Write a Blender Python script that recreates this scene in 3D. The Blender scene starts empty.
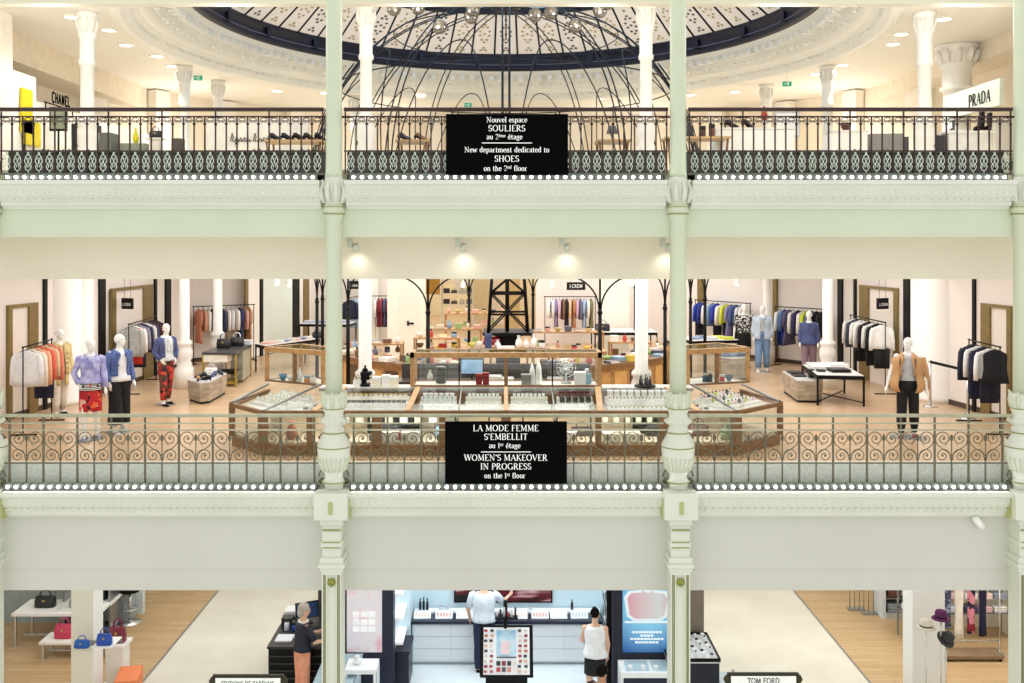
import bpy, math, random
from mathutils import Vector, Matrix
R = math.radians
PI = math.pi
C = bpy.context.scene.collection
SC = bpy.context.scene

# ------------------------------------------------------------------ camera
EYE = 3.5                       # eye height above the first floor (first floor is z = 0)
FPX = 960.0                     # focal length in pixels
cam_d = bpy.data.cameras.new('camera')
cam_d.sensor_width = 36.0
cam_d.lens = FPX / 1024 * 36.0
cam_d.shift_x = 6.0 / 1024
cam_d.shift_y = -98.5 / 1024
cam_d.clip_end = 300
cam = bpy.data.objects.new('camera', cam_d)
C.objects.link(cam)
cam.location = (0, 0, EYE)
cam.rotation_euler = (R(90), 0, 0)
SC.camera = cam
# ------------------------------------------------------------------ exposure, world
vs = SC.view_settings
vs.view_transform = 'Standard'
vs.look = 'None'
vs.exposure = 0.0
vs.gamma = 1.0
vs.use_curve_mapping = False
SC.cycles.max_bounces = 7
SC.cycles.diffuse_bounces = 4
SC.cycles.transparent_max_bounces = 16
SC.cycles.use_denoising = True
SC.cycles.caustics_reflective = False
SC.cycles.caustics_refractive = False
w = bpy.data.worlds.new('atrium_daylight')
SC.world = w
w.use_nodes = True
w.node_tree.nodes['Background'].inputs[0].default_value = (0.99, 1.0, 0.96, 1)
w.node_tree.nodes['Background'].inputs[1].default_value = 1.05

F1, F2, F0 = 0.0, 4.62, -4.62    # floor levels
COLX = (-7.74, -2.58, 2.58, 7.74)
DF = 14.4                        # distance of the column line from the camera

def area_light(name, loc, sx, sy, power, col=(1, .95, .86), rot=(0, 0, 0)):
    d = bpy.data.lights.new(name, 'AREA')
    d.shape = 'RECTANGLE'; d.size = sx; d.size_y = sy; d.energy = power; d.color = col
    o = bpy.data.objects.new(name, d); C.objects.link(o); o.location = loc; o.rotation_euler = rot
    return o
def spot_light(name, loc, target, power, ang=60, blend=.5, col=(1, .95, .87), rad=.06):
    d = bpy.data.lights.new(name, 'SPOT')
    d.energy = power; d.spot_size = R(ang); d.spot_blend = blend; d.color = col; d.shadow_soft_size = rad
    o = bpy.data.objects.new(name, d); C.objects.link(o); o.location = loc
    o.rotation_euler = (Vector(target) - Vector(loc)).to_track_quat('-Z', 'Y').to_euler()
    return o
def point_light(name, loc, power, rad=.2, col=(1, .94, .84)):
    d = bpy.data.lights.new(name, 'POINT'); d.energy = power; d.shadow_soft_size = rad; d.color = col
    o = bpy.data.objects.new(name, d); C.objects.link(o); o.location = loc
    return o
# ceiling lighting of the three storeys (the ceilings of the lower two are hidden behind the bulkheads)
area_light('ceiling_panel_first', (0, 20.5, 3.5), 17, 9, 830, (.97, .985, 1))
area_light('ceiling_panel_first_rear', (0, 30.5, 3.5), 13, 10, 680, (.97, .985, 1))
area_light('ceiling_panel_ground', (0, 19.0, -1.1), 19, 6.0, 420, (.98, .99, 1))

# ------------------------------------------------------------------ helpers: colours and materials
def rgb(h):
    h = h.lstrip('#')
    out = []
    for i in (0, 2, 4):
        c = int(h[i:i + 2], 16) / 255
        out.append(c / 12.92 if c <= .04045 else ((c + .055) / 1.055) ** 2.4)
    return (*out, 1)
def new_mat(name):
    m = bpy.data.materials.new(name); m.use_nodes = True
    nt = m.node_tree
    return m, nt, nt.nodes['Principled BSDF']
def N(nt, t, **kw):
    n = nt.nodes.new(t)
    for k, v in kw.items(): setattr(n, k, v)
    return n
_mats = {}
def mat(col, rough=.55, metal=0.0, noise=.06, scale=6.0, bump=0.0, emit=0.0, spec=.5):
    """plain procedural material: base colour varied a little by noise"""
    key = (col, rough, metal, noise, scale, bump, emit, spec)
    if key in _mats: return _mats[key]
    m, nt, b = new_mat('finish_' + col.lstrip('#'))
    tc = N(nt, 'ShaderNodeTexCoord'); nz = N(nt, 'ShaderNodeTexNoise')
    nz.inputs['Scale'].default_value = scale; nz.inputs['Detail'].default_value = 3
    nt.links.new(tc.outputs['Object'], nz.inputs['Vector'])
    rp = N(nt, 'ShaderNodeValToRGB')
    c = rgb(col)
    rp.color_ramp.elements[0].position = .3; rp.color_ramp.elements[1].position = .7
    rp.color_ramp.elements[0].color = (*[x * (1 - noise) for x in c[:3]], 1)
    rp.color_ramp.elements[1].color = (*[min(1, x * (1 + noise)) for x in c[:3]], 1)
    nt.links.new(nz.outputs['Fac'], rp.inputs[0]); nt.links.new(rp.outputs[0], b.inputs['Base Color'])
    b.inputs['Roughness'].default_value = rough; b.inputs['Metallic'].default_value = metal
    b.inputs['Specular IOR Level'].default_value = spec
    if bump:
        bp = N(nt, 'ShaderNodeBump'); bp.inputs['Strength'].default_value = bump; bp.inputs['Distance'].default_value = .02
        nt.links.new(nz.outputs['Fac'], bp.inputs['Height']); nt.links.new(bp.outputs[0], b.inputs['Normal'])
    if emit:
        nt.links.new(rp.outputs[0], b.inputs['Emission Color']); b.inputs['Emission Strength'].default_value = emit
    _mats[key] = m
    return m
def ramp_mat(name, tex, stops, rough=.6, scale=8.0, vec=(1, 1, 1), interp='CONSTANT', out=None, **tk):
    """colours chosen along a procedural texture"""
    m, nt, b = new_mat(name)
    tc = N(nt, 'ShaderNodeTexCoord'); mp = N(nt, 'ShaderNodeMapping')
    mp.inputs['Scale'].default_value = vec
    nt.links.new(tc.outputs['Object'], mp.inputs[0])
    t = N(nt, tex)
    for k, v in tk.items():
        if hasattr(t, k): setattr(t, k, v)
        else: t.inputs[k].default_value = v
    if 'Scale' in t.inputs: t.inputs['Scale'].default_value = scale
    nt.links.new(mp.outputs[0], t.inputs['Vector'])
    rp = N(nt, 'ShaderNodeValToRGB'); rp.color_ramp.interpolation = interp
    while len(rp.color_ramp.elements) < len(stops): rp.color_ramp.elements.new(.5)
    for e, (p, c) in zip(rp.color_ramp.elements, stops): e.position = p; e.color = rgb(c)
    o = t.outputs[out] if out else t.outputs[0]
    nt.links.new(o, rp.inputs[0]); nt.links.new(rp.outputs[0], b.inputs['Base Color'])
    b.inputs['Roughness'].default_value = rough
    return m
def planks(name, c1, c2, along_y=True, rough=.28):
    m, nt, b = new_mat(name)
    tc = N(nt, 'ShaderNodeTexCoord'); mp = N(nt, 'ShaderNodeMapping')
    if along_y: mp.inputs['Rotation'].default_value = (0, 0, R(90))
    nt.links.new(tc.outputs['Object'], mp.inputs[0])
    br = N(nt, 'ShaderNodeTexBrick'); br.inputs['Scale'].default_value = 1.0
    br.inputs['Brick Width'].default_value = 1.6; br.inputs['Row Height'].default_value = .14
    br.inputs['Mortar Size'].default_value = .003
    br.inputs['Color1'].default_value = rgb(c1); br.inputs['Color2'].default_value = rgb(c2)
    br.inputs['Mortar'].default_value = [x * .6 for x in rgb(c2)[:3]] + [1]
    nt.links.new(mp.outputs[0], br.inputs['Vector'])
    nz = N(nt, 'ShaderNodeTexNoise'); nz.inputs['Scale'].default_value = 3.0; nz.inputs['Detail'].default_value = 5
    mp2 = N(nt, 'ShaderNodeMapping'); mp2.inputs['Scale'].default_value = (6, .6, 1) if along_y else (.6, 6, 1)
    nt.links.new(tc.outputs['Object'], mp2.inputs[0]); nt.links.new(mp2.outputs[0], nz.inputs['Vector'])
    mx = N(nt, 'ShaderNodeMixRGB', blend_type='MULTIPLY'); mx.inputs[0].default_value = .22
    nt.links.new(br.outputs[0], mx.inputs[1]); nt.links.new(nz.outputs['Fac'], mx.inputs[2])
    nt.links.new(mx.outputs[0], b.inputs['Base Color'])
    b.inputs['Roughness'].default_value = rough
    return m
def glass(name, tint='#fdfefd', refl=.045, rough=.02):
    m = bpy.data.materials.new(name); m.use_nodes = True; nt = m.node_tree
    nt.nodes.remove(nt.nodes['Principled BSDF'])
    out = nt.nodes['Material Output']
    tr = N(nt, 'ShaderNodeBsdfTransparent'); gl = N(nt, 'ShaderNodeBsdfGlossy')
    tc = N(nt, 'ShaderNodeTexCoord'); nz = N(nt, 'ShaderNodeTexNoise'); nz.inputs['Scale'].default_value = 2.0
    nt.links.new(tc.outputs['Object'], nz.inputs['Vector'])
    rp = N(nt, 'ShaderNodeValToRGB'); c = rgb(tint)
    rp.color_ramp.elements[0].color = [x * .97 for x in c[:3]] + [1]; rp.color_ramp.elements[1].color = c
    nt.links.new(nz.outputs['Fac'], rp.inputs[0]); nt.links.new(rp.outputs[0], tr.inputs[0])
    gl.inputs['Roughness'].default_value = rough
    mx = N(nt, 'ShaderNodeMixShader'); mx.inputs[0].default_value = refl
    nt.links.new(tr.outputs[0], mx.inputs[1]); nt.links.new(gl.outputs[0], mx.inputs[2])
    nt.links.new(mx.outputs[0], out.inputs[0])
    return m

# ------------------------------------------------------------------ helpers: mesh building
class MB:
    def __init__(s): s.v = []; s.f = []; s.m = []; s.sm = []
    def add(s, vs, fs, m=0, smooth=False):
        o = len(s.v); s.v += [tuple(p) for p in vs]
        for f in fs: s.f.append([i + o for i in f]); s.m.append(m); s.sm.append(smooth)
        return s
    def bx(s, x0, x1, y0, y1, z0, z1, m=0):
        v = [(x, y, z) for x in (x0, x1) for y in (y0, y1) for z in (z0, z1)]
        return s.add(v, [(0, 1, 3, 2), (4, 6, 7, 5), (0, 4, 5, 1), (2, 3, 7, 6), (0, 2, 6, 4), (1, 5, 7, 3)], m)
    def box(s, c, d, rz=0, m=0, rx=0, ry=0):
        M_ = Matrix.Translation(c) @ Matrix.Rotation(rz, 4, 'Z') @ Matrix.Rotation(rx, 4, 'X') @ Matrix.Rotation(ry, 4, 'Y')
        v = [M_ @ Vector((x * d[0] / 2, y * d[1] / 2, z * d[2] / 2)) for x in (-1, 1) for y in (-1, 1) for z in (-1, 1)]
        return s.add(v, [(0, 1, 3, 2), (4, 6, 7, 5), (0, 4, 5, 1), (2, 3, 7, 6), (0, 2, 6, 4), (1, 5, 7, 3)], m)
    def loft(s, rings, m=0, cap=True, smooth=True, closed=True):
        n = len(rings[0]); v = [p for r in rings for p in r]; f = []
        for i in range(len(rings) - 1):
            for j in range(n if closed else n - 1):
                a = i * n + j; b = i * n + (j + 1) % n
                f.append((a, b, b + n, a + n))
        s.add(v, f, m, smooth)
        if cap and closed:
            o = len(s.v) - len(v)
            s.f.append([o + j for j in reversed(range(n))]); s.m.append(m); s.sm.append(False)
            s.f.append([o + (len(rings) - 1) * n + j for j in range(n)]); s.m.append(m); s.sm.append(False)
        return s
    def cone(s, p, q, r0, r1=None, n=8, m=0, smooth=True, cap=True):
        r1 = r0 if r1 is None else r1
        p, q = Vector(p), Vector(q); d = (q - p)
        if d.length < 1e-6: return s
        d.normalize()
        a = d.orthogonal().normalized(); b = d.cross(a)
        rings = [[c + (a * math.cos(2 * PI * k / n) + b * math.sin(2 * PI * k / n)) * r for k in range(n)] for c, r in ((p, r0), (q, r1))]
        return s.loft(rings, m, cap, smooth)
    def tube(s, pts, r, n=6, m=0, cap=True):
        pts = [Vector(p) for p in pts]; rings = []
        prev = None
        for i, p in enumerate(pts):
            d = (pts[min(i + 1, len(pts) - 1)] - pts[max(i - 1, 0)]).normalized()
            a = d.orthogonal().normalized() if prev is None else (prev - d * prev.dot(d)).normalized()
            prev = a; b = d.cross(a)
            rr = r[i] if isinstance(r, (list, tuple)) else r
            rings.append([p + (a * math.cos(2 * PI * k / n) + b * math.sin(2 * PI * k / n)) * rr for k in range(n)])
        return s.loft(rings, m, cap, True)
    def lathe(s, prof, c=(0, 0, 0), n=20, m=0, cap=True, smooth=True, sx=1, sy=1):
        rings = [[(c[0] + r * sx * math.cos(2 * PI * k / n), c[1] + r * sy * math.sin(2 * PI * k / n), c[2] + z) for k in range(n)] for r, z in prof]
        return s.loft(rings, m, cap, smooth)
    def ell(s, c, rx, ry, rz, n=14, k=9, m=0, M_=None):
        rings = []
        for i in range(k + 1):
            t = -PI / 2 + PI * i / k
            r = max(math.cos(t), .02)
            rings.append([Vector((rx * r * math.cos(2 * PI * j / n), ry * r * math.sin(2 * PI * j / n), rz * math.sin(t))) for j in range(n)])
        if M_ is not None: rings = [[M_ @ p for p in r] for r in rings]
        rings = [[p + Vector(c) for p in r] for r in rings]
        return s.loft(rings, m, True, True)
    def prism(s, poly, z0, z1, m=0):
        n = len(poly)
        v = [(x, y, z0) for x, y in poly] + [(x, y, z1) for x, y in poly]
        f = [tuple(reversed(range(n))), tuple(range(n, 2 * n))] + [(i, (i + 1) % n, (i + 1) % n + n, i + n) for i in range(n)]
        return s.add(v, f, m)
    def extx(s, prof, x0, x1, m=0, cap=True):
        """profile of (y, z) points swept along x"""
        n = len(prof)
        v = [(x0, y, z) for y, z in prof] + [(x1, y, z) for y, z in prof]
        f = [(i, (i + 1) % n, (i + 1) % n + n, i + n) for i in range(n)]
        if cap: f += [tuple(reversed(range(n))), tuple(range(n, 2 * n))]
        return s.add(v, f, m)
    def quad(s, a, b, c, d, m=0): return s.add([a, b, c, d], [(0, 1, 2, 3)], m)
    def slab(s, a, b, c, d, t, m=0):
        """a pane or board: quad given thickness t along its normal"""
        a, b, c, d = map(Vector, (a, b, c, d)); nn = (b - a).cross(d - a).normalized() * t
        v = [a, b, c, d, a + nn, b + nn, c + nn, d + nn]
        return s.add(v, [(3, 2, 1, 0), (4, 5, 6, 7), (0, 1, 5, 4), (1, 2, 6, 5), (2, 3, 7, 6), (3, 0, 4, 7)], m)
    def mesh(s, name, mats):
        me = bpy.data.meshes.new(name)
        me.from_pydata([tuple(p) for p in s.v], [], s.f)
        for x in (mats if isinstance(mats, (list, tuple)) else [mats]): me.materials.append(x)
        me.polygons.foreach_set('material_index', s.m)
        me.polygons.foreach_set('use_smooth', s.sm)
        me.update()
        return me
    def build(s, name, mats, parent=None, loc=(0, 0, 0), rz=0, bevel=0):
        o = link(name, s.mesh(name, mats), parent, loc, rz)
        if bevel:
            b = o.modifiers.new('edge', 'BEVEL'); b.width = bevel; b.segments = 2; b.limit_method = 'ANGLE'
        return o
def link(name, data, parent=None, loc=(0, 0, 0), rz=0):
    o = bpy.data.objects.new(name, data); C.objects.link(o)
    if parent: o.parent = parent
    o.location = loc; o.rotation_euler = (0, 0, rz)
    return o
def E(name, label, cat, loc=(0, 0, 0), rz=0, group=None):
    o = link(name, None, None, loc, rz); o.empty_display_size = .1
    return tag(o, label, cat, group)
def tag(o, label, cat, group=None, kind=None):
    o['label'] = label; o['category'] = cat
    if group: o['group'] = group
    if kind: o['kind'] = kind
    return o
def struct(o, label=None):
    o['kind'] = 'structure'
    if label: o['label'] = label
    return o
def dup(root, loc=None, rz=None, label=None, group=None):
    r = root.copy(); C.objects.link(r)
    if loc is not None: r.location = loc
    if rz is not None: r.rotation_euler = (0, 0, rz)
    if label: r['label'] = label
    if group: r['group'] = group
    for ch in root.children:
        c = ch.copy(); C.objects.link(c); c.parent = r
        for g in ch.children:
            d = g.copy(); C.objects.link(d); d.parent = c
    return r
def pt(px, py, d):
    """world point seen at picture position (px, py) at depth d"""
    return ((px - 506) * d / FPX, d, EYE - (py - 243) * d / FPX)
def fl(px, py, z=0.0):
    """floor point (x, y) at level z seen at (px, py)"""
    d = FPX * (EYE - z) / (py - 243)
    return ((px - 506) * d / FPX, d)
ORD = ['first', 'second', 'third', 'fourth', 'fifth', 'sixth', 'seventh', 'eighth', 'ninth', 'tenth', 'eleventh', 'twelfth', 'thirteenth', 'fourteenth', 'fifteenth', 'sixteenth', 'seventeenth', 'eighteenth', 'nineteenth', 'twentieth']

# ------------------------------------------------------------------ materials
W_PALE = mat('#d0d7be', .5, noise=.03, scale=1.2)      # pale green-white paint of the ironwork
W_PALE2 = mat('#dcdecf', .5, noise=.03, scale=1.5)
W_FASCIA = mat('#cfcec4', .5, noise=.02, scale=.7)
W_CREAM = mat('#ebe2cd', .6, noise=.02, scale=1.0)
W_WHITE = mat('#f4f0e8', .55, noise=.02, scale=1.0)
CEIL = mat('#f6efe4', .7, noise=.02, scale=.6)
OLIVE = mat('#8d8f3a', .45, noise=.15, scale=20)
BLACK = mat('#0a090a', .5, noise=.1, spec=.2)
SIGNBLK = mat('#030303', .7, noise=.1, spec=.05)
IRON = mat('#1b1c22', .4, .6, noise=.2, scale=30)
RAILGREEN = mat('#a9a98f', .45, .2, noise=.12, scale=9)
RAILDARK = mat('#68634f', .5, .3, noise=.2, scale=25)
RAILBROWN = mat('#3a2522', .4, .3, noise=.2, scale=12)
OAK = mat('#b78a56', .4, noise=.22, scale=9)
OAKD = mat('#84603d', .45, noise=.22, scale=9)
BRONZE = mat('#8a7648', .4, .5, noise=.12, scale=5)
CHROME = mat('#d8dadc', .2, .9, noise=.04)
STEEL = mat('#9a9da0', .3, .8, noise=.06)
WHITE = mat('#f7f6f2', .5, noise=.02)
LETTER = mat('#f2f2f0', .5, noise=.02, emit=.25)
FLOORWOOD = planks('floor_oak', '#e2c4a0', '#d6b48c', False)
FLOORWOOD0 = planks('floor_oak_ground', '#d6b68a', '#c8a576', False, .35)
MARBLE = ramp_mat('floor_marble', 'ShaderNodeTexNoise', [(.3, '#dcd8c8'), (.5, '#e2deCF'), (.7, '#e8e5d8')], .2, 1.1, interp='LINEAR', Detail=6.0)
TERRAZZO = ramp_mat('kerb_terrazzo', 'ShaderNodeTexNoise', [(.35, '#d9e0d3'), (.5, '#e6ebe0'), (.65, '#f1f4ec')], .4, 30, interp='LINEAR', Detail=4.0)
STONE = ramp_mat('beige_stone', 'ShaderNodeTexNoise', [(.35, '#8f8574'), (.5, '#a89d8b'), (.65, '#bcb2a0')], .4, 3.0, vec=(1, 1, 4), interp='LINEAR', Detail=5.0)
GLASS = glass('clear_glass')
GLASST = glass('tinted_parapet_glass', '#717d72', .10, .12)
MANNEQUIN = mat('#f6f4f0', .35, noise=.01)
NAVY = mat('#14162e', .5, noise=.12)
# ------------------------------------------------------------------ structure: floors, facade, bulkheads
struct(MB().bx(-11, 11, 14.75, 41, -.25, 0).build('floor', FLOORWOOD))
struct(MB().bx(-13, 13, 14.75, 34, 4.40, 4.62).build('floor_second', mat('#efe4d0', .35)))
struct(MB().bx(-6.70, 6.70, 12, 24, -4.9, -4.62).build('floor_ground_marble', MARBLE))
struct(MB().bx(-14, -6.74, 12, 24, -4.9, -4.62).build('floor_ground_oak', FLOORWOOD0))
struct(MB().bx(6.74, 14, 12, 24, -4.9, -4.62).build('floor_ground_oak', FLOORWOOD0))
for sx in (-1, 1):
    struct(MB().bx(sx * 6.72 - .02, sx * 6.72 + .02, 12, 24, -4.9, -4.615).build('trim_1', STEEL))
# undersides (ceilings of ground and first floor)
struct(MB().bx(-14, 14, 14.75, 24, -.6, -.26).build('ceiling_ground', W_WHITE))
struct(MB().bx(-11, 11, 14.75, 41, 3.72, 4.39).build('ceiling_first', W_WHITE))

def cornice(fz, names):
    """moulded ledge with a run of egg ornament, one run per bay"""
    prof = [(14.75, -.19), (14.16, -.19), (14.16, -.25), (14.20, -.26), (14.23, -.30), (14.25, -.40), (14.31, -.46), (14.31, -.49), (14.34, -.50), (14.34, -.56), (14.40, -.57), (14.42, -.61), (14.75, -.61)]
    for i in range(-1, 4):
        x0 = -7.74 + 5.16 * i + .19; x1 = x0 + 5.16 - .38
        if i == -1: x0 = -9.5
        if i == 3: x1 = 9.5
        o = MB().extx([(y, z + fz) for y, z in prof], x0, x1).build('cornice', W_PALE2)
        struct(o)
        b = MB(); n = int((x1 - x0) / .105)
        for k in range(n):
            x = x0 + (k + .5) * (x1 - x0) / n
            b.ell((x, 14.245, fz - .345), .036, .022, .045, 8, 5)
            b.box((x + .05, 14.30, fz - .475), (.03, .03, .03))
        b.build('egg_moulding', W_PALE2, o)
for fz in (F1, F2): cornice(fz, '')
# flat fascia boards below the cornices
struct(MB().bx(-9.5, 9.5, 14.45, 14.75, 3.59, 4.43).build('wall_fascia_second', W_PALE))
struct(MB().bx(-9.5, 9.5, 14.50, 14.75, -1.42, -.19).build('wall_fascia_first', W_FASCIA))
struct(MB().bx(-9.5, 9.5, 14.515, 14.75, -1.75, -1.425).build('wall_fascia_first_lower', W_FASCIA))
# set-back bulkheads
struct(MB().bx(-11, 11, 15.20, 15.35, 2.93, 4.2).build('wall_bulkhead_first', W_CREAM))
struct(MB().bx(-13, 13, 15.2, 15.4, EYE + 3.79, 8.6).build('wall_bulkhead_second', W_CREAM))
# kerb of pale terrazzo under the first-floor railing, tinted glass parapet on the second floor
struct(MB().bx(-9.5, 9.5, 14.55, 14.75, -.19, .15).build('kerb', TERRAZZO))
for i in range(-1, 4):
    x0 = -7.74 + 5.16 * i + .16; x1 = x0 + 5.16 - .32
    o = MB().bx(x0, x1, 14.62, 14.635, F2 - .19, F2 + .27).build('parapet_glass', GLASST)
    tag(o, 'low tinted glass screen behind the second floor railing, ' + ['far left edge', 'left bay', 'middle bay', 'right bay', 'far right edge'][i + 1], 'glass screen', 'tinted glass screens')

# ------------------------------------------------------------------ front columns
def ring(b, r, z, t, m, y=0): b.lathe([(r, z - t), (r + t, z), (r, z + t)], (0, y, 0), 24, m, cap=False)
def px2z(y): return EYE - (y - 243) * .015
for ci, cx in enumerate(COLX):
    base = struct(link('column', None, None, (cx, DF, 0)))
    base.name = 'column'
    pos = ['at the far left edge', 'left of the middle bay', 'right of the middle bay', 'at the far right edge'][ci]
    base['label'] = 'pale green iron column ' + pos
    # first-floor shaft
    MB().lathe([(.126, px2z(398)), (.122, px2z(300)), (.118, px2z(219)), (.14, px2z(217)), (.14, px2z(214)), (.15, px2z(210)), (.15, px2z(206)), (.13, px2z(204))], n=28).build('shaft', W_PALE, base)
    # baluster-shaped foot
    prof = [(9, 489), (9, 484), (12, 481), (9, 478), (8.5, 475), (11, 470), (14, 463), (16, 455), (16.6, 449), (16.8, 446), (16, 443), (14, 438), (11, 433), (10.5, 431), (11, 430), (9, 427), (9, 425), (13, 422.5), (14, 421), (13, 419), (9.5, 416), (9.2, 413), (10.5, 410), (10.5, 407), (11.5, 404), (11, 401), (10.5, 398), (12.5, 394), (9, 393)]
    MB().lathe([(r * .015, px2z(y)) for r, y in prof], n=28).build('vase_foot', W_PALE2, base)
    b = MB()
    for r, y in ((16.8, 446), (11, 432), (12, 481), (10.5, 408)): ring(b, r * .015, px2z(y), .008, 0)
    for r, y in ((9.6, 207), (9.8, 214)): ring(b, r * .0155, px2z(y), .008, 0)
    b.build('gilded_band', OLIVE, base)
    b = MB()
    for k in range(20):   # gadroon ribs on the vase
        a = 2 * PI * k / 20
        b.tube([(math.cos(a) * r * .015, math.sin(a) * r * .015, px2z(y)) for r, y in ((11.3, 470), (14.2, 463), (16.0, 456))], .016, 5)
    for k in range(14):
        a = 2 * PI * k / 14
        b.ell((math.cos(a) * .2, math.sin(a) * .2, px2z(421)), .018, .018, .018, 6, 4)
        b.box((math.cos(a) * .142, math.sin(a) * .142, px2z(211)), (.03, .03, .05), a)
    b.build('gadroon', W_PALE, base)
    b = MB()
    for k in range(8):    # upright leaves at the foot of the shaft
        a = 2 * PI * k / 8; ca, sa = math.cos(a), math.sin(a)
        b.tube([(ca * .15, sa * .15, px2z(407)), (ca * .165, sa * .165, px2z(400)), (ca * .155, sa * .155, px2z(394)), (ca * .19, sa * .19, px2z(391))], [.035, .04, .03, .012], 6)
    b.build('leaf_collar', W_PALE, base)
    # carved capital in front of the second-floor cornice
    b = MB().lathe([(.13, px2z(206)), (.14, px2z(202)), (.17, px2z(196)), (.18, px2z(188)), (.15, px2z(182)), (.135, px2z(179)), (.13, px2z(175))], n=24)
    for k in range(10):
        a = 2 * PI * k / 10; ca, sa = math.cos(a), math.sin(a)
        b.tube([(ca * .16, sa * .16, px2z(203)), (ca * .2, sa * .2, px2z(196)), (ca * .215, sa * .215, px2z(190)), (ca * .17, sa * .17, px2z(184)), (ca * .19, sa * .19, px2z(180))], [.03, .04, .035, .03, .012], 6)
        b.ell((ca * .21, sa * .21, px2z(193)), .035, .035, .03, 8, 5)
    b.build('carved_capital', W_PALE2, base)
    # second-floor shaft
    MB().lathe([(.135, px2z(177)), (.125, px2z(172)), (.122, px2z(160)), (.118, 6.9), (.118, 8.4)], n=28).build('shaft', W_PALE, base)
    # plinth block, bracket and pilaster below
    MB().bx(-.25, .25, -.30, .12, px2z(515), px2z(488.5)).build('plinth_block', W_PALE2, base, bevel=.012)
    b = MB().bx(-.03, .03, -.315, -.30, px2z(509), px2z(497)).bx(-.268, -.25, -.18, .1, px2z(516), px2z(489)).bx(.25, .268, -.18, .1, px2z(516), px2z(489))
    b.build('gilded_panel', mat('#b3b87a', .5), base)
    b = MB().bx(-.14, .14, -.20, .12, px2z(556), px2z(515)).bx(-.17, .17, -.23, .12, px2z(521), px2z(515))
    b.bx(-.155, .155, -.22, .12, px2z(543.5), px2z(537.5)).bx(-.175, .175, -.23, .12, px2z(559), px2z(553)).bx(-.195, .195, -.25, .12, px2z(563), px2z(559)).bx(-.17, .17, -.22, .12, px2z(567), px2z(563))
    b.build('bracket', W_PALE2, base, bevel=.006)
    b = MB()
    for y in (520.5, 526, 538, 543): b.bx(-.13, .13, -.222, -.20, px2z(y + .6), px2z(y - .4))
    b.build('gilded_line', OLIVE, base)
    z0, z1 = F0, px2z(567)
    b = MB().bx(-.145, .145, -.18, .12, z0, z1)
    for x in (-.145, -.08, .06, .125): b.bx(x, x + .02, -.205, -.18, z0 + .3, z1 - .05)
    b.bx(-.145, .145, -.205, -.18, z1 - .05, z1).bx(-.18, .18, -.22, .12, z0, z0 + .3)
    b.build('pilaster', W_PALE2, base)
    b = MB()
    for x in (-.115, -.085, .085, .115): b.bx(x - .005, x + .005, -.208, -.18, z0 + .3, z1 - .06)
    b.build('gilded_line', mat('#9c9c70', .5), base)
    b = MB()
    for k in range(5):
        a = R(-60 + 30 * k)
        b.tube([(0, -.20, px2z(579)), (math.sin(a) * .04, -.21, px2z(579) + math.cos(a) * .05), (math.sin(a) * .065, -.20, px2z(578) + math.cos(a) * .07)], [.018, .02, .008], 6)
    b.tube([(-.06, -.20, px2z(577)), (-.035, -.21, px2z(580)), (0, -.21, px2z(581.5)), (.035, -.21, px2z(580)), (.06, -.20, px2z(577))], .012, 6)
    b.build('gilded_palmette', OLIVE, base)

# ------------------------------------------------------------------ strips of bulbs along both ledges
BULB = MB().ell((0, 0, 0), .024, .024, .024, 12, 8).mesh('bulb', mat('#ffffff', .4, noise=0, emit=14))
BAYN = ['left edge', 'left bay', 'middle bay', 'right bay', 'right edge']
for fz, st in ((F1, 'first'), (F2, 'second')):
    for i in range(-1, 4):
        x0 = -7.74 + 5.16 * i + .24; x1 = x0 + 5.16 - .48
        if i == -1: x0 = x1 - .4
        if i == 3: x1 = x0 + .4
        r = E('light_strip', f'row of round white bulbs under the {st} floor railing, {BAYN[i+1]}', 'light strip', ((x0 + x1) / 2, 14.33, fz - .188), group=f'bulb strips of the {st} floor')
        h = (x1 - x0) / 2
        MB().bx(-h, h, .015, .03, 0, .11).bx(-h, h, -.04, .04, 0, .012).build('channel', mat('#4d534b', .5, .3), r)
        n = max(2, round((x1 - x0) / .1265))
        for k in range(n):
            link('bulb', BULB, r, (-h + (k + .5) * 2 * h / n, -.017, .05))

# ------------------------------------------------------------------ railings
def spiral(c, r0, r1, a0, turns, n=22, side=1):
    return [(side * (c[0] + math.cos(a0 + turns * 2 * PI * k / n) * (r0 + (r1 - r0) * k / n)), 0, c[1] + math.sin(a0 + turns * 2 * PI * k / n) * (r0 + (r1 - r0) * k / n)) for k in range(n + 1)]
def scroll_panel():
    """pair of mirrored S scrolls about a stem, .50 wide and .49 high"""
    b = MB(); t = .0075
    for s in (-1, 1):
        up = spiral((.085, .37), .018, .11, R(200), -1.35, 26, s)
        # big upper whorl, then sweep down and in to the stem
        pts = list(reversed(spiral((.125, .360), .122, .014, R(-35), 1.75, 30, s)))
        pts += [(s * .215, 0, .27), (s * .15, 0, .215), (s * .07, 0, .17), (s * .012, 0, .11)]
        b.tube(pts, t, 5)
        pts = list(reversed(spiral((.13, .105), .105, .012, R(165), -1.6, 28, s)))
        pts += [(s * .022, 0, .085), (s * .010, 0, .04)]
        b.tube(pts, t, 5)
        b.tube([(s * .012, 0, .40), (s * .02, 0, .37), (s * .012, 0, .33)], .009, 5)
        for c in ((s * .125, .360), (s * .13, .105)): b.ell((c[0], 0, c[1]), .016, .012, .016, 8, 5)
        b.tube([(s * .10, 0, .26), (s * .075, 0, .275), (s * .085, 0, .30), (s * .105, 0, .285)], .006, 5)
    b.cone((0, 0, 0), (0, 0, .40), .009, n=6).ell((0, 0, .40), .02, .015, .024, 8, 5)
    return b.mesh('scroll_panel', RAILDARK)
SCROLL = scroll_panel()
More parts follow.
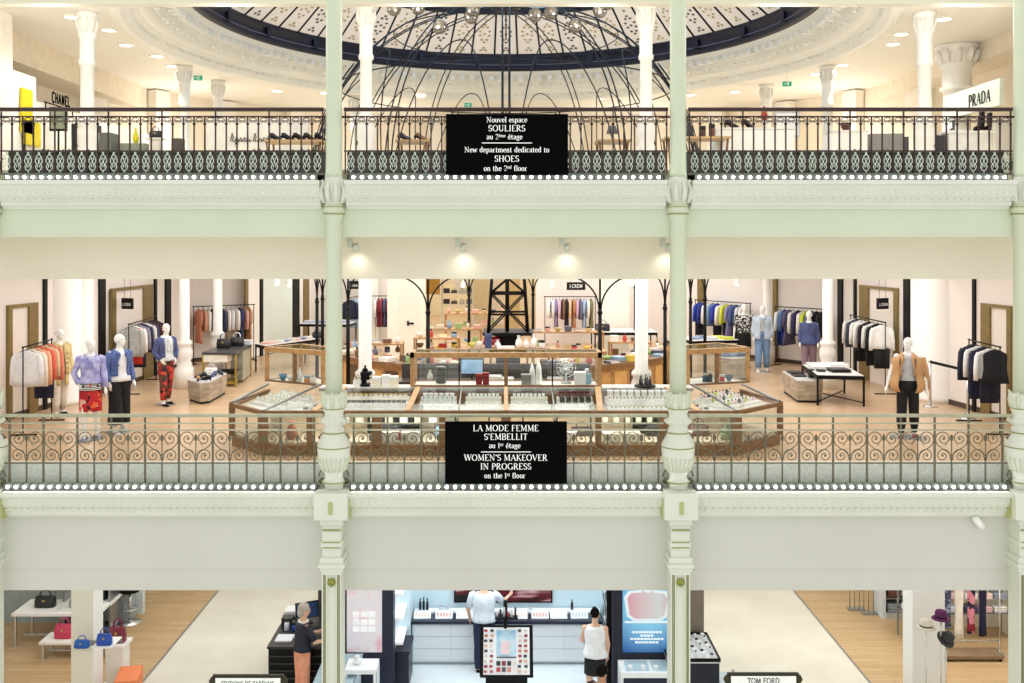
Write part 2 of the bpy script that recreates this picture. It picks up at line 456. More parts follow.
STANCH = MB().bx(-.013, .013, -.013, .013, -.16, .91).ell((0, 0, .41), .018, .018, .03, 8, 5).mesh('stanchion', RAILDARK)
LOWBAR = MB().bx(-.010, .010, -.010, .010, -.15, .20).mesh('baluster', RAILDARK)
for i in range(-1, 4):
    x0 = -7.74 + 5.16 * i + .22; x1 = x0 + 5.16 - .44; xs = -7.74 + 5.16 * i
    if i == -1: x0 = -9.5
    if i == 3: x1 = 9.5
    r = E('railing', f'wrought iron scroll railing of the first floor, {BAYN[i+1]}', 'railing', ((x0 + x1) / 2, DF, 0), group='first floor railings')
    h = (x1 - x0) / 2
    MB().bx(-h - .06, h + .06, -.035, .035, .89, .935).build('handrail', RAILGREEN, r, bevel=.008)
    MB().bx(-h, h, -.014, .014, .785, .805).bx(-h - .04, h + .04, -.015, .015, .685, .705).build('middle_rail', RAILGREEN, r)
    MB().bx(-h, h, -.015, .015, .19, .21).bx(-h, h, -.02, .02, -.16, -.13).build('bottom_rail', RAILDARK, r)
    if i in (-1, 3): continue
    n = 9; st = 2 * h / n if False else .508
    xs0 = -h + (2 * h - st * 9) / 2
    for k in range(10):
        link('stanchion', STANCH, r, (xs0 + k * st, 0, 0))
        if k < 9:
            link('scroll_panel', SCROLL, r, (xs0 + (k + .5) * st, 0, .205))
            link('baluster', LOWBAR, r, (xs0 + (k + .5) * st, 0, 0))
    b = MB()
    for s in (-1, 1):   # scrolled ends next to the columns
        q = [(s * (h - .02) + s * p[0], 0, p[2]) for p in spiral((.06, -.06), .05, .01, R(180), 1.8, 24)]
        b.tube(q, .012, 5)
        q = [(s * (h - .02) + s * p[0], 0, p[2]) for p in spiral((.06, .60), .055, .01, R(180), 1.8, 24)]
        b.tube(q, .012, 5)
        b.ell((s * (h + .04), 0, -.06), .03, .02, .03, 8, 5)
        b.tube([(s * (h - .01), 0, .0), (s * (h + .02), 0, .08), (s * (h + .08), 0, .11), (s * (h + .1), 0, .07)], .012, 5)
    b.build('scroll_end', RAILDARK, r)

# second floor: slender balusters with arched heads and a cast panel of lyre ornament
def bal2(long):
    b = MB().bx(-.010, .010, -.010, .010, -.09, .91 if long else .775)
    if long: b.bx(-.06, .06, -.012, .012, .755, .785).box((0, 0, .66), (.026, .026, .05))
    return b.mesh('baluster', RAILBROWN)
B2S, B2L = bal2(False), bal2(True)
def arch_head():
    b = MB(); r = .058
    b.tube([(math.cos(PI * k / 12) * r, 0, .70 + math.sin(PI * k / 12) * .062) for k in range(13)], .0065, 5)
    for s in (-1, 1): b.tube([(s * .004, 0, .695)] + [(p[0], 0, p[2]) for p in spiral((.027, .700), .024, .006, R(180), -1.4, 14, s)], .0055, 5); b.ell((s * .067, 0, .668), .013, .01, .018, 6, 4)
    return b.mesh('arch_ornament', RAILBROWN)
ARCH = arch_head()
LYREM = mat('#cfd6c8', .45, .1)
def lyre():
    b = MB(); t = .0075
    for s in (-1, 1):
        b.tube([(0, 0, .02), (s * .03, 0, .04), (s * .05, 0, .085), (s * .035, 0, .12), (s * .012, 0, .10), (s * .02, 0, .075)], t, 5)
        b.tube([(s * .012, 0, .12), (s * .05, 0, .15), (s * .052, 0, .195), (s * .03, 0, .225), (s * .01, 0, .21), (s * .022, 0, .185)], t, 5)
        b.tube([(s * .04, 0, .22), (s * .03, 0, .245), (0, 0, .27)], t, 5)
    b.ell((0, 0, .285), .018, .01, .024, 6, 4).ell((0, 0, .012), .014, .01, .02, 6, 4).ell((0, 0, .16), .012, .01, .03, 6, 4)
    return b.mesh('lyre_ornament', LYREM)
LYRE = lyre()
for i in range(-1, 4):
    x0 = -7.74 + 5.16 * i + .15; x1 = x0 + 5.16 - .30
    if i == -1: x0 = -9.5
    if i == 3: x1 = 9.5
    r = E('railing', f'dark iron baluster railing of the second floor, {BAYN[i+1]}', 'railing', ((x0 + x1) / 2, DF, F2), group='second floor railings')
    h = (x1 - x0) / 2
    MB().bx(-h, h, -.04, .04, .855, .91).build('handrail', RAILBROWN, r, bevel=.012)
    MB().bx(-h, h, -.012, .012, .765, .785).bx(-h, h, -.012, .012, .25, .27).build('middle_rail', RAILBROWN, r)
    MB().bx(-h, h, -.015, .015, -.10, -.07).build('bottom_rail', RAILDARK, r)
    if i in (-1, 3): continue
    n = 30; st = 2 * (h - .02) / n
    for k in range(n + 1):
        x = -h + .02 + k * st
        link('baluster', B2L if k % 5 == 0 else B2S, r, (x, 0, 0))
        if k < n:
            link('arch_ornament', ARCH, r, (x + st / 2, 0, 0))
            link('lyre_ornament', LYRE, r, (x + st / 2, 0, -.06))

# ------------------------------------------------------------------ lettering: a small roman alphabet drawn as ribbons
def A_(cx, cy, rx, ry, a0, a1): return ('a', cx, cy, rx, ry, a0, a1)
def L_(*p): return ('l',) + p
def S_(*p): return ('s',) + p
def T_(*p): return ('t',) + p
GL = {
 'A': (.74, [T_(.06, 0, .37, 1), L_(.37, 1, .68, 0), T_(.17, .36, .56, .36), S_(.07, 0), S_(.67, 0)]),
 'B': (.64, [L_(.14, 0, .14, 1), A_(.30, .76, .24, .24, -90, 90), A_(.32, .26, .27, .26, -90, 90), T_(.1, 1, .3, 1), T_(.1, .52, .32, .52), T_(.1, 0, .32, 0)]),
 'C': (.74, [A_(.42, .5, .34, .5, 45, 315)]),
 'D': (.78, [L_(.14, 0, .14, 1), A_(.32, .5, .38, .5, -90, 90), T_(.08, 1, .34, 1), T_(.08, 0, .34, 0)]),
 'E': (.62, [L_(.15, 0, .15, 1), T_(.08, 1, .55, 1), T_(.08, 0, .57, 0), T_(.15, .52, .45, .52), T_(.55, 1, .55, .86), T_(.57, 0, .57, .15)]),
 'F': (.58, [L_(.15, 0, .15, 1), T_(.08, 1, .54, 1), T_(.15, .52, .44, .52), T_(.54, 1, .54, .86), S_(.15, 0)]),
 'G': (.80, [A_(.42, .5, .35, .5, 45, 320), L_(.68, .02, .68, .42), S_(.68, .42)]),
 'H': (.80, [L_(.15, 0, .15, 1), L_(.65, 0, .65, 1), T_(.15, .52, .65, .52), S_(.15, 0), S_(.15, 1), S_(.65, 0), S_(.65, 1)]),
 'I': (.34, [L_(.17, 0, .17, 1), S_(.17, 0), S_(.17, 1)]),
 'J': (.40, [L_(.22, .1, .22, 1), A_(.1, .1, .12, .22, -90, 0), S_(.22, 1)]),
 'K': (.72, [L_(.15, 0, .15, 1), T_(.17, .42, .6, 1), L_(.28, .56, .64, 0), S_(.15, 0), S_(.15, 1), S_(.62, 0), S_(.58, 1)]),
 'L': (.60, [L_(.15, 0, .15, 1), T_(.08, 0, .55, 0), T_(.55, 0, .55, .16), S_(.15, 1)]),
 'M': (.94, [T_(.14, 0, .16, 1), L_(.16, 1, .46, .08), T_(.46, .08, .78, 1), L_(.78, 1, .8, 0), S_(.14, 0), S_(.8, 0), S_(.12, 1), S_(.82, 1)]),
 'N': (.82, [T_(.14, 0, .14, 1), L_(.14, 1, .66, 0), T_(.66, 0, .66, 1), S_(.14, 0), S_(.66, 1), S_(.1, 1)]),
 'O': (.82, [A_(.41, .5, .34, .5, 0, 360)]),
 'P': (.60, [L_(.14, 0, .14, 1), A_(.28, .73, .26, .27, -90, 90), T_(.08, 1, .3, 1), T_(.14, .46, .3, .46), S_(.14, 0)]),
 'R': (.70, [L_(.14, 0, .14, 1), A_(.28, .75, .24, .25, -90, 90), T_(.08, 1, .3, 1), T_(.14, .5, .3, .5), L_(.3, .5, .62, 0), S_(.14, 0), S_(.62, 0)]),
 'S': (.54, [A_(.27, .75, .19, .25, 20, 270), A_(.27, .25, .21, .25, -160, 90)]),
 'T': (.64, [L_(.32, 0, .32, 1), T_(.05, 1, .59, 1), T_(.05, 1, .05, .85), T_(.59, 1, .59, .85), S_(.32, 0)]),
 'U': (.78, [L_(.15, .35, .15, 1), A_(.38, .35, .23, .35, 180, 360), T_(.61, .35, .61, 1), S_(.15, 1), S_(.61, 1)]),
 'V': (.72, [L_(.06, 1, .36, 0), T_(.36, 0, .66, 1), S_(.06, 1), S_(.66, 1)]),
 'W': (1.02, [L_(.05, 1, .28, 0), T_(.28, 0, .51, 1), L_(.51, 1, .74, 0), T_(.74, 0, .97, 1), S_(.05, 1), S_(.51, 1), S_(.97, 1)]),
 "'": (.2, [L_(.1, .78, .1, 1)]), '.': (.24, [L_(.12, 0, .12, .1)]), ' ': (.3, []),
 '1': (.36, [L_(.18, 0, .18, 1), T_(.18, 1, .06, .86), S_(.18, 0)]),
 '2': (.52, [A_(.25, .74, .18, .26, -20, 170), T_(.42, .64, .06, .04), L_(.06, .03, .47, .03)]),
 'a': (.46, [A_(.2, .5, .16, .17, 0, 160), L_(.36, .5, .36, .06), A_(.21, .17, .14, .17, 60, 300), T_(.36, .04, .44, .02)]),
 'c': (.44, [A_(.24, .33, .18, .33, 50, 310)]),
 'd': (.54, [A_(.24, .33, .18, .33, 40, 320), L_(.41, 0, .41, 1), S_(.36, 1)]),
 'e': (.46, [A_(.24, .33, .18, .33, 0, 320), T_(.06, .38, .42, .38)]),
 'é': (.46, [A_(.24, .33, .18, .33, 0, 320), T_(.06, .38, .42, .38), L_(.2, .78, .34, .98)]),
 'è': (.46, [A_(.24, .33, .18, .33, 0, 320), T_(.06, .38, .42, .38), L_(.3, .78, .16, .98)]),
 'f': (.32, [L_(.14, 0, .14, .8), A_(.26, .8, .12, .2, 60, 180), T_(.03, .64, .28, .64), S_(.14, 0)]),
 'g': (.46, [A_(.22, .42, .15, .23, 0, 360), A_(.22, -.1, .19, .16, 0, 360), T_(.36, .6, .46, .66)]),
 'h': (.54, [L_(.11, 0, .11, 1), A_(.27, .42, .15, .24, 0, 170), L_(.42, 0, .42, .42), S_(.11, 0), S_(.42, 0)]),
 'i': (.26, [L_(.13, 0, .13, .64), L_(.13, .82, .13, .92), S_(.13, 0)]),
 'l': (.26, [L_(.13, 0, .13, 1), S_(.13, 0), S_(.1, 1)]),
 'm': (.82, [L_(.11, 0, .11, .64), A_(.26, .42, .15, .24, 0, 170), L_(.41, 0, .41, .42), A_(.56, .42, .15, .24, 0, 170), L_(.71, 0, .71, .42), S_(.11, 0), S_(.41, 0), S_(.71, 0)]),
 'n': (.54, [L_(.11, 0, .11, .64), A_(.27, .42, .15, .24, 0, 170), L_(.42, 0, .42, .42), S_(.11, 0), S_(.42, 0)]),
 'o': (.5, [A_(.25, .33, .19, .33, 0, 360)]),
 'p': (.54, [L_(.11, -.3, .11, .64), A_(.28, .33, .18, .33, -140, 140), S_(.11, -.3)]),
 'r': (.38, [L_(.11, 0, .11, .64), A_(.26, .42, .15, .22, 60, 160), S_(.11, 0)]),
 's': (.38, [A_(.19, .49, .12, .17, 20, 270), A_(.19, .16, .13, .16, -160, 90)]),
 't': (.34, [L_(.14, .1, .14, .86), A_(.24, .1, .1, .1, 180, 320), T_(.03, .64, .3, .64)]),
 'u': (.54, [L_(.11, .2, .11, .64), A_(.26, .22, .15, .22, 180, 350), L_(.42, 0, .42, .64), S_(.07, .64), S_(.38, .64)]),
 'v': (.48, [L_(.04, .64, .23, 0), T_(.23, 0, .43, .64), S_(.04, .64), S_(.43, .64)]),
 'w': (.72, [L_(.04, .64, .2, 0), T_(.2, 0, .36, .64), L_(.36, .64, .52, 0), T_(.52, 0, .68, .64), S_(.04, .64), S_(.68, .64)]),
}
def text_width(t, h, sp=.06):
    w = 0
    for ch in t:
        if ch in '^_': continue
        w += (GL[ch][0] + sp) * h
    return w
def draw_text(b, t, x, z, h, thick=.14, thin=.05, m=0, sans=False, sp=.06, xs=1.0):
    """draws t in the xz plane starting at x on baseline z with cap height h; ^..^ is superscript"""
    sup = False
    for ch in t:
        if ch == '^': sup = not sup; continue
        hh = h * .6 if sup else h; zz = z + (h * .42 if sup else 0)
        wd, st = GL[ch]
        for s in st:
            if s[0] == 's':
                if sans: continue
                pts = [(s[1] - .11, s[2]), (s[1] + .11, s[2])]; tn = True
            elif s[0] == 'a':
                n = max(6, int(abs(s[6] - s[5]) / 18)); pts = [(s[1] + s[3] * math.cos(R(s[5] + (s[6] - s[5]) * k / n)), s[2] + s[4] * math.sin(R(s[5] + (s[6] - s[5]) * k / n))) for k in range(n + 1)]; tn = False
            else:
                pts = [(s[1], s[2]), (s[3], s[4])]; tn = s[0] == 't'
            P = [Vector((x + p[0] * hh * xs, zz + p[1] * hh)) for p in pts]
            L, Rr = [], []
            for k, p in enumerate(P):
                d = (P[min(k + 1, len(P) - 1)] - P[max(k - 1, 0)])
                if d.length < 1e-9: d = Vector((1, 0))
                d.normalize()
                wv = thick if sans else (thin if tn else thin + (thick - thin) * abs(d.y) ** 1.3)
                nrm = Vector((-d.y, d.x)) * wv * hh / 2
                L.append(p + nrm); Rr.append(p - nrm)
            v = [(p.x, 0, p.y) for p in L + Rr]; n = len(P)
            b.add(v, [(k, k + 1, k + 1 + n, k + n) for k in range(n - 1)], m)
        x += (wd + sp) * hh * xs
    return b
def centred(b, t, z, h, xs=1.0, **k): return draw_text(b, t, -text_width(t, h) * xs / 2, z, h, xs=xs, **k)

def board(lab, z0, z1, x0, x1, lines, y, rule):
    r = E('notice_board', lab, 'sign', ((x0 + x1) / 2, y, z0))
    w2 = (x1 - x0) / 2; H = z1 - z0
    MB().bx(-w2, w2, 0, .02, 0, H).build('panel', SIGNBLK, r)
    b = MB()
    for t, zz, h, ho in lines: centred(b, t, zz, h, 1.16, thick=.15, thin=.06)
    b.bx(-rule[1], rule[1], 0, .001, rule[0], rule[0] + .012)
    b.build('lettering', LETTER, r, (0, -.004, 0))
    b = MB()
    for s in (-1, 0, 1): b.bx(s * w2 * .8 - .012, s * w2 * .8 + .012, -.004, .22, H, H + .012)
    b.build('hook', IRON, r)
yb = 14.22; k = yb / FPX
def zy(y): return EYE - (y - 243) * k
z0 = zy(175)
board('black notice board reading SOULIERS and SHOES hung on the second floor railing', z0, zy(114), -60 * k, 62 * k,
      [('Nouvel espace', zy(122.3) - z0, .076, 0), ('SOULIERS', zy(131.2) - z0, .088, 0), ('au 2^ème^ étage', zy(139.3) - z0, .076, 0), ('New department dedicated to', zy(152.2) - z0, .076, 0), ('SHOES', zy(161.6) - z0, .088, 0), ('on the 2^nd^ floor', zy(170.8) - z0, .076, 0)], yb, (zy(143.4) - z0, .37))
z0 = zy(484)
board('black notice board reading WOMEN\'S MAKEOVER IN PROGRESS hung on the first floor railing', z0, zy(421.5), -61 * k, 61 * k,
      [('LA MODE FEMME', zy(431) - z0, .088, 0), ("S'EMBELLIT", zy(439.6) - z0, .088, 0), ('au 1^er^ étage', zy(448) - z0, .076, 0), ("WOMEN'S MAKEOVER", zy(460.5) - z0, .088, 0), ('IN PROGRESS', zy(469.3) - z0, .088, 0), ('on the 1^st^ floor', zy(478) - z0, .076, 0)], yb, (zy(452.3) - z0, .37))

# ------------------------------------------------------------------ spotlights on the ceiling in front of the first-floor bulkhead
def spot_fixture(px, py, lab, aim, power=5):
    x, y, z = pt(px, py, 14.95)
    r = E('ceiling_spotlight', lab, 'spotlight', (x, y, z))
    MB().bx(-.06, .02, -.05, .05, -.02, .13).build('mount', mat('#c9cdbb', .5), r)
    M_ = Matrix.Rotation(R(35), 4, 'X')
    MB().cone((.07, .0, .03), (.07, .06, -.07), .045, .05, 14).build('lamp_head', mat('#d5d8c9', .4), r)
    spot_light('spotlight_beam', (x + .07, y + .08, z - .07), (x + .07, y + .10, 2.0), power, 150, .8)
for px, lab, aim in ((459, 'white ceiling spotlight left of the middle above the big counter', -.05), (563, 'white ceiling spotlight right of the middle above the big counter', .0), (351, 'white ceiling spotlight beside the left column', 0), (664, 'white ceiling spotlight beside the right column', -.1)):
    spot_fixture(px, 246, lab, aim)
r = E('ceiling_spotlight', 'white spotlight fixed on the pale fascia above the far right of the ground floor', 'spotlight', pt(976, 521, 14.42))
MB().cone((0, .07, .08), (0, 0, .05), .012, n=8).build('mount', WHITE, r)
MB().cone((-.03, .0, .07), (.09, -.02, -.1), .055, .05, 14).build('lamp_head', WHITE, r)
# ------------------------------------------------------------------ first-floor shell
WALLL = [(-10.3, 15.4), (-9.35, 23.2), (-9.2, 28.3), (-7.75, 29.3), (-6.6, 34.0)]
WALLR = [(10.3, 15.4), (9.35, 23.2), (9.15, 26.8), (7.75, 28.6), (6.0, 31.4), (5.6, 33.6)]
CREAMW = mat('#efe8e2', .65, noise=.015, scale=.8)
BASEB = mat('#4a3a2e', .5)
def wall_run(pts, name, z1=3.72):
    for i in range(len(pts) - 1):
        a, b = Vector((*pts[i], 0)), Vector((*pts[i + 1], 0))
        d = (b - a).normalized(); n = Vector((-d.y, d.x, 0))
        if n.dot(Vector((0, 26, 0)) - a) > 0: n = -n           # outward
        a2, b2 = a - d * .02, b + d * .02
        o = MB().add([a2, b2, b2 + n * .15, a2 + n * .15] + [p + Vector((0, 0, z1)) for p in (a2, b2, b2 + n * .15, a2 + n * .15)], [(0, 1, 2, 3), (4, 5, 6, 7), (0, 1, 5, 4), (1, 2, 6, 5), (2, 3, 7, 6), (3, 0, 4, 7)]).build(name, CREAMW)
        struct(o)
        s = -n * .02
        o2 = MB().add([a, b, b + s, a + s] + [p + Vector((0, 0, .11)) for p in (a, b, b + s, a + s)], [(0, 1, 2, 3), (4, 5, 6, 7), (0, 1, 5, 4), (1, 2, 6, 5), (2, 3, 7, 6), (3, 0, 4, 7)]).build('baseboard_' + name.split('_')[1], BASEB)
        struct(o2)
wall_run(WALLL, 'wall_left'); wall_run(WALLR, 'wall_right')
for x0, x1, y0 in ((-6.7, -3.25, 34.0), (1.05, 5.75, 33.6)):
    struct(MB().bx(x0, x1, y0, y0 + .15, 0, 3.72).build('wall_back', CREAMW))
struct(MB().bx(-8, 8, 46.5, 46.7, 0, 3.72).build('wall_back_room', mat('#efe3c4', .6)))
struct(MB().bx(-8, 8, 41, 46.5, -.25, 0).build('floor_back_room', FLOORWOOD))
struct(MB().bx(-8, 8, 41, 46.5, 3.72, 3.9).build('ceiling_back_room', W_WHITE))
area_light('ceiling_panel_back_room', (-1, 43, 3.6), 8, 5, 190, (1, .93, .78))
def onseg(px, p, q):
    k = (px - 506) / FPX
    dx, dy = q[0] - p[0], q[1] - p[1]
    t = (k * p[1] - p[0]) / (dx - k * dy)
    return Vector((p[0] + dx * t, p[1] + dy * t, 0))
def wall_strip(px0, px1, z0, z1, seg, t, m, name, off=0.0, parent=None):
    """a slab lying on a wall segment between two sight lines"""
    p, q = seg
    a, b = onseg(px0, p, q), onseg(px1, p, q)
    d = (b - a).normalized(); n = Vector((-d.y, d.x, 0))
    if n.dot(Vector((0, 26, 0)) - a) < 0: n = -n
    a, b = a + n * off, b + n * off
    c = [a, b, b + n * t, a + n * t]
    o = MB().add([v + Vector((0, 0, z0)) for v in c] + [v + Vector((0, 0, z1)) for v in c], [(0, 1, 2, 3), (4, 5, 6, 7), (0, 1, 5, 4), (1, 2, 6, 5), (2, 3, 7, 6), (3, 0, 4, 7)]).build(name, m, parent)
    return o
LA, LB, LC, LD = [(WALLL[i], WALLL[i + 1]) for i in range(4)]
RA, RB, RC, RD, RE = [(WALLR[i], WALLR[i + 1]) for i in range(5)]
BLKTRIM = mat('#141213', .5, spec=.2)
NICHE = mat('#efe6dc', .65, noise=.01)
for px0, px1, seg in ((42.5, 45.5, LA), (98, 104, LA), (153.5, 155.5, LB), (164.5, 169.5, LB), (974, 976.5, RA), (905, 911, RA), (855, 857, RB), (839, 843.5, RB)):
    struct(wall_strip(px0, px1, .0, 3.7, seg, .05, BLKTRIM, 'trim_2'))
def niche(px0, px1, z1, seg, wide_right, name):
    """shallow bronze-lined recess frame on the wall"""
    r = struct(link(name, None))
    a, b = (px0, px1)
    w1, w2 = (4, 9) if wide_right else (9, 4)
    wall_strip(a, a + w1, 0, z1, seg, .06, BRONZE, 'reveal', parent=r)
    wall_strip(b - w2, b, 0, z1, seg, .06, BRONZE, 'reveal', parent=r)
    wall_strip(a + w1, b - w2, z1 - .07, z1, seg, .06, BRONZE, 'reveal', parent=r)
    wall_strip(a + w1, b - w2, 0, z1 - .07, seg, .012, NICHE, 'panel', parent=r)
niche(6, 36, 2.27, LA, True, 'trim_3'); niche(110, 151, 2.42, LB, True, 'trim_4')
niche(983, 1013, 2.27, RA, False, 'trim_3'); niche(861, 899.5, 2.42, RB if False else (WALLR[0], (8.9, 27)), False, 'trim_4')
# rounded wall pilasters washed with light
for px, seg, r_ in ((63, LA, .37), (84, LA, .2), (938, RA, .42), (920, RA, .2)):
    p = onseg(px, *seg)
    struct(MB().lathe([(r_ + .02, 0), (r_ + .02, .12), (r_, .13), (r_, 3.7)], (p.x, p.y, 0), 32).build('wall_pilaster', mat('#f4f0ea', .6, noise=.01)))
    sg = 1 if px < 506 else -1
    spot_light('wall_washer', (p.x + sg * .9, p.y - .5, 3.55), (p.x, p.y, 1.2), 22, 70, .6)
# alcove behind the left rear rack and pale panels further back
for px0, px1, m in ((247, 258, W_WHITE), (261, 291, mat('#dfe8df', .3, noise=.01)), (258.5, 261, BLKTRIM), (291, 297.5, BLKTRIM), (303, 308, BRONZE), (244, 247, BRONZE)):
    struct(wall_strip(px0, px1, 0.02, 3.6, LD, .05 if m is not BLKTRIM else .08, m, 'wall_panel'))
for px0, px1, seg, m in ((699, 704.5, RD, BRONZE), (774, 778, RC, BRONZE)):
    struct(wall_strip(px0, px1, 0, 3.7, seg, .08, m, 'trim_5'))
spot_light('wall_washer', (-6.2, 31.5, 3.5), (-7.2, 32.6, 1.3), 45, 60, .7, (.95, 1, .95))
struct(MB().bx(-1.2, -1.15, 29, 29.1, 3.6, 3.7).build('trim_6', W_WHITE))
# white square piers, white iron columns
for x0, x1, y0 in ((-3.66, -2.55, 29.6), (2.93, 3.8, 29.6), (-5.0, -4.5, 33)):
    o = struct(MB().bx(x0, x1, y0, y0 + .9, 0, 3.72).build('pillar', mat('#f6f7ec', .6, noise=.01)))
    if x0 == -3.66: MB().bx(-3.02, -2.84, y0 - .05, y0, 1.0, 1.05).bx(-3.05, -2.99, y0 - .03, y0, .95, 1.10).build('handle', IRON, o); MB().bx(-3.3, -2.65, y0 - .012, y0, .1, 3.5).build('panel', mat('#f1f2e6', .6, noise=.01), o)
def white_column(x, y, z0, z1, r_, name='column', cap=True):
    prof = [(r_ * 1.9, 0), (r_ * 1.9, .5), (r_ * 1.5, .53), (r_ * 1.6, .6), (r_ * 1.3, .66), (r_ * 1.65, .78), (r_ * 1.65, .92), (r_ * 1.3, 1.02), (r_ * 1.6, 1.06), (r_ * 1.6, 1.12), (r_ * 1.05, 1.18)]
    H = z1 - z0
    if cap: prof += [(r_, H - 1.0), (r_ * 1.25, H - .98), (r_ * 1.3, H - .92), (r_ * 1.1, H - .88), (r_ * 1.1, H - .5), (r_ * 1.3, H - .46), (r_ * 1.3, H - .40), (r_ * 1.2, H - .36), (r_ * 1.45, H - .1), (r_ * 1.65, H - .08), (r_ * 1.65, H)]
    else: prof += [(r_, H)]
    o = struct(MB().lathe(prof, (x, y, z0), 28).build(name, mat('#f5f2ec', .5, noise=.01)))
    if cap:
        b = MB()
        for k in range(10):
            a = 2 * PI * k / 10; ca, sa = math.cos(a), math.sin(a)
            b.tube([(x + ca * r_ * 1.2, y + sa * r_ * 1.2, z0 + H - .38), (x + ca * r_ * 1.5, y + sa * r_ * 1.5, z0 + H - .22), (x + ca * r_ * 1.6, y + sa * r_ * 1.6, z0 + H - .12)], [r_ * .2, r_ * .26, r_ * .1], 6)
        b.build('carved_leaves', mat('#f5f2ec', .5, noise=.01), o)
for x, y in ((-2.6, 17.72), (2.5, 17.72), (-7.74, 23.1), (7.74, 23.1), (-7.6, 25.3), (7.62, 28.0)):
    white_column(x, y, 0, 3.72, .115, cap=False)
# ------------------------------------------------------------------ branching black posts around the round counter
POSTS = [(428, 20.0, 'left of the central counter'), (600, 20.0, 'right of the central counter'), (348, 21.3, 'just right of the left column'), (665, 21.3, 'just left of the right column'), (317, 23.6, 'far left of the ring'), (322.5, 24.8, 'second from the left of the ring'), (690.5, 23.6, 'just right of the right column'), (705, 24.8, 'far right of the ring'), (469, 27.0, 'behind the counter left of the iron tower'), (533, 27.0, 'behind the counter right of the iron tower'), (635, 31.2, 'behind the white column on the right')]
for px, d, lab in POSTS:
    x = (px - 506) * d / FPX
    r = E('branching_post', 'slim black post with arching branches, ' + lab, 'post', (x, d, 0), group='branching posts round the counter')
    MB().cone((0, 0, 0), (0, 0, 2.15), .045, .04, 10).cone((0, 0, 0), (0, 0, .03), .12, n=14).build('pole', BLACK, r)
    MB().cone((0, 0, 2.1), (0, 0, 3.6), .022, n=8).lathe([(.05, 2.02), (.055, 2.05), (.05, 2.08)], n=10).build('upper_pole', BLACK, r)
    ang = math.atan2(d - 23.4, x)         # branches follow the ring
    for s in (-1, 1):
        u = Vector((-math.sin(ang), math.cos(ang), 0)) * s
        if abs(x) < 2: u = Vector((s, 0, 0))
        pts = [u * (.02 + .72 * (1 - math.cos(t * PI / 2))) + Vector((0, 0, 2.1 + .72 * math.sin(t * PI / 2))) for t in [k / 10 for k in range(11)]]
        MB().tube(pts, .018, 6).build('branch', BLACK, r)
# ------------------------------------------------------------------ iron lattice tower on its black base
r = E('lattice_tower', 'black iron lattice tower model standing in the middle of the round counter', 'tower', (0.05, 24, 0))
MB().bx(-.30, .30, -.30, .30, 0, 1.2).bx(-.34, .34, -.34, .34, 1.2, 1.24).bx(-.62, .62, -.62, .62, 1.24, 1.31).build('base', BLACK, r)
b = MB(); zs = [1.31, 1.75, 2.25, 2.95, 3.5]
def tw(z): return .50 - (z - 1.1) * .062
for sx in (-1, 1):
    for sy in (-1, 1):
        b.cone((sx * tw(1.3), sy * tw(1.3), 1.3), (sx * tw(3.6), sy * tw(3.6), 3.6), .04, .035, 6)
for z in zs[1:]:
    t = tw(z)
    for p, q in (((-t, -t), (t, -t)), ((-t, t), (t, t)), ((-t, -t), (-t, t)), ((t, -t), (t, t))): b.cone((*p, z), (*q, z), .028, n=5)
b.build('frame', BLACK, r)
b = MB()
for z0_, z1_ in ((1.31, 2.25), (2.25, 2.95), (2.95, 3.5)):
    t0, t1 = tw(z0_), tw(z1_)
    for s in (-1, 1):
        for y in (-1, 1):
            b.cone((-s * t0, y * t0, z0_), (s * t1, y * t1, z1_), .02, n=5)
            b.cone((y * t0, -s * t0, z0_), (y * t1, s * t1, z1_), .02, n=5)
b.build('bracing', BLACK, r)
MB().cone((-.02, -.1, 1.1), (-.02, -.1, 3.6), .05, n=8).build('core', BLACK, r)
# ------------------------------------------------------------------ round oak counter behind the showcases
CC = (0.0, 24.0)
def arc_prism(b, r0, r1, a0, a1, z0, z1, n=24, m=0):
    P = [(CC[0] + r1 * math.cos(a0 + (a1 - a0) * k / n), CC[1] + r1 * math.sin(a0 + (a1 - a0) * k / n)) for k in range(n + 1)]
    Q = [(CC[0] + r0 * math.cos(a0 + (a1 - a0) * k / n), CC[1] + r0 * math.sin(a0 + (a1 - a0) * k / n)) for k in range(n + 1)]
    rings = [[(*P[k], z0), (*P[k], z1), (*Q[k], z1), (*Q[k], z0)] for k in range(n + 1)]
    return b.loft(rings, m, True, False)
r = E('round_counter', 'long curved oak counter with panelled front around the iron tower', 'counter', (0, 0, 0))
a0, a1 = R(183), R(357)
arc_prism(MB(), 3.6, 4.25, a0, a1, .86, .93, 48).build('worktop', OAKD, r)
arc_prism(MB(), 3.7, 4.12, a0, a1, 0, .86, 48).build('body', OAK, r)
n = 26
for k in range(n):
    u0 = a0 + (a1 - a0) * (k + .12) / n; u1 = a0 + (a1 - a0) * (k + .88) / n
    arc_prism(MB(), 4.1, 4.135, u0, u1, .16, .74, 3).build('door_panel', [mat('#d9a965', .45, noise=.12), mat('#5b4630', .5, noise=.1), mat('#c99a5c', .45, noise=.12)][k % 3], r)
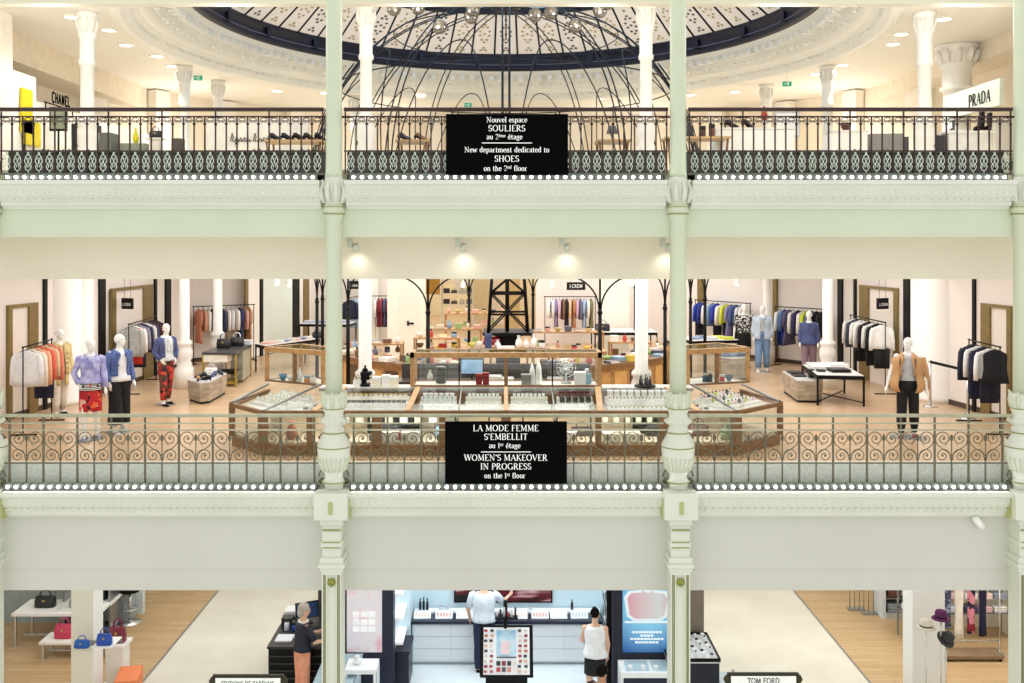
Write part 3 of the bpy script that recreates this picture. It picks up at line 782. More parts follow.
# ------------------------------------------------------------------ glazed showcase island
PA, PB_, PC_, PD = (-4.74, 16.6), (-4.0, 15.8), (3.8, 15.8), (4.77, 16.7)
PL, PR = (-4.49, 18.1), (4.45, 18.1)
IL, IR = (-3.35, 17.3), (3.3, 17.3)
ZF, ZB = .74, .95
r = E('showcase', 'long oak and glass showcase counter with angled ends behind the railing', 'showcase', (0, 0, 0))
outline = [PA, PB_, PC_, PD, PR, IR, (2.9, 16.95), (-2.9, 16.95), IL, PL]
def inset(pts, k, c=(0, 17.2)): return [(c[0] + (x - c[0]) * (1 - k / abs(x - c[0] if abs(x) > .5 else 9)), c[1] + (y - c[1]) * (1 - k / max(.4, abs(y - c[1])))) for x, y in pts]
MB().prism(outline, 0, .17).build('plinth', OAKD, r)
MB().prism([(x * .99, 17.0 + (y - 17.0) * .9) for x, y in outline], .17, .2).build('floor_board', mat('#e9dcc4', .5), r)
MB().prism([(x * .985, 17.05 + (y - 17.05) * .9) for x, y in outline], .645, .655).build('display_deck', mat('#f3efe6', .4), r)
def rail_along(b, pts, z0, z1, t):
    for p, q in zip(pts, pts[1:]):
        p, q = Vector((*p, 0)), Vector((*q, 0)); d = (q - p).normalized(); nn = Vector((-d.y, d.x, 0)) * t / 2
        p, q = p - d * t / 2, q + d * t / 2
        c = [p - nn, q - nn, q + nn, p + nn]
        b.add([v + Vector((0, 0, z0)) for v in c] + [v + Vector((0, 0, z1)) for v in c], [(0, 1, 2, 3), (4, 5, 6, 7), (0, 1, 5, 4), (1, 2, 6, 5), (2, 3, 7, 6), (3, 0, 4, 7)])
    return b
rail_along(MB(), [PL, PA, PB_, PC_, PD, PR], .67, ZF, .07).build('front_rail', OAKD, r)
FX = [-4.0, -3.23, -2.13, -1.05, 0.0, 1.52, 2.6, 3.8]
for k, x in enumerate(FX + [None, None]):
    if x is None: x, y = (PA if k == len(FX) else PD); w = .09
    else: y = 15.8; w = .10 if k in (1, 3, 5) else .16
    MB().bx(x - w / 2, x + w / 2, y - .03, y + .05, .17, .67).build('post', OAKD, r)
b = MB()
for p, q in ((PL, PA), (PA, PB_), (PB_, PC_), (PC_, PD), (PD, PR)):
    b.slab((*p, .17), (*q, .17), (*q, .68), (*p, .68), .006)
b.build('front_glass', GLASS, r)
# back partition of the lower compartment
MB().bx(-3.9, 3.7, 16.7, 16.74, .2, .645).build('back_board', mat('#e3d2b4', .5, noise=.08, scale=2), r)
for s, P0, Q0 in ((-1, (-4.3, 17.6), (-3.9, 16.74)), (1, (4.3, 17.6), (3.7, 16.74))):
    b = MB(); b.slab((*P0, .2), (*Q0, .2), (*Q0, .645), (*P0, .645), .03); b.build('back_board', mat('#dcc9a8', .5, noise=.08, scale=2), r)
for x0, x1 in ((-2.4, -1.5), (2.2, 3.1)): MB().bx(x0, x1, 16.62, 16.69, .2, .645).build('dark_back_board', BLACK, r)
# sloping glass lid and its bars
def lid(p, zp): return (p[0], p[1], zp)
b = MB()
b.slab((*PB_, ZF), (*PC_, ZF), (2.9, 16.95, ZB), (-2.9, 16.95, ZB), .006)
b.slab((*PA, ZF), (*PB_, ZF), (-2.9, 16.95, ZB), (*IL, ZB), .006)
b.slab((*PL, ZF + .1), (*PA, ZF), (*IL, ZB), (-3.5, 17.6, ZB), .006)
b.slab((*PC_, ZF), (*PD, ZF), (*IR, ZB), (2.9, 16.95, ZB), .006)
b.slab((*PD, ZF), (*PR, ZF + .1), (3.5, 17.6, ZB), (*IR, ZB), .006)
b.build('glass_lid', GLASS, r)
LB_ = mat('#d9b183', .45, noise=.15, scale=9)
for x0, x1, w, m in ((-3.16, -2.85, .10, LB_), (-1.62, -1.55, .09, LB_), (0, 0, .07, LB_), (1.55, 1.62, .10, LB_), (3.16, 2.85, .11, LB_), (-4.0, -3.35, .03, STEEL), (3.8, 3.35, .03, STEEL), (-.78, -.78, .02, STEEL), (.8, .8, .02, STEEL)):
    y1 = 16.95 if abs(x1) < 3.3 else 17.25
    MB().slab((x0 - w / 2, 15.8, ZF - .02), (x0 + w / 2, 15.8, ZF - .02), (x1 + w / 2, y1, ZB - .01), (x1 - w / 2, y1, ZB - .01), .03).build('lid_bar', m, r)
for p, q in ((PA, (-4.49, 18.1)), (PD, (4.45, 18.1))):
    MB().cone((*p, ZF), (q[0], q[1], ZF + .1), .025, n=6).build('lid_bar', STEEL, r)
# white service ledge behind the lid
MB().bx(-3.3, 3.3, 16.95, 17.30, ZB - .03, ZB).build('ledge', mat('#f6f1e8', .4), r)
MB().bx(-3.3, 3.3, 16.93, 16.95, ZB - .06, ZB - .02).build('ledge_edge', STEEL, r)
MB().bx(-3.0, 3.0, 17.25, 17.29, .0, ZB - .03).build('rear_panel', OAK, r)
# three tall glass vitrines standing on the showcase
def vitrine(lab, poly, z0, z1, posts, mid=()):
    v = E('vitrine', lab, 'vitrine', (0, 0, 0))
    c = Vector((sum(p[0] for p in poly) / len(poly), sum(p[1] for p in poly) / len(poly), 0))
    ring_ = poly + [poly[0]]
    rail_along(MB(), ring_, z1 - .09, z1, .07).build('top_frame', OAK, v)
    rail_along(MB(), ring_, z0, z0 + .03, .06).build('bottom_frame', OAKD, v)
    MB().prism([(c.x + (x - c.x) * .98, c.y + (y - c.y) * .98) for x, y in poly], z0, z0 + .02).build('floor_board', mat('#f1ece2', .4), v)
    for x, y in posts + list(mid): MB().bx(x - .033, x + .033, y - .033, y + .033, z0, z1 - .05).build('post', OAK if (x, y) in posts else OAKD, v)
    b = MB()
    for p, q in zip(ring_, ring_[1:]): b.slab((*p, z0), (*q, z0), (*q, z1 - .02), (*p, z1 - .02), .006)
    b.build('pane', GLASS, v)
    MB().prism(poly, z1 - .012, z1 - .006).build('top_glass', glass('top_glass', '#e6efe6', .12), v)
    return v
PV = [(-4.47, 17.95), (-3.3, 17.32), (-3.12, 17.75), (-3.95, 18.5)]
vitrine('left oak framed glass vitrine on the angled end of the showcase', PV, .92, 1.56, PV, [(-3.88, 17.63)])
PV = [(3.28, 17.32), (4.47, 17.75), (4.1, 18.5), (3.05, 17.95)]
vitrine('right oak framed glass vitrine on the angled end of the showcase', PV, .92, 1.58, PV, [(3.85, 17.54)])
PV = [(-1.66, 17.0), (1.66, 17.0), (1.66, 17.55), (-1.66, 17.55)]
vitrine('long middle oak framed glass vitrine on top of the showcase', PV, .955, 1.56, PV, [(0, 17.0)])
for x in (-.83, .82): MB().bx(x - .012, x + .012, 16.98, 17.0, .95, 1.5).build('lid_post', BLACK, r)

# ------------------------------------------------------------------ goods in and on the showcase
def item(kind, col, w, h, d=None, m2=None):
    """small goods: box, bottle, jar, tube, dome, bag, book; returns a root empty with parts"""
    d = d or w
    m = col if not isinstance(col, str) else mat(col, .35, noise=.03)
    cap = m2 if m2 is not None and not isinstance(m2, str) else mat(m2 or '#1c1a1a', .3)
    r = link({'box': 'box', 'bottle': 'bottle', 'jar': 'jar', 'tube': 'cosmetic_tube', 'pump': 'pump_bottle', 'bag': 'handbag', 'fold': 'folded_garment', 'bowl': 'bowl', 'vase': 'vase', 'book': 'book'}[kind], None)
    if kind == 'box':
        MB().bx(-w / 2, w / 2, -d / 2, d / 2, 0, h * .78).build('body', m, r); MB().bx(-w / 2 - .002, w / 2 + .002, -d / 2 - .002, d / 2 + .002, h * .78, h).build('lid', m if m2 is None else cap, r)
    elif kind == 'bottle':
        MB().lathe([(w * .46, 0), (w * .5, .01), (w * .5, h * .62), (w * .42, h * .7), (w * .16, h * .75), (w * .16, h * .8)], n=12).build('body', m, r)
        MB().lathe([(w * .24, h * .78), (w * .24, h), (w * .2, h * 1.01)], n=10).build('cap', cap, r)
    elif kind == 'jar':
        MB().lathe([(w * .45, 0), (w * .5, .008), (w * .5, h * .65), (w * .46, h * .7)], n=14).build('body', m, r)
        MB().lathe([(w * .5, h * .68), (w * .5, h * .97), (w * .46, h)], n=14).build('lid', cap, r)
    elif kind == 'tube':
        MB().lathe([(w * .32, 0), (w * .32, h * .3)], n=10).build('cap', cap, r)
        MB().loft([[(math.cos(2 * PI * k / 10) * w * (.3 + .2 * t), math.sin(2 * PI * k / 10) * w * (.3 - .26 * t), h * (.3 + .7 * t)) for k in range(10)] for t in (0, .5, 1)]).build('body', m, r)
    elif kind == 'pump':
        MB().lathe([(w * .46, 0), (w * .5, .01), (w * .5, h * .6), (w * .2, h * .68), (w * .14, h * .8)], n=12).build('body', m, r)
        MB().cone((0, 0, h * .78), (0, 0, h * .95), w * .1, n=6).bx(-w * .1, w * .45, -w * .1, w * .1, h * .93, h).build('pump', cap, r)
    elif kind == 'bag':
        MB().loft([[(math.copysign(abs(math.cos(2 * PI * k / 16)) ** .5, math.cos(2 * PI * k / 16)) * w / 2 * s, math.copysign(abs(math.sin(2 * PI * k / 16)) ** .5, math.sin(2 * PI * k / 16)) * d / 2 * s2, h * z) for k in range(16)] for z, s, s2 in ((0, .94, .9), (.04, 1, 1), (.35, 1, .92), (.62, .9, .5), (.66, .86, .36))]).build('body', m, r)
        b = MB()
        for y in (-.12, .12): b.tube([(-w * .25, y * d, h * .55), (-w * .24, y * d, h * .85), (-w * .12, y * d, h), (w * .12, y * d, h), (w * .24, y * d, h * .85), (w * .25, y * d, h * .55)], h * .025, 6)
        b.build('handle', cap if m2 else m, r)
        MB().box((0, -d * .43, h * .42), (w * .12, d * .1, h * .1)).build('clasp', mat('#cdb36a', .3, .8), r)
    elif kind == 'fold':
        n = 3
        for k in range(n):
            z = h * k / n
            MB().loft([[(x, y, z + dz) for x, y in ((-w / 2 * s, -d / 2 * s), (w / 2 * s, -d / 2 * s), (w / 2 * s, d / 2 * s), (-w / 2 * s, d / 2 * s))] for dz, s in ((.002, .93), (h / n * .3, 1), (h / n * .7, 1), (h / n, .93))], smooth=False).build('layer', m if k % 2 == 0 else cap if m2 else m, r)
    elif kind == 'bowl':
        MB().lathe([(w * .2, 0), (w * .22, .01), (w * .4, h * .5), (w * .5, h), (w * .47, h), (w * .37, h * .5), (w * .15, h * .15)], n=16).build('body', m, r)
    elif kind == 'vase':
        MB().lathe([(w * .25, 0), (w * .4, h * .1), (w * .5, h * .35), (w * .4, h * .6), (w * .18, h * .8), (w * .2, h * .95), (w * .28, h), (w * .22, h), (w * .14, h * .85)], n=16).build('body', m, r)
    elif kind == 'book':
        MB().bx(-w / 2, w / 2, -d / 2, d / 2, 0, h).build('cover', m, r); MB().bx(-w / 2 + .01, w / 2 + .002, -d / 2 - .002, d / 2 - .01, h * .12, h * .88).build('pages', mat('#f0ebdd', .7), r)
    return r
_protos = {}
def put(kind, col, w, h, loc, lab, group, d=None, m2=None, rz=0, cat=None):
    key = (kind, col if isinstance(col, str) else col.name, w, h, d, m2 if m2 is None or isinstance(m2, str) else m2.name)
    if key not in _protos:
        o = item(kind, col, w, h, d, m2); _protos[key] = o
        o.location = loc; o.rotation_euler = (0, 0, rz)
    else:
        o = dup(_protos[key], loc, rz)
        if 'group' in o and not group: del o['group']
    return tag(o, lab, cat or {'box': 'box', 'bottle': 'bottle', 'jar': 'jar', 'tube': 'tube', 'pump': 'bottle', 'bag': 'bag', 'fold': 'folded clothes', 'bowl': 'bowl', 'vase': 'vase', 'book': 'book'}[kind], group)
random.seed(5)
# stepped white trays under the lid, one per bay
trays = [(-2.85, -1.68), (-1.48, -.86), (-.7, -.08), (.08, .72), (.88, 1.5), (1.72, 2.85)]
BAYL = ['first showcase bay', 'second showcase bay', 'third showcase bay', 'fourth showcase bay', 'fifth showcase bay', 'sixth showcase bay']
def step_tray(lab, x0, x1):
    t = E('display_tray', lab, 'tray', ((x0 + x1) / 2, 16.05, .655))
    h = (x1 - x0) / 2; m = mat('#f4f2ee', .4)
    MB().bx(-h, h, 0, .72, 0, .02).build('base', m, t)
    for k in range(3): MB().bx(-h, h, .12 + .22 * k, .13 + .22 * k + .2, .02, .05 + .055 * k).build('step', m, t)
for i, (x0, x1) in enumerate(trays): step_tray('white stepped tray in the ' + BAYL[i] + ' from the left', x0, x1)
def rows(i, kinds, gl):
    x0, x1 = trays[i]
    for rr in range(3):
        kd, col, w, h, m2, lab = kinds[rr % len(kinds)]
        n = max(1, int((x1 - x0 - .04) / (w * 1.22)))
        for k in range(n):
            x = x0 + .03 + (k + .5) * (x1 - x0 - .06) / n
            put(kd, col, w, h, (x, 16.05 + .22 + .22 * rr, .655 + .05 + .055 * rr + .001), lab + ' in the ' + ['front', 'middle', 'rear'][rr] + ' row of the ' + BAYL[i], gl, m2=m2)
rows(0, [('bottle', '#f6f6f4', .055, .09, '#f0f0ee', 'white cosmetic bottle'), ('box', '#26211f', .07, .06, '#e8e0cc', 'small dark box'), ('jar', '#f3efe4', .07, .06, '#ddc27a', 'cream jar with gold lid')], 'cosmetics in the first bay')
rows(1, [('box', '#dfeaf0', .08, .06, '#ffffff', 'pale blue box'), ('bottle', '#e9f1ee', .06, .09, '#88a5b8', 'pale bottle with blue cap'), ('box', '#f2f2ee', .07, .07, '#ffffff', 'white box')], 'cosmetics in the second bay')
rows(2, [('jar', '#fbfbf8', .075, .06, '#efece2', 'white jar'), ('box', '#fbfaf5', .06, .075, '#e3dfd2', 'white box'), ('bottle', '#fbfbf9', .055, .09, '#57544f', 'white bottle with dark cap')], 'white cosmetics in the third bay')
rows(3, [('jar', '#fbfbf8', .075, .06, '#f3eee0', 'white jar'), ('box', '#fbfaf5', .06, .075, '#e9e4c9', 'white box'), ('bottle', '#fbfbf9', .055, .09, '#4b4845', 'white bottle with dark cap')], 'white cosmetics in the fourth bay')
rows(4, [('bottle', '#e8ecec', .055, .08, '#ffffff', 'clear bottle'), ('jar', '#20302a', .09, .10, '#181818', 'dark candle jar'), ('jar', '#6e1a1e', .09, .11, '#4b1013', 'wine red candle jar')], 'candles in the fifth bay')
rows(5, [('tube', '#f4f1ea', .06, .10, '#d7cfae', 'white tube'), ('bottle', '#f7f7f4', .05, .09, '#2a2a2a', 'white bottle with black cap'), ('box', '#efeae0', .09, .12, '#ffffff', 'white carton')], 'cosmetics in the sixth bay')
# angled ends: flat trays of bottles
for s, cx, cy, nm in ((-1, -3.95, 16.85, 'left'), (1, 3.95, 16.9, 'right')):
    rz = R(-43) if s < 0 else R(43)
    t = E('display_tray', f'white tray of bottles under the {nm} angled glass lid', 'tray', (cx, cy, .657), rz)
    MB().bx(-.5, .5, -.3, .42, 0, .05).build('base', mat('#f4f2ee', .4), t)
    for k in range(2): MB().bx(-.48, .48, -.06 + k * .24, .14 + k * .24, .05, .09 + .03 * k).build('step', mat('#f8f7f3', .4), t)
    cols = ['#f5f5f1', '#e9efe6', '#f0e9d8'] if s < 0 else ['#f5f3ee', '#d5dd7a', '#e9e4e4', '#f2c9cf', '#4a4a4c']
    for rr in range(3):
        for k in range(9):
            lx = -.44 + k * .11; ly = -.18 + rr * .24
            c_, s_ = math.cos(rz), math.sin(rz)
            col = cols[(k + rr) % len(cols)]
            cn = {'#f5f5f1': 'white', '#e9efe6': 'pale green', '#f0e9d8': 'cream', '#f5f3ee': 'white', '#d5dd7a': 'lime', '#e9e4e4': 'pale grey', '#f2c9cf': 'pink', '#4a4a4c': 'charcoal'}[col]
            put('bottle', col, .06, .085, (cx + lx * c_ - ly * s_, cy + lx * s_ + ly * c_, .657 + [.05, .09, .12][rr] + .001), f'{cn} bottle in the {["front", "middle", "rear"][rr]} row under the {nm} angled lid', f'bottles under the {nm} angled lid', m2='#d9d4c6' if s < 0 else '#2c2c2e')
# second set of goods beside the angled trays
for s, nm in ((-1, 'left'), (1, 'right')):
    for k in range(6):
        put('box' if k % 2 else 'jar', ['#e7e5e0', '#b9b4a8', '#f6f4ee'][k % 3], .09, .07, (s * (3.22 + .0 * k) + s * (k % 3) * .13 - s * .1, 16.2 + .24 * (k // 3), .656), f'{["pale grey", "taupe", "white"][k % 3]} {"box" if k % 2 else "jar"} beside the {nm} slanting lid bar, {["front", "rear"][k // 3]} row', None)
# goods standing on the ledge and in the vitrines
zl = ZB + .001
def led(kind, col, w, h, px, lab, y=17.1, m2=None, d=None, z=zl, group=None, cat=None):
    put(kind, col, w, h, ((px - 506) * y / FPX, y, z), lab, group, d, m2, cat=cat)
for px, col, w, h, lab in ((377, '#efe7d4', .16, .17, 'cream gift box left on the white ledge'), (386, '#f6f4ef', .14, .2, 'white gift box in the row on the white ledge'), (394, '#f2e8d2', .15, .18, 'ivory gift box right in the row on the white ledge')):
    led('box', col, w, h, px, lab, m2='#fbfaf6')
for px, lab in ((355, 'clear bottle beside the left column on the ledge'), (360, 'second clear bottle right of the left column')): led('bottle', '#eef2ee', .07, .16, px, lab, m2='#cfcabc')
led('box', '#8f8f8d', .17, .2, 526, 'grey square carton left of the white paper cones', y=17.2)
led('box', '#fbfaf6', .2, .22, 580, 'white carton before the blue bottle in the middle vitrine', y=17.15, z=.977)
led('bottle', '#7fb3cf', .16, .26, 587, 'large pale blue bottle right in the middle vitrine', y=17.25, m2='#e8f2f8', z=.977)
led('jar', '#2b2d2c', .19, .3, 441, 'tall dark green canister behind the left end of the middle vitrine', y=17.3, m2='#3a3d3b', z=.977)
for px, lab in ((479, 'left red box of the pair in the middle vitrine'), (486, 'right red box of the pair in the middle vitrine')): led('box', '#8e1620', .11, .19 if px < 482 else .21, px, lab, y=17.15, m2='#a31d28', z=.977)
# black coffee machine
rr = E('coffee_machine', 'black coffee machine on the white ledge right of the left column', 'coffee machine', ((366 - 506) * 17.1 / FPX, 17.1, zl))
MB().bx(-.09, .07, -.1, .1, 0, .05).bx(-.09, .0, -.02, .1, .05, .26).bx(-.09, .1, -.1, .1, .2, .26).build('body', BLACK, rr, bevel=.01)
MB().cone((.04, -.05, .12), (.04, -.05, .2), .03, n=10).cone((.04, -.05, .15), (.16, -.06, .16), .012, n=6).build('brew_head', BLACK, rr)
MB().lathe([(.05, .26), (.05, .3), (.02, .32), (.02, .36), (.0, .37)], (-.02, .03, 0), 12).build('hopper', BLACK, rr)
# two white paper cones
for px, h, lab in ((532, .38, 'shorter white paper cone in the middle vitrine'), (538.5, .46, 'taller white paper cone in the middle vitrine')):
    o = MB().lathe([(.075, 0), (.07, .02), (.05, h * .6), (.008, h)], n=5, smooth=False).build('paper_cone', mat('#fbfaf7', .6), None, ((px - 506) * 17.2 / FPX, 17.2, .977))
    tag(o, lab, 'ornament')
# silver fan
rr = E('table_fan', 'round silver table fan in the middle vitrine', 'fan', ((566 - 506) * 17.3 / FPX, 17.3, .977))
MB().lathe([(.10, 0), (.10, .015), (.02, .03), (.015, .18)], n=14).build('stand', STEEL, rr)
b = MB()
for k in range(12): b.cone((0, -.04, .28), (math.cos(k * PI / 6) * .17, -.04, .28 + math.sin(k * PI / 6) * .17), .005, n=4)
for rad in (.17, .11, .06): b.tube([(math.cos(k * PI / 12) * rad, -.04, .28 + math.sin(k * PI / 12) * rad) for k in range(25)], .006, 5)
b.build('cage', CHROME, rr)
b = MB()
for k in range(4): b.box((math.cos(k * PI / 2 + .5) * .08, 0, .28 + math.sin(k * PI / 2 + .5) * .08), (.1, .006, .07), ry=-(k * PI / 2 + .5))
b.cone((0, -.03, .28), (0, .08, .28), .03, n=10).build('blade', mat('#c8ccd0', .3, .5), rr)
# glass dome with little bottles
rr = E('glass_dome', 'glass dome covering small dark bottles on the ledge left of the right column', 'glass dome', ((645 - 506) * 17.05 / FPX, 17.05, zl))
MB().lathe([(.19, 0), (.19, .02), (.17, .03)], n=24).build('base', BLACK, rr)
MB().lathe([(.165, .03), (.165, .22), (.13, .32), (.05, .38), (.015, .39)], n=24, cap=False).build('dome', GLASS, rr)
MB().lathe([(.02, .39), (.028, .42), (.0, .445)], n=10).build('knob', GLASS, rr)
for k in range(5):
    a = k * 1.26
    o = MB().lathe([(.028, 0), (.028, .09), (.01, .11), (.01, .15 + .03 * (k % 2))], n=10).build('perfume_bottle', mat('#2c2a2c', .2), None, ((645 - 506) * 17.05 / FPX + math.cos(a) * .09, 17.05 + math.sin(a) * .09, zl + .032))
    tag(o, 'small dark perfume bottle inside the glass dome', 'bottle', 'bottles inside the glass dome')
# corner vitrine contents
for k, (px, col, h, kd, cn) in enumerate(((283, '#4f87ad', .12, 'bowl', 'blue bowl'), (291, '#f4f2ee', .1, 'bowl', 'white bowl'), (300, '#f7f5f1', .26, 'vase', 'tall white vase'), (307, '#d98b4c', .13, 'jar', 'orange jar'), (313, '#efe6d6', .14, 'bottle', 'cream bottle'))):
    led(kd, col, .16 if kd == 'bowl' else .11, h, px, f'{cn} in the left glass vitrine', y=17.85 - (px - 283) * .01, z=.945, m2='#8fb4c8')
for k, (px, col, h, kd, cn) in enumerate(((705, '#31516c', .16, 'bottle', 'dark blue bottle'), (710, '#27313c', .18, 'bottle', 'black bottle'), (716, '#f6f4f2', .22, 'vase', 'white vase'), (722, '#c9404a', .12, 'jar', 'red jar'), (729, '#52707f', .1, 'bowl', 'slate blue bowl'))):
    led(kd, col, .16 if kd == 'bowl' else .1, h, px, f'{cn} in the right glass vitrine', y=17.68 + (px - 705) * .006, z=.945, m2='#d8dde0')
# goods in the lower glazed compartments
LOW = [('box', '#f2efe9', .3, .14, -1.95, 'white carton low in the second bay under the counter'), ('box', '#e9e6e0', .3, .14, -1.6, 'pale carton low in the second bay under the counter'), ('box', '#b02f35', .1, .12, -1.75, 'small red box low under the counter'), ('box', '#3e4c70', .1, .12, -1.63, 'small navy box low under the counter'), ('box', '#f4efdf', .3, .12, 1.75, 'cream carton low right under the counter'), ('box', '#efe9d6', .3, .12, 2.1, 'second cream carton low right under the counter'), ('bag', '#161416', .42, .3, -2.0, 'black quilted bag low left under the counter'), ('bag', '#1a1719', .5, .3, 2.62, 'black quilted bag low right under the counter'), ('bag', '#6b4a38', .36, .28, 3.3, 'brown leather bag low right under the counter'), ('fold', '#9cc9dd', .5, .16, -.95, 'pale blue folded throw under the counter'), ('bowl', '#f7f5f2', .3, .14, 1.05, 'white bowl low in the middle under the counter'), ('bag', '#473a38', .4, .22, 1.3, 'dark speckled bag beside the white bowl'), ('vase', '#a45a38', .2, .3, -3.6, 'terracotta vase under the left angled end'), ('vase', '#e8dfcf', .22, .34, -3.0, 'cream vase under the left end of the counter'), ('bowl', '#f0f0ec', .28, .14, 3.0, 'pale bowl under the right end'), ('vase', '#9fb48f', .2, .28, 3.7, 'green vase under the right angled end')]
for kd, col, w, h, x, lab in LOW:
    back = kd in ('bag', 'fold')
    put(kd, col, w, h, (x, 16.45 if back else 16.12, .205), lab, None, d=.18 if kd == 'bag' else None)
# upper shelf in the lower compartments
b = MB().bx(-2.9, -1.1, 16.25, 16.65, .42, .43).bx(1.55, 2.6, 16.25, 16.65, .42, .43)
b.build('inner_shelf', GLASS, r)
for k in range(7):
    put('box', ['#f6f5f1', '#e3ded2'][k % 2], .13, .12, (-2.75 + k * .25, 16.45, .431), f'{["white", "stone"][k % 2]} box on the glass shelf under the counter, left', 'boxes on the left inner shelf')
for k in range(5):
    put('bottle', '#eef0dc', .1, .15, (1.7 + k * .19, 16.45, .431), 'pale green bottle on the glass shelf under the counter, right', 'bottles on the right inner shelf', m2='#33302c')
# ------------------------------------------------------------------ till and goods inside the island
rr = E('till_desk', 'dark service desk with till inside the island', 'desk', (-.2, 18.7, 0))
MB().bx(-1.9, 1.9, -.3, .3, .78, .84).build('worktop', mat('#4b4240', .4), rr)
MB().bx(-1.85, 1.85, .2, .28, 0, 1.12).build('back_panel', mat('#463f40', .45, noise=.2), rr)
MB().bx(-1.85, -1.8, -.28, .2, 0, .78).bx(1.8, 1.85, -.28, .2, 0, .78).build('side_panel', mat('#463f40', .45), rr)
rr = E('computer_monitor', 'computer monitor with pale blue screen on the till desk', 'monitor', ((472 - 506) * 18.5 / FPX, 18.5, .84))
MB().bx(-.12, .12, -.08, .08, 0, .015).cone((0, .02, .01), (0, .02, .2), .02, n=8).build('stand', BLACK, rr)
MB().bx(-.23, .23, -.02, .02, .12, .44).build('bezel', BLACK, rr)
MB().bx(-.205, .205, -.024, -.02, .145, .415).build('screen', mat('#8fb6dc', .3, noise=.2, scale=5, emit=.5), rr)
for k, (px, col, h, kd, cn) in enumerate(((494, '#f3f1ee', .1, 'fold', 'stack of white tissue paper'), (506, '#e9e9e9', .06, 'fold', 'flat stack of white leaflets'), (555, '#bdbab6', .06, 'fold', 'grey folded cloth'), (430, '#d9d4cb', .2, 'vase', 'pale vase'))):
    led(kd, col, .3 if kd == 'fold' else .12, h, px, cn + ' on the till desk', y=18.55, z=.841)
area_light('showcase_fill', (-.1, 16.15, .63), 7.2, .2, 26, (1, .96, .9))  # unseen light added to brighten the lower compartments
area_light('vitrine_lamp', (0, 17.25, 1.53), 3.0, .2, 12, (1, .96, .9))
# ------------------------------------------------------------------ figures: one remeshed body each, clothes and hair as parts
def denim(n, a, b_): return ramp_mat(n, 'ShaderNodeTexNoise', [(.35, a), (.65, b_)], .8, 40, interp='LINEAR', Detail=4.0)
DENIM = denim('denim_blue', '#3f5590', '#6d83b8'); DENIML = denim('denim_pale', '#a9bbd0', '#ccd9e6'); JEANS = denim('denim_jeans', '#5e7fae', '#8fb0d4'); DENIMD = denim('denim_dark', '#3a436f', '#5b6699')
FLORAL = ramp_mat('red_floral_print', 'ShaderNodeTexVoronoi', [(0, '#c8202a'), (.28, '#e8622c'), (.45, '#3b1118'), (.6, '#b51624'), (.8, '#f0b9a8')], .7, 14, out='Color')
FLORALD = ramp_mat('dark_floral_print', 'ShaderNodeTexVoronoi', [(0, '#a31823'), (.3, '#c9443a'), (.5, '#2b1016'), (.7, '#5c3b2c')], .7, 16, out='Color')
STRIPE = ramp_mat('black_white_stripes', 'ShaderNodeTexWave', [(0, '#15141a'), (.5, '#f2f0ec')], .7, 12, bands_direction='Z')
STRIPEB = ramp_mat('fine_blue_stripes', 'ShaderNodeTexWave', [(0, '#5a5f70'), (.35, '#eceef2')], .7, 16, bands_direction='Z')
TWEED = ramp_mat('grey_tweed', 'ShaderNodeTexNoise', [(.35, '#8b8d8d'), (.5, '#aeb0ad'), (.65, '#cccac4')], .85, 60, interp='LINEAR', Detail=2.0)
PRINTBW = ramp_mat('black_white_print', 'ShaderNodeTexNoise', [(.45, '#25252b'), (.55, '#f1efec')], .7, 22)
LILAC = ramp_mat('lilac_check', 'ShaderNodeTexNoise', [(.4, '#9b96d2'), (.6, '#c4c6ee')], .7, 9, interp='LINEAR')
TRENCH = mat('#dcc68e', .75, noise=.08); CAMEL = mat('#c99b6d', .75, noise=.07); SKIN = mat('#e3b598', .5, noise=.03); SKIND = mat('#c08a68', .5, noise=.03)
HAIRB = mat('#120e0c', .85, noise=.3, scale=60, spec=.1); HAIRG = mat('#b9aea0', .5, noise=.2, scale=60)
def cloth(c): return mat(c, .8, noise=.07, scale=14, bump=.15)
PROF = [(.80, .085, .08), (.86, .145, .105), (.92, .172, .118), (.98, .162, .112), (1.06, .132, .097), (1.13, .126, .092), (1.22, .145, .105), (1.31, .158, .108), (1.38, .168, .095), (1.42, .165, .08), (1.455, .10, .066), (1.485, .058, .056), (1.56, .05, .052)]
def prof_at(z):
    for (z0, a0, b0), (z1, a1, b1) in zip(PROF, PROF[1:]):
        if z <= z1:
            t = max(0, (z - z0) / (z1 - z0)); return a0 + (a1 - a0) * t, b0 + (b1 - b0) * t
    return PROF[-1][1:]
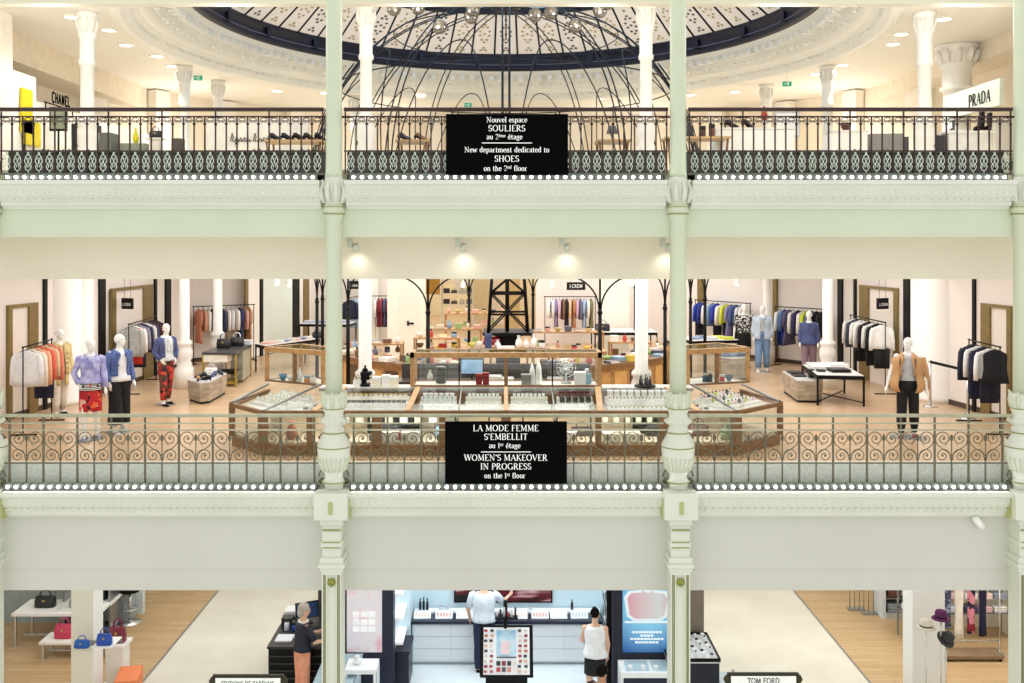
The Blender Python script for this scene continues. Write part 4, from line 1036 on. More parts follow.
class Fig:
    """pose in metres for a 1.75 m figure facing -y; scaled by h / 1.75 when placed"""
    def __init__(s, arms=None, legs=None, lean=0.0, yaw=0.0, nod=0.0, wide=1.0):
        s.lean, s.yaw, s.nod, s.wide = lean, yaw, nod, wide
        s.sh = [s.sp(Vector((sx * .178 * wide, 0, 1.405))) for sx in (-1, 1)]
        a = arms or [((-.07, .01, -.28), (-.03, -.06, -.25)), ((.07, .01, -.28), (.03, -.06, -.25))]
        s.el = [s.sh[i] + Vector(a[i][0]) for i in (0, 1)]
        s.wr = [s.el[i] + Vector(a[i][1]) for i in (0, 1)]
        l = legs or [((-.01, -.01, -.43), (-.01, .02, -.41)), ((.01, -.01, -.43), (.01, .02, -.41))]
        s.hip = [Vector((sx * .088, 0, .90)) for sx in (-1, 1)]
        s.kn = [s.hip[i] + Vector(l[i][0]) for i in (0, 1)]
        s.an = [s.kn[i] + Vector(l[i][1]) for i in (0, 1)]
    def sp(s, p):
        t = max(0, p.z - .95); return Vector((p.x, p.y - s.lean * t, p.z - .5 * s.lean * s.lean * t))
    def ringp(s, z, rx, ry, n=20, fold=0, ph=0, nf=7, dy=0):
        out = []
        for k in range(n):
            a = 2 * PI * k / n; m_ = 1 + fold * math.sin(nf * a + ph)
            out.append(s.sp(Vector((math.cos(a) * rx * m_, math.sin(a) * ry * m_ + dy, z))))
        return out
    def body(s, name, material, parent, voxel=.008, hair=False, sit=False):
        b = MB()
        b.loft([s.ringp(z, rx * (s.wide if 1.1 < z < 1.44 else 1), ry, 18) for z, rx, ry in PROF])
        hc = s.sp(Vector((0, -.012, 1.635))); H = Matrix.Translation(hc) @ Matrix.Rotation(s.yaw, 4, 'Z') @ Matrix.Rotation(s.nod, 4, 'X')
        Hr = H.to_3x3().to_4x4()
        s.H = H
        b.cone(s.sp(Vector((0, 0, 1.47))), hc + Vector((0, 0, -.04)), .053, .05, 12)
        b.ell(H @ Vector((0, .008, .025)), .074, .093, .092, 16, 10, M_=Hr)
        b.ell(H @ Vector((0, -.022, -.035)), .058, .066, .075, 14, 9, M_=Hr)
        b.ell(H @ Vector((0, -.062, -.085)), .026, .022, .022, 10, 6, M_=Hr)      # chin
        b.tube([H @ Vector((0, -.078, .02)), H @ Vector((0, -.10, -.022)), H @ Vector((0, -.082, -.032))], [.010, .017, .012], 8)
        b.ell(H @ Vector((0, -.084, -.058)), .022, .010, .009, 10, 6, M_=Hr)     # mouth
        for sx in (-1, 1):
            b.ell(H @ Vector((sx * .03, -.078, .036)), .022, .012, .009, 8, 5, M_=Hr)   # brow
            b.ell(H @ Vector((sx * .074, .012, -.005)), .010, .02, .032, 8, 6, M_=Hr)   # ear
        for i, sx in enumerate((-1, 1)):
            b.cone(s.hip[i] + Vector((0, 0, .04)), s.kn[i], .092, .056, 14).ell(s.kn[i], .057, .06, .06)
            b.ell(s.kn[i] * .72 + s.an[i] * .28 + Vector((0, .018, 0)), .054, .058, .12)
            b.cone(s.kn[i], s.an[i], .054, .036, 12)
            f = s.an[i]
            b.tube([f + Vector((0, .03, -.02)), f + Vector((sx * .005, -.04, -.035)), f + Vector((sx * .012, -.12, -.045)), f + Vector((sx * .014, -.165, -.05))], [.038, .042, .036, .022], 10)
            b.ell(s.sh[i], .056, .056, .055)
            b.cone(s.sh[i], s.el[i], .047, .037, 12).ell(s.el[i], .038, .038, .038)
            b.cone(s.el[i], s.wr[i], .037, .025, 12)
            d = (s.wr[i] - s.el[i]).normalized()
            side = d.cross(Vector((sx, 0, 0))); side = side.normalized() if side.length > .1 else Vector((0, 1, 0))
            nrm = d.cross(side).normalized()
            w = s.wr[i]
            b.tube([w, w + d * .045, w + d * .085], [.024, .034, .03], 10)
            for q, (o, ln) in enumerate(((-.030, .062), (-.010, .075), (.011, .072), (.030, .055))):
                p0 = w + d * .08 + side * o; p1 = p0 + d * ln * .5 + side * o * .25; p2 = p1 + (d * .85 + nrm * -.35 * sx).normalized() * ln * .5
                b.tube([p0, p1, p2], [.0105, .0095, .007], 7)
            p0 = w + d * .025 - side * .028; p1 = p0 + (d * .7 - side * .75).normalized() * .04; p2 = p1 + (d - side * .2).normalized() * .03
            b.tube([p0, p1, p2], [.014, .011, .008], 7)
        o = b.build(name, material, None)
        m = o.modifiers.new('r', 'REMESH'); m.mode = 'VOXEL'; m.voxel_size = voxel; m.use_smooth_shade = True
        m2 = o.modifiers.new('s', 'SMOOTH'); m2.iterations = 3; m2.factor = .5
        dg = bpy.context.evaluated_depsgraph_get(); dg.update()
        me = bpy.data.meshes.new_from_object(o.evaluated_get(dg))
        old = o.data; o.modifiers.clear(); o.data = me; me.name = name; bpy.data.meshes.remove(old)
        if not me.materials: me.materials.append(material)
        o.parent = parent
        return o
    # clothes
    def top(s, b, z0, z1=1.44, grow=.014, flare=0, fold=.02, m=0, neck=True, nf=7):
        zs = [z0 + (z1 - z0) * k / 10 for k in range(11)]
        rings = []
        for z in zs:
            rx, ry = prof_at(z); g = grow + flare * (1 - (z - z0) / (z1 - z0)) ** 1.5
            rings.append(s.ringp(z, rx * (s.wide if z > 1.1 else 1) + g, ry + g, 28, fold * (1 - (z - z0) / (z1 - z0) * .8), z * 9, nf))
        return b.loft(rings, m, neck)
    def sleeves(s, b, r0=.06, r1=.045, upto=1.0, m=0, sides=(0, 1)):
        for i in sides:
            A, B_, W = s.sh[i], s.el[i], s.wr[i]; sx = (-1, 1)[i]
            pts = [A + Vector((-sx * .035, 0, .012)), A + Vector((sx * .012, 0, 0)), A.lerp(B_, .5), B_]
            rr = [r0 * .95, r0, r0 * .97, (r0 + r1) / 2 * 1.03]
            rr[0] = max(rr[0], .058); rr[1] = max(rr[1], .066)
            if upto > .5: pts += [B_.lerp(W, (upto - .5)), B_.lerp(W, (upto - .5) * 2)]; rr += [(r0 + r1) / 2, r1]
            else: pts = pts[:2] + [A.lerp(B_, upto), A.lerp(B_, upto * 2)]; rr = [r0 * .95, r0, r0, r1]
            b.tube(pts, rr, 14, m)
        return b
    def skirt(s, b, z0, z1=1.06, r0=(.18, .14), fold=.02, m=0, nf=9):
        rings = []
        for k in range(9):
            t = k / 8; z = z1 + (z0 - z1) * t; rx, ry = prof_at(max(z, .92))
            rx += .012; ry += .012
            if z < .92: u = (.92 - z) / max(.01, (.92 - z0)); rx += (r0[0] - rx) * u; ry += (r0[1] - ry) * u
            rings.append(s.ringp(z, rx, ry, 36, fold * t, 0, nf))
        return b.loft(rings, m)
    def trousers(s, b, upto=1.0, r=(.10, .078, .055), m=0, z1=1.06):
        r = (r[0] + .004, max(r[1], .078), r[2])
        b.loft([s.ringp(z, prof_at(z)[0] + .012, prof_at(z)[1] + .012, 24) for z in (.845, .88, .92, .98, 1.02, z1)], m)
        b.ell((0, .0, .845), .125, .105, .085, 16, 9, m)
        for i in (0, 1):
            e = s.kn[i].lerp(s.an[i], upto)
            b.tube([s.hip[i] + Vector((0, 0, .03)), s.hip[i].lerp(s.kn[i], .4), s.kn[i], s.kn[i].lerp(s.an[i], upto * .5), e], [r[0], r[0] * .93, max(r[1], .084), max((r[1] + r[2]) / 2, .082), r[2]], 16, m)
        return b
    def shoes(s, b, m=0, heel=False):
        for i, sx in enumerate((-1, 1)):
            f = s.an[i]
            b.tube([f + Vector((0, .045, -.045)), f + Vector((sx * .005, -.04, -.045)), f + Vector((sx * .012, -.12, -.05)), f + Vector((sx * .014, -.185, -.058))], [.034, .046, .042, .022], 12, m)
            b.bx(f.x - .035, f.x + .04, f.y - .17, f.y + .06, 0, .018, m)
        return b
    def shell(s, b, z0, z1=1.45, grow=.05, gap=30, flare=.03, shoulder=.0, m=0, fold=.03):
        """open-fronted jacket body with thickness"""
        rings = []
        for k in range(11):
            t = k / 10; z = z0 + (z1 - z0) * t; rx, ry = prof_at(z); g = grow + flare * (1 - t) ** 1.5
            if z > 1.36: g *= 1 - .5 * (z - 1.36) / .09
            so = shoulder * max(0, min(1, (1.44 - z) / .08))
            pts = []
            for j in range(30):
                a = R(-90 + gap) + (2 * PI - R(2 * gap)) * j / 29; m_ = 1 + fold * math.sin(6 * a) * (1 - t)
                pts.append(s.sp(Vector((math.cos(a) * (rx * s.wide + g + so) * m_, math.sin(a) * (ry + g) * m_, z))))
            rings.append(pts)
        inner = [[p + (Vector((0, 0, p.z)) - p) * .07 for p in rr] for rr in rings]
        return b.loft([o_ + list(reversed(i_)) for o_, i_ in zip(rings, inner)], m)
    def lapels(s, b, z0, z1=1.43, g=.03, m=0, half=.06):
        """two front edges of an open jacket with turned collar"""
        for sx in (-1, 1):
            pts = []; rr = []
            for k in range(7):
                z = z0 + (z1 - z0) * k / 6; rx, ry = prof_at(z)
                pts.append(s.sp(Vector((sx * (half + .02 * math.sin(k)), -(ry + g) * .96, z)))); rr.append(.014 + .022 * max(0, k - 3) / 3)
            b.tube(pts, rr, 6, m)
        rx, ry = prof_at(1.455)
        b.tube([s.sp(Vector((math.cos(a) * .10, math.sin(a) * .085 + .0, 1.455 + .02 * math.sin(a)))) for a in [R(-50 + 280 * k / 12) for k in range(13)]], .02, 7, m)
        return b
def place(root_name, lab, cat, x, y, rz, h=1.75, group=None):
    r = E(root_name, lab, cat, (x, y, 0), rz, group); r.scale = (h / 1.75,) * 3
    return r
def mannequin(lab, x, y, rz, fig, h=1.76, base=True, vox=.009):
    r = place('mannequin', lab, 'mannequin', x, y, rz, h)
    fig.body('body', MANNEQUIN, r, vox)
    if base:
        MB().lathe([(.20, 0), (.20, .012), (.19, .016)], (0, .03, 0), 28).build('base_plate', STEEL, r)
        MB().cone((.1, .10, .012), (.1, .045, .42), .008, n=8).build('support_rod', STEEL, r)
    return r
armsA = [((-.055, .02, -.27), (.0, -.10, -.23)), ((.055, .02, -.27), (.0, -.10, -.23))]
hips_ = [((-.10, .06, -.255), (.09, -.08, -.19)), ((.05, .01, -.28), (.02, -.07, -.24))]
walk = [((-.01, -.06, -.425), (-.01, .0, -.41)), ((.01, .04, -.425), (.01, .07, -.405))]
# trench coat
f = Fig(armsA, walk, wide=.94, yaw=R(20)); r = mannequin('mannequin in an open beige trench coat behind the front left clothes rail', -9.07, 19.5, R(50), f, 1.76)
b = f.shell(MB(), .62, 1.45, .05, 18, .05); f.sleeves(b, .06, .05); f.lapels(b, .9, g=.055, half=.05); b.build('trench_coat', TRENCH, r)
b = MB()
for sx in (-1, 1):
    for z in (.86, .96, 1.06, 1.16, 1.26): b.ell((sx * .09, -.165 - .02 * (z < 1), z), .014, .01, .014, 8, 5)
b.build('button', mat('#3b2a1c', .4), r)
f.trousers(MB(), .9).build('trousers', cloth('#e6ddd0'), r); f.shoes(MB()).build('shoe', BLACK, r)
# lilac blouse and floral skirt
f = Fig(hips_, walk, wide=.94, yaw=R(35)); r = mannequin('mannequin in a lilac blouse and red floral striped skirt', -7.40, 17.1, R(22), f, 1.80)
b = f.top(MB(), .98, grow=.02, flare=.02, fold=.04); f.sleeves(b, .056, .048, .95); f.lapels(b, 1.24, g=.03, half=.03); b.build('blouse', LILAC, r)
f.skirt(MB(), .50, 1.06, (.185, .145)).build('skirt', FLORAL, r)
f.skirt(MB(), .86, 1.075, (.19, .15)).build('striped_yoke', STRIPE, r)
f.shoes(MB()).build('shoe', mat('#8c8fb0', .4), r)
# denim jacket
f = Fig(armsA, walk, wide=.94, yaw=R(40)); r = mannequin('mannequin in a blue denim jacket and black wide trousers', -7.15, 17.75, R(48), f, 1.82)
b = f.shell(MB(), 1.02, 1.45, .045, 28, .01); f.sleeves(b, .057, .046, .98); f.lapels(b, 1.2, g=.05, half=.085); b.build('denim_jacket', DENIM, r)
f.top(MB(), .92, 1.43, grow=.022, flare=.02).build('white_top', cloth('#f1f2f5'), r)
f.trousers(MB(), .75, (.115, .115, .13)).build('trousers', cloth('#101016'), r); f.shoes(MB()).build('shoe', mat('#d9dade', .4), r)
# denim waistcoat and floral trousers
f = Fig([((-.10, .03, -.26), (.10, -.1, -.16)), ((.1, .03, -.26), (-.10, -.1, -.16))], walk, yaw=R(-10)); r = mannequin('mannequin in a denim waistcoat and dark red floral trousers', -7.35, 20.75, R(55), f, 1.76)
b = f.shell(MB(), 1.04, 1.45, .05, 34, .01); f.sleeves(b, .058, .048, .98); b.build('denim_waistcoat', DENIMD, r)
f.top(MB(), .96, 1.46, grow=.025, flare=.03, fold=.05).build('pale_shirt', cloth('#cfd6da'), r)
b = f.lapels(MB(), 1.15, g=.045, half=.03); b.build('pale_scarf', cloth('#e8ebee'), r)
f.trousers(MB(), .85, (.10, .072, .062)).build('trousers', FLORALD, r); f.shoes(MB()).build('shoe', BLACK, r)
# camel coat
f = Fig([((-.10, .0, -.27), (-.06, -.05, -.25)), ((.10, .02, -.27), (.02, -.05, -.25))], walk, yaw=R(-30)); r = mannequin('mannequin with a camel coat over its shoulders and black leggings', 7.24, 17.3, R(-22), f, 1.80)
b = f.shell(MB(), .80, 1.45, .055, 32, .04, .05)
f.lapels(b, 1.10, g=.06, half=.10)
b.tube([f.sh[1] + Vector((.06, .02, 0)), f.sh[1] + Vector((.11, .03, -.25)), f.sh[1] + Vector((.13, .03, -.55))], [.05, .06, .055], 10)
b.build('camel_coat', CAMEL, r)
f.top(MB(), 1.0, 1.44, grow=.016).build('striped_top', STRIPEB, r)
f.trousers(MB(), .96, (.095, .06, .045)).build('leggings', cloth('#0f0f13'), r); f.shoes(MB()).build('shoe', mat('#a31f24', .4), r)
MB().bx(-.3, .3, -.24, .2, 0, .012).build('foot_board', mat('#a7a39c', .4), r)
# pale denim jacket and ripped jeans
f = Fig(armsA, walk, wide=.94, yaw=R(-15)); r = mannequin('mannequin in an oversized pale denim jacket and blue jeans', 7.0, 26.2, R(-15), f, 1.80)
b = f.shell(MB(), .86, 1.46, .075, 12, .04); f.sleeves(b, .078, .066, .9); f.lapels(b, 1.2, g=.08, half=.05); b.build('denim_jacket', DENIML, r)
f.trousers(MB(), .9, (.112, .09, .08)).build('jeans', JEANS, r); f.shoes(MB()).build('shoe', WHITE, r)
# black and white top
f = Fig(None, walk, yaw=R(10)); r = mannequin('mannequin in a black and white printed top and black skirt', 6.72, 27.1, R(-10), f, 1.78)
b = f.top(MB(), .95, grow=.03, flare=.02); f.sleeves(b, .066, .06, .55); b.build('printed_top', PRINTBW, r)
f.skirt(MB(), .52, 1.0, (.2, .16)).build('skirt', cloth('#121216'), r); f.shoes(MB()).build('shoe', BLACK, r)
# dark denim shirt and mauve trousers
f = Fig(armsA, walk, wide=.94, yaw=R(-10)); r = mannequin('mannequin in a dark denim shirt and mauve trousers behind the right table', 7.86, 24.9, R(-18), f, 1.74)
b = f.top(MB(), .88, grow=.05, flare=.03, fold=.03); f.sleeves(b, .062, .052, .95); f.lapels(b, 1.25, g=.05, half=.03); b.build('denim_shirt', DENIMD, r)
f.trousers(MB(), .95, (.105, .085, .085)).build('trousers', cloth('#8b7480'), r); f.shoes(MB()).build('shoe', BLACK, r)

# ---- people on the ground floor
def eyes(f, r, c='#2a1c14'):
    b = MB()
    for sx in (-1, 1): b.ell(f.H @ Vector((sx * .03, -.084, .018)), .011, .006, .006, 8, 5)
    b.build('eye', mat(c, .2), r)
def person(lab, x, y, rz, f, h, skin=SKIN):
    r = place('person', lab, 'person', x, y, rz, h); r.location.z = F0
    f.body('body', skin, r, .008)
    eyes(f, r)
    return r
# woman in navy top and peach trousers
f = Fig([((-.09, -.10, -.25), (.05, -.24, -.04)), ((.09, -.08, -.26), (-.03, -.23, -.03))], lean=.05, yaw=R(-10), nod=R(12))
r = person('woman in a navy top and peach trousers standing at the dark counter', (302 - 506) * 16.85 / FPX, 16.85, R(125), f, 1.78)
b = f.top(MB(), .98, grow=.02, flare=.02, fold=.03); f.sleeves(b, .062, .056, .45); b.build('navy_top', NAVY, r)
f.trousers(MB(), .97, (.102, .066, .048)).build('peach_trousers', cloth('#f0a483'), r); f.shoes(MB()).build('shoe', mat('#b99a84', .5), r)
b = MB().ell(f.H @ Vector((0, .026, .045)), .088, .10, .095, 18, 12, M_=f.H.to_3x3().to_4x4()).ell(f.H @ Vector((0, .06, -.03)), .08, .06, .09, 14, 10, M_=f.H.to_3x3().to_4x4())
b.build('grey_hair', HAIRG, r)
b = MB().tube([f.sp(Vector((math.cos(a) * .085, math.sin(a) * .078, 1.46))) for a in [2 * PI * k / 16 for k in range(17)]], .018, 7); b.build('white_collar', WHITE, r)
# man in pale shirt
f = Fig([((-.15, -.16, -.18), (-.12, -.20, .04)), ((.10, -.03, -.27), (-.03, -.13, -.22))], lean=.05, yaw=R(-15), nod=R(18), wide=1.12)
r = person('man in a pale blue shirt and dark jeans reaching over the white counter', (484 - 506) * 18.2 / FPX, 18.2, R(180), f, 1.80)
b = f.top(MB(), .94, grow=.035, flare=.02, fold=.035); f.sleeves(b, .072, .06, .42); b.build('pale_shirt', cloth('#dfe7f2'), r)
f.trousers(MB(), .98, (.11, .075, .06)).build('jeans', cloth('#1d2748'), r); f.shoes(MB()).build('shoe', BLACK, r)
MB().ell(f.H @ Vector((0, .018, .05)), .083, .10, .085, 18, 12, M_=f.H.to_3x3().to_4x4()).build('dark_hair', HAIRB, r)
# woman in white sleeveless top
f = Fig([((-.05, -.02, -.28), (.02, -.10, -.24)), ((.06, -.10, -.26), (-.02, -.2, -.08))], yaw=R(-10), nod=R(15))
r = person('woman with a black hair bun in a white sleeveless top and black shorts', (595 - 506) * 16.75 / FPX, 16.75, R(172), f, 1.74)
f.top(MB(), .93, 1.45, grow=.026, flare=.03, fold=.03).build('white_top', cloth('#f2f3f6'), r)
f.skirt(MB(), .62, 1.0, (.19, .15)).build('black_shorts', cloth('#101012'), r); f.shoes(MB()).build('shoe', BLACK, r)
Hr = f.H.to_3x3().to_4x4()
MB().ell(f.H @ Vector((0, .02, .035)), .082, .10, .092, 18, 12, M_=Hr).ell(f.H @ Vector((0, .075, .105)), .045, .045, .045, 14, 9, M_=Hr).build('black_hair', HAIRB, r)
# dark-haired customer cut off by the lower edge
f = Fig(None, None, yaw=R(-20), nod=R(10))
r = person('dark haired customer in black in front of the woman in white', (602 - 506) * 14.6 / FPX, 14.6, R(150), f, 1.70, SKIND)
b = f.top(MB(), .9, grow=.03, flare=.02); f.sleeves(b, .066, .056, .6); b.build('black_top', cloth('#18171a'), r)
f.trousers(MB(), .97).build('trousers', cloth('#22242c'), r); f.shoes(MB()).build('shoe', BLACK, r)
MB().ell(f.H @ Vector((0, .022, .03)), .09, .105, .10, 18, 12, M_=f.H.to_3x3().to_4x4()).build('black_hair', HAIRB, r)

# ------------------------------------------------------------------ clothes on rails
def garment(kind, m, low=None):
    r = link({'top': 'blouse', 'jacket': 'jacket', 'dress': 'long_dress', 'vest': 'sleeveless_vest', 'set': 'hanging_outfit', 'slack': 'trousers'}[kind], None)
    b = MB()
    def rg(z, w, t, f=.0, ph=0):
        return [(math.cos(2 * PI * k / 26) * w * (1 + .0 * k), math.copysign(abs(math.sin(2 * PI * k / 26)) ** .7, math.sin(2 * PI * k / 26)) * t * (1 + f * math.sin(4 * PI * k / 26 * 2 + ph)), z) for k in range(26)]
    end = {'top': -.69, 'jacket': -.74, 'dress': -1.02, 'vest': -.66, 'set': -.60, 'slack': -.2}[kind]
    if kind != 'slack':
        fl_ = {'top': .26, 'jacket': .245, 'dress': .28, 'vest': .25, 'set': .25}[kind]
        b.loft([rg(-.045, .055, .03), rg(-.065, .09, .035), rg(-.10, .185, .04), rg(-.14, .215, .045), rg(-.26, .21, .05, .1), rg(end * .6, .205, .055, .2, 1), rg(end * .82, (fl_ + .2) / 2, .058, .3, 2), rg(end, fl_, .055, .45, 2)])
        if kind != 'vest':
            L_ = {'top': .55, 'jacket': .62, 'dress': .4, 'set': .52}[kind]
            for sx in (-1, 1): b.tube([(sx * .19, 0, -.125), (sx * .225, 0, -.2), (sx * .245, -.005, -.2 - L_ * .4), (sx * .255, -.01, -.12 - L_)], [.045, .052, .05, .042], 10)
    b.build('cloth' if kind != 'slack' else 'waistband', m, r) if b.v else None
    if kind in ('set', 'slack') or low:
        lm = low or m; b = MB(); z0 = -.58 if kind == 'set' else -.10; z1 = z0 - (.48 if kind == 'set' else .85)
        for sx in (-1, 1): b.loft([[(p[0] + sx * .085, p[1], p[2]) for p in rg(z, w, t, .2, sx)] for z, w, t in ((z0, .09, .04), ((z0 + z1) / 2, .095, .045), (z1, .09, .035))])
        b.build('trousers', lm, r)
    b = MB().tube([(-.19, 0, -.115), (-.09, 0, -.06), (0, 0, -.035), (.09, 0, -.06), (.19, 0, -.115)], .009, 6)
    b.tube([(0, 0, -.035), (0, 0, .0), (.012, 0, .018), (.0, 0, .032), (-.014, 0, .02)], .004, 5)
    b.build('hanger', mat('#26221f', .4), r)
    return r
_gp = {}
KN = {'top': 'blouse', 'jacket': 'jacket', 'dress': 'long dress', 'vest': 'sleeveless top', 'set': 'top with trousers', 'slack': 'trousers'}
def hang(p0, p1, items, rackname, cat='clothes', flip=0):
    p0, p1 = Vector(p0), Vector(p1); d = p1 - p0; rz = math.atan2(d.y, d.x) - PI / 2 + flip
    n = len(items)
    for k, it in enumerate(items):
        kind, m, nm = it[:3]; low = it[3] if len(it) > 3 else None
        mm = cloth(m) if isinstance(m, str) else m; lm = cloth(low) if isinstance(low, str) else low
        key = (kind, mm.name, lm.name if lm else '')
        loc = p0 + d * ((k + .5) / n); loc.z -= .032
        jit = random.uniform(-.10, .10)
        if key not in _gp: o = _gp[key] = garment(kind, mm, lm); o.location = loc; o.rotation_euler = (0, 0, rz + jit)
        else: o = dup(_gp[key], loc, rz + jit)
        tag(o, f'{nm} {KN[kind]}, {ORD[k]} from {rackname}', cat, None)
def rail_rack(lab, p0, p1, z, legs=True, mode='floor'):
    """free-standing black rail with feet, or a wall rail on brackets"""
    p0, p1 = Vector((*p0, 0)), Vector((*p1, 0)); d = (p1 - p0); L = d.length; u = d.normalized()
    r = E('clothes_rail', lab, 'clothes rail', p0, math.atan2(d.y, d.x))
    MB().cone((-.12, 0, z), (L + .12, 0, z), .014, n=8).build('rail', BLACK, r)
    for x in (-.08, L + .08):
        if mode == 'floor':
            MB().cone((x, 0, 0), (x, 0, z + .02), .013, n=8).build('upright', BLACK, r)
            MB().bx(x - .03, x + .03, -.24, .24, 0, .02).build('foot', BLACK, r)
        else:
            MB().cone((x, 0, 0), (x, 0, z), .013, n=8).bx(x - .05, x + .05, -.05, .05, 0, .012).build('upright', BLACK, r)
            MB().cone((x, 0, z), (x, -.25, z + .01), .01, n=6).build('cross_arm', BLACK, r)
    return r
rails = [
 ('black clothes rail nearest the railing on the left', (-8.80, 17.55), (-8.95, 18.85), 1.60, 'front of the near left rail',
  [('top', '#f3eff0', 'white'), ('jacket', '#f2ead9', 'ivory'), ('jacket', '#f0b48c', 'apricot'), ('top', '#e8705c', 'coral'), ('set', '#e9c9a0', 'sand', '#1b1f3f'), ('jacket', '#e58b72', 'salmon')]),
 ('black clothes rail on the left before the recessed bronze frame', (-8.72, 22.25), (-8.95, 24.5), 1.62, 'front of the second left rail',
  [('jacket', TWEED, 'grey tweed'), ('top', '#f3efed', 'white', '#d23b31'), ('set', '#8f8d9a', 'grey', '#171a2e'), ('jacket', '#2b3152', 'navy'), ('top', '#e9e6e3', 'off white'), ('jacket', '#464a66', 'slate'), ('jacket', '#4a2028', 'dark red'), ('jacket', '#231f2a', 'black')]),
 ('long clothes rail in the left rear corner behind the white column', (-8.95, 27.75), (-7.62, 28.70), 1.66, 'left end of the left rear rail',
  [('dress', '#c9836b', 'terracotta'), ('top', '#d8a189', 'dusty pink'), ('top', '#f1eeea', 'white'), ('top', '#22242e', 'black'), ('top', '#f5f3f0', 'white'), ('jacket', '#30385f', 'navy'), ('top', '#f3f1ee', 'white'), ('top', '#dfe3ea', 'pale grey'), ('top', '#f4f0ea', 'ivory'), ('dress', '#2d3a6e', 'blue'), ('top', '#d3a596', 'rose'), ('dress', '#c69a74', 'tan')]),
 ('clothes rail on the rear wall under the hanging sign', (1.40, 32.6), (2.95, 32.6), 1.68, 'left end of the rear wall rail',
  [('top', '#f2f0ee', 'white'), ('top', '#e4e3e6', 'pale grey'), ('dress', '#8d7fae', 'violet'), ('top', '#d9b7cf', 'pink'), ('jacket', '#7a5a48', 'brown'), ('dress', '#17161a', 'black'), ('top', '#e3c5a2', 'beige'), ('dress', '#c08a62', 'tan'), ('top', '#d8b3cf', 'mauve'), ('jacket', '#6d6f86', 'slate'), ('dress', '#a9bfe0', 'light blue'), ('top', '#eceef0', 'white'), ('dress', '#7d7a52', 'olive')]),
 ('clothes rail by the rear wall left of the white pier', (-4.55, 33.0), (-3.75, 33.0), 1.68, 'left of the rail by the pier',
  [('top', '#f0eff0', 'white'), ('dress', '#7a2a3a', 'burgundy'), ('dress', '#8b3443', 'wine red'), ('dress', '#4a5578', 'slate blue'), ('dress', '#7c3040', 'crimson'), ('dress', '#93444c', 'rust red'), ('top', '#3c3f52', 'charcoal')]),
 ('clothes rail on the left partly behind the pale column', (-5.25, 32.0), (-5.1, 33.2), 1.66, 'front of the far left rail',
  [('top', '#1f2742', 'navy'), ('dress', '#a7bedd', 'light blue'), ('top', '#dfe5ee', 'pale blue')]),
 ('clothes rail on the right rear wall next to the bronze strip', (6.05, 30.35), (7.22, 28.62), 1.70, 'left end of the right rear rail',
  [('set', '#2b46b4', 'royal blue', '#1a1c30'), ('top', '#263a8f', 'blue'), ('top', '#f4f3f0', 'white'), ('jacket', '#7f9fc0', 'light blue'), ('set', '#2f3fb0', 'cobalt', '#17182a'), ('top', '#f1efe9', 'white'), ('set', '#d7e04a', 'lime', '#15161f'), ('dress', '#8f8cc0', 'lavender'), ('set', '#48608f', 'blue', '#14151f'), ('top', '#d5dbe2', 'pale grey'), ('top', '#eeeeec', 'white')]),
 ('clothes rail on the right wall behind the dark denim mannequin', (7.78, 27.45), (8.72, 26.35), 1.68, 'left end of the right corner rail',
  [('set', '#dfe9ee', 'white', '#23336b'), ('set', '#4f6ea0', 'blue', '#1f2fa0'), ('dress', '#5a5574', 'plum'), ('top', '#efeeec', 'white'), ('jacket', '#35305a', 'dark purple'), ('top', '#f2f2ee', 'white'), ('set', '#d3df3e', 'lime', '#17181f'), ('jacket', '#4f6a98', 'denim blue'), ('jacket', '#1a191e', 'black'), ('jacket', '#17161a', 'black')]),
 ('black clothes rail on the right before the recessed bronze frame', (8.78, 22.3), (8.82, 24.5), 1.66, 'front of the second right rail',
  [('set', '#f2f1ee', 'white', '#101014'), ('jacket', '#101014', 'black'), ('set', '#efeeec', 'off white', '#0f0f13'), ('jacket', '#15151a', 'black'), ('top', '#f3f3f1', 'white'), ('set', '#f0efec', 'white', '#111116'), ('jacket', '#3d4256', 'slate'), ('top', '#e9e8e5', 'pale')]),
 ('black clothes rail nearest the railing on the right', (9.02, 17.6), (9.10, 18.8), 1.60, 'front of the near right rail',
  [('vest', '#14141c', 'black'), ('set', '#f2f2f4', 'white', '#15152a'), ('jacket', '#20243f', 'navy'), ('set', '#f0f1f4', 'white', '#1b2048'), ('jacket', '#23273a', 'dark')]),
]
for lab, p0, p1, z, rn, its in rails:
    rail_rack(lab, p0, p1, z)
    hang((*p0, z), (*p1, z), its, rn)
# ------------------------------------------------------------------ first-floor furniture and goods
def para(x, y, dx, dy, ex, ey):
    """parallelogram footprint from a corner and two edge vectors"""
    return [(x, y), (x + dx, y + dy), (x + dx + ex, y + dy + ey), (x + ex, y + ey)]
def frame_table(lab, poly, h, top_m, frame_m=BLACK, stretcher=True, name='display_table', cat='table', apron=.09):
    r = E(name, lab, cat, (poly[0][0], poly[0][1], 0)); o = Vector((poly[0][0], poly[0][1]))
    P = [(p[0] - o.x, p[1] - o.y) for p in poly]
    MB().prism(P, h - .02, h).build('table_top', top_m, r)
    rail_along(MB(), P + [P[0]], h - apron, h - .012, .035).build('apron', frame_m, r)
    for p in P: MB().bx(p[0] - .018, p[0] + .018, p[1] - .018, p[1] + .018, 0, h - .02).build('leg', frame_m, r)
    if stretcher:
        c = ((P[0][0] + P[2][0]) / 2, (P[0][1] + P[2][1]) / 2)
        b = MB()
        for a, q in ((P[0], P[2]), (P[1], P[3])): b.cone((*a, .08), (*q, .08), .014, n=6)
        b.build('stretcher', frame_m, r)
    return r
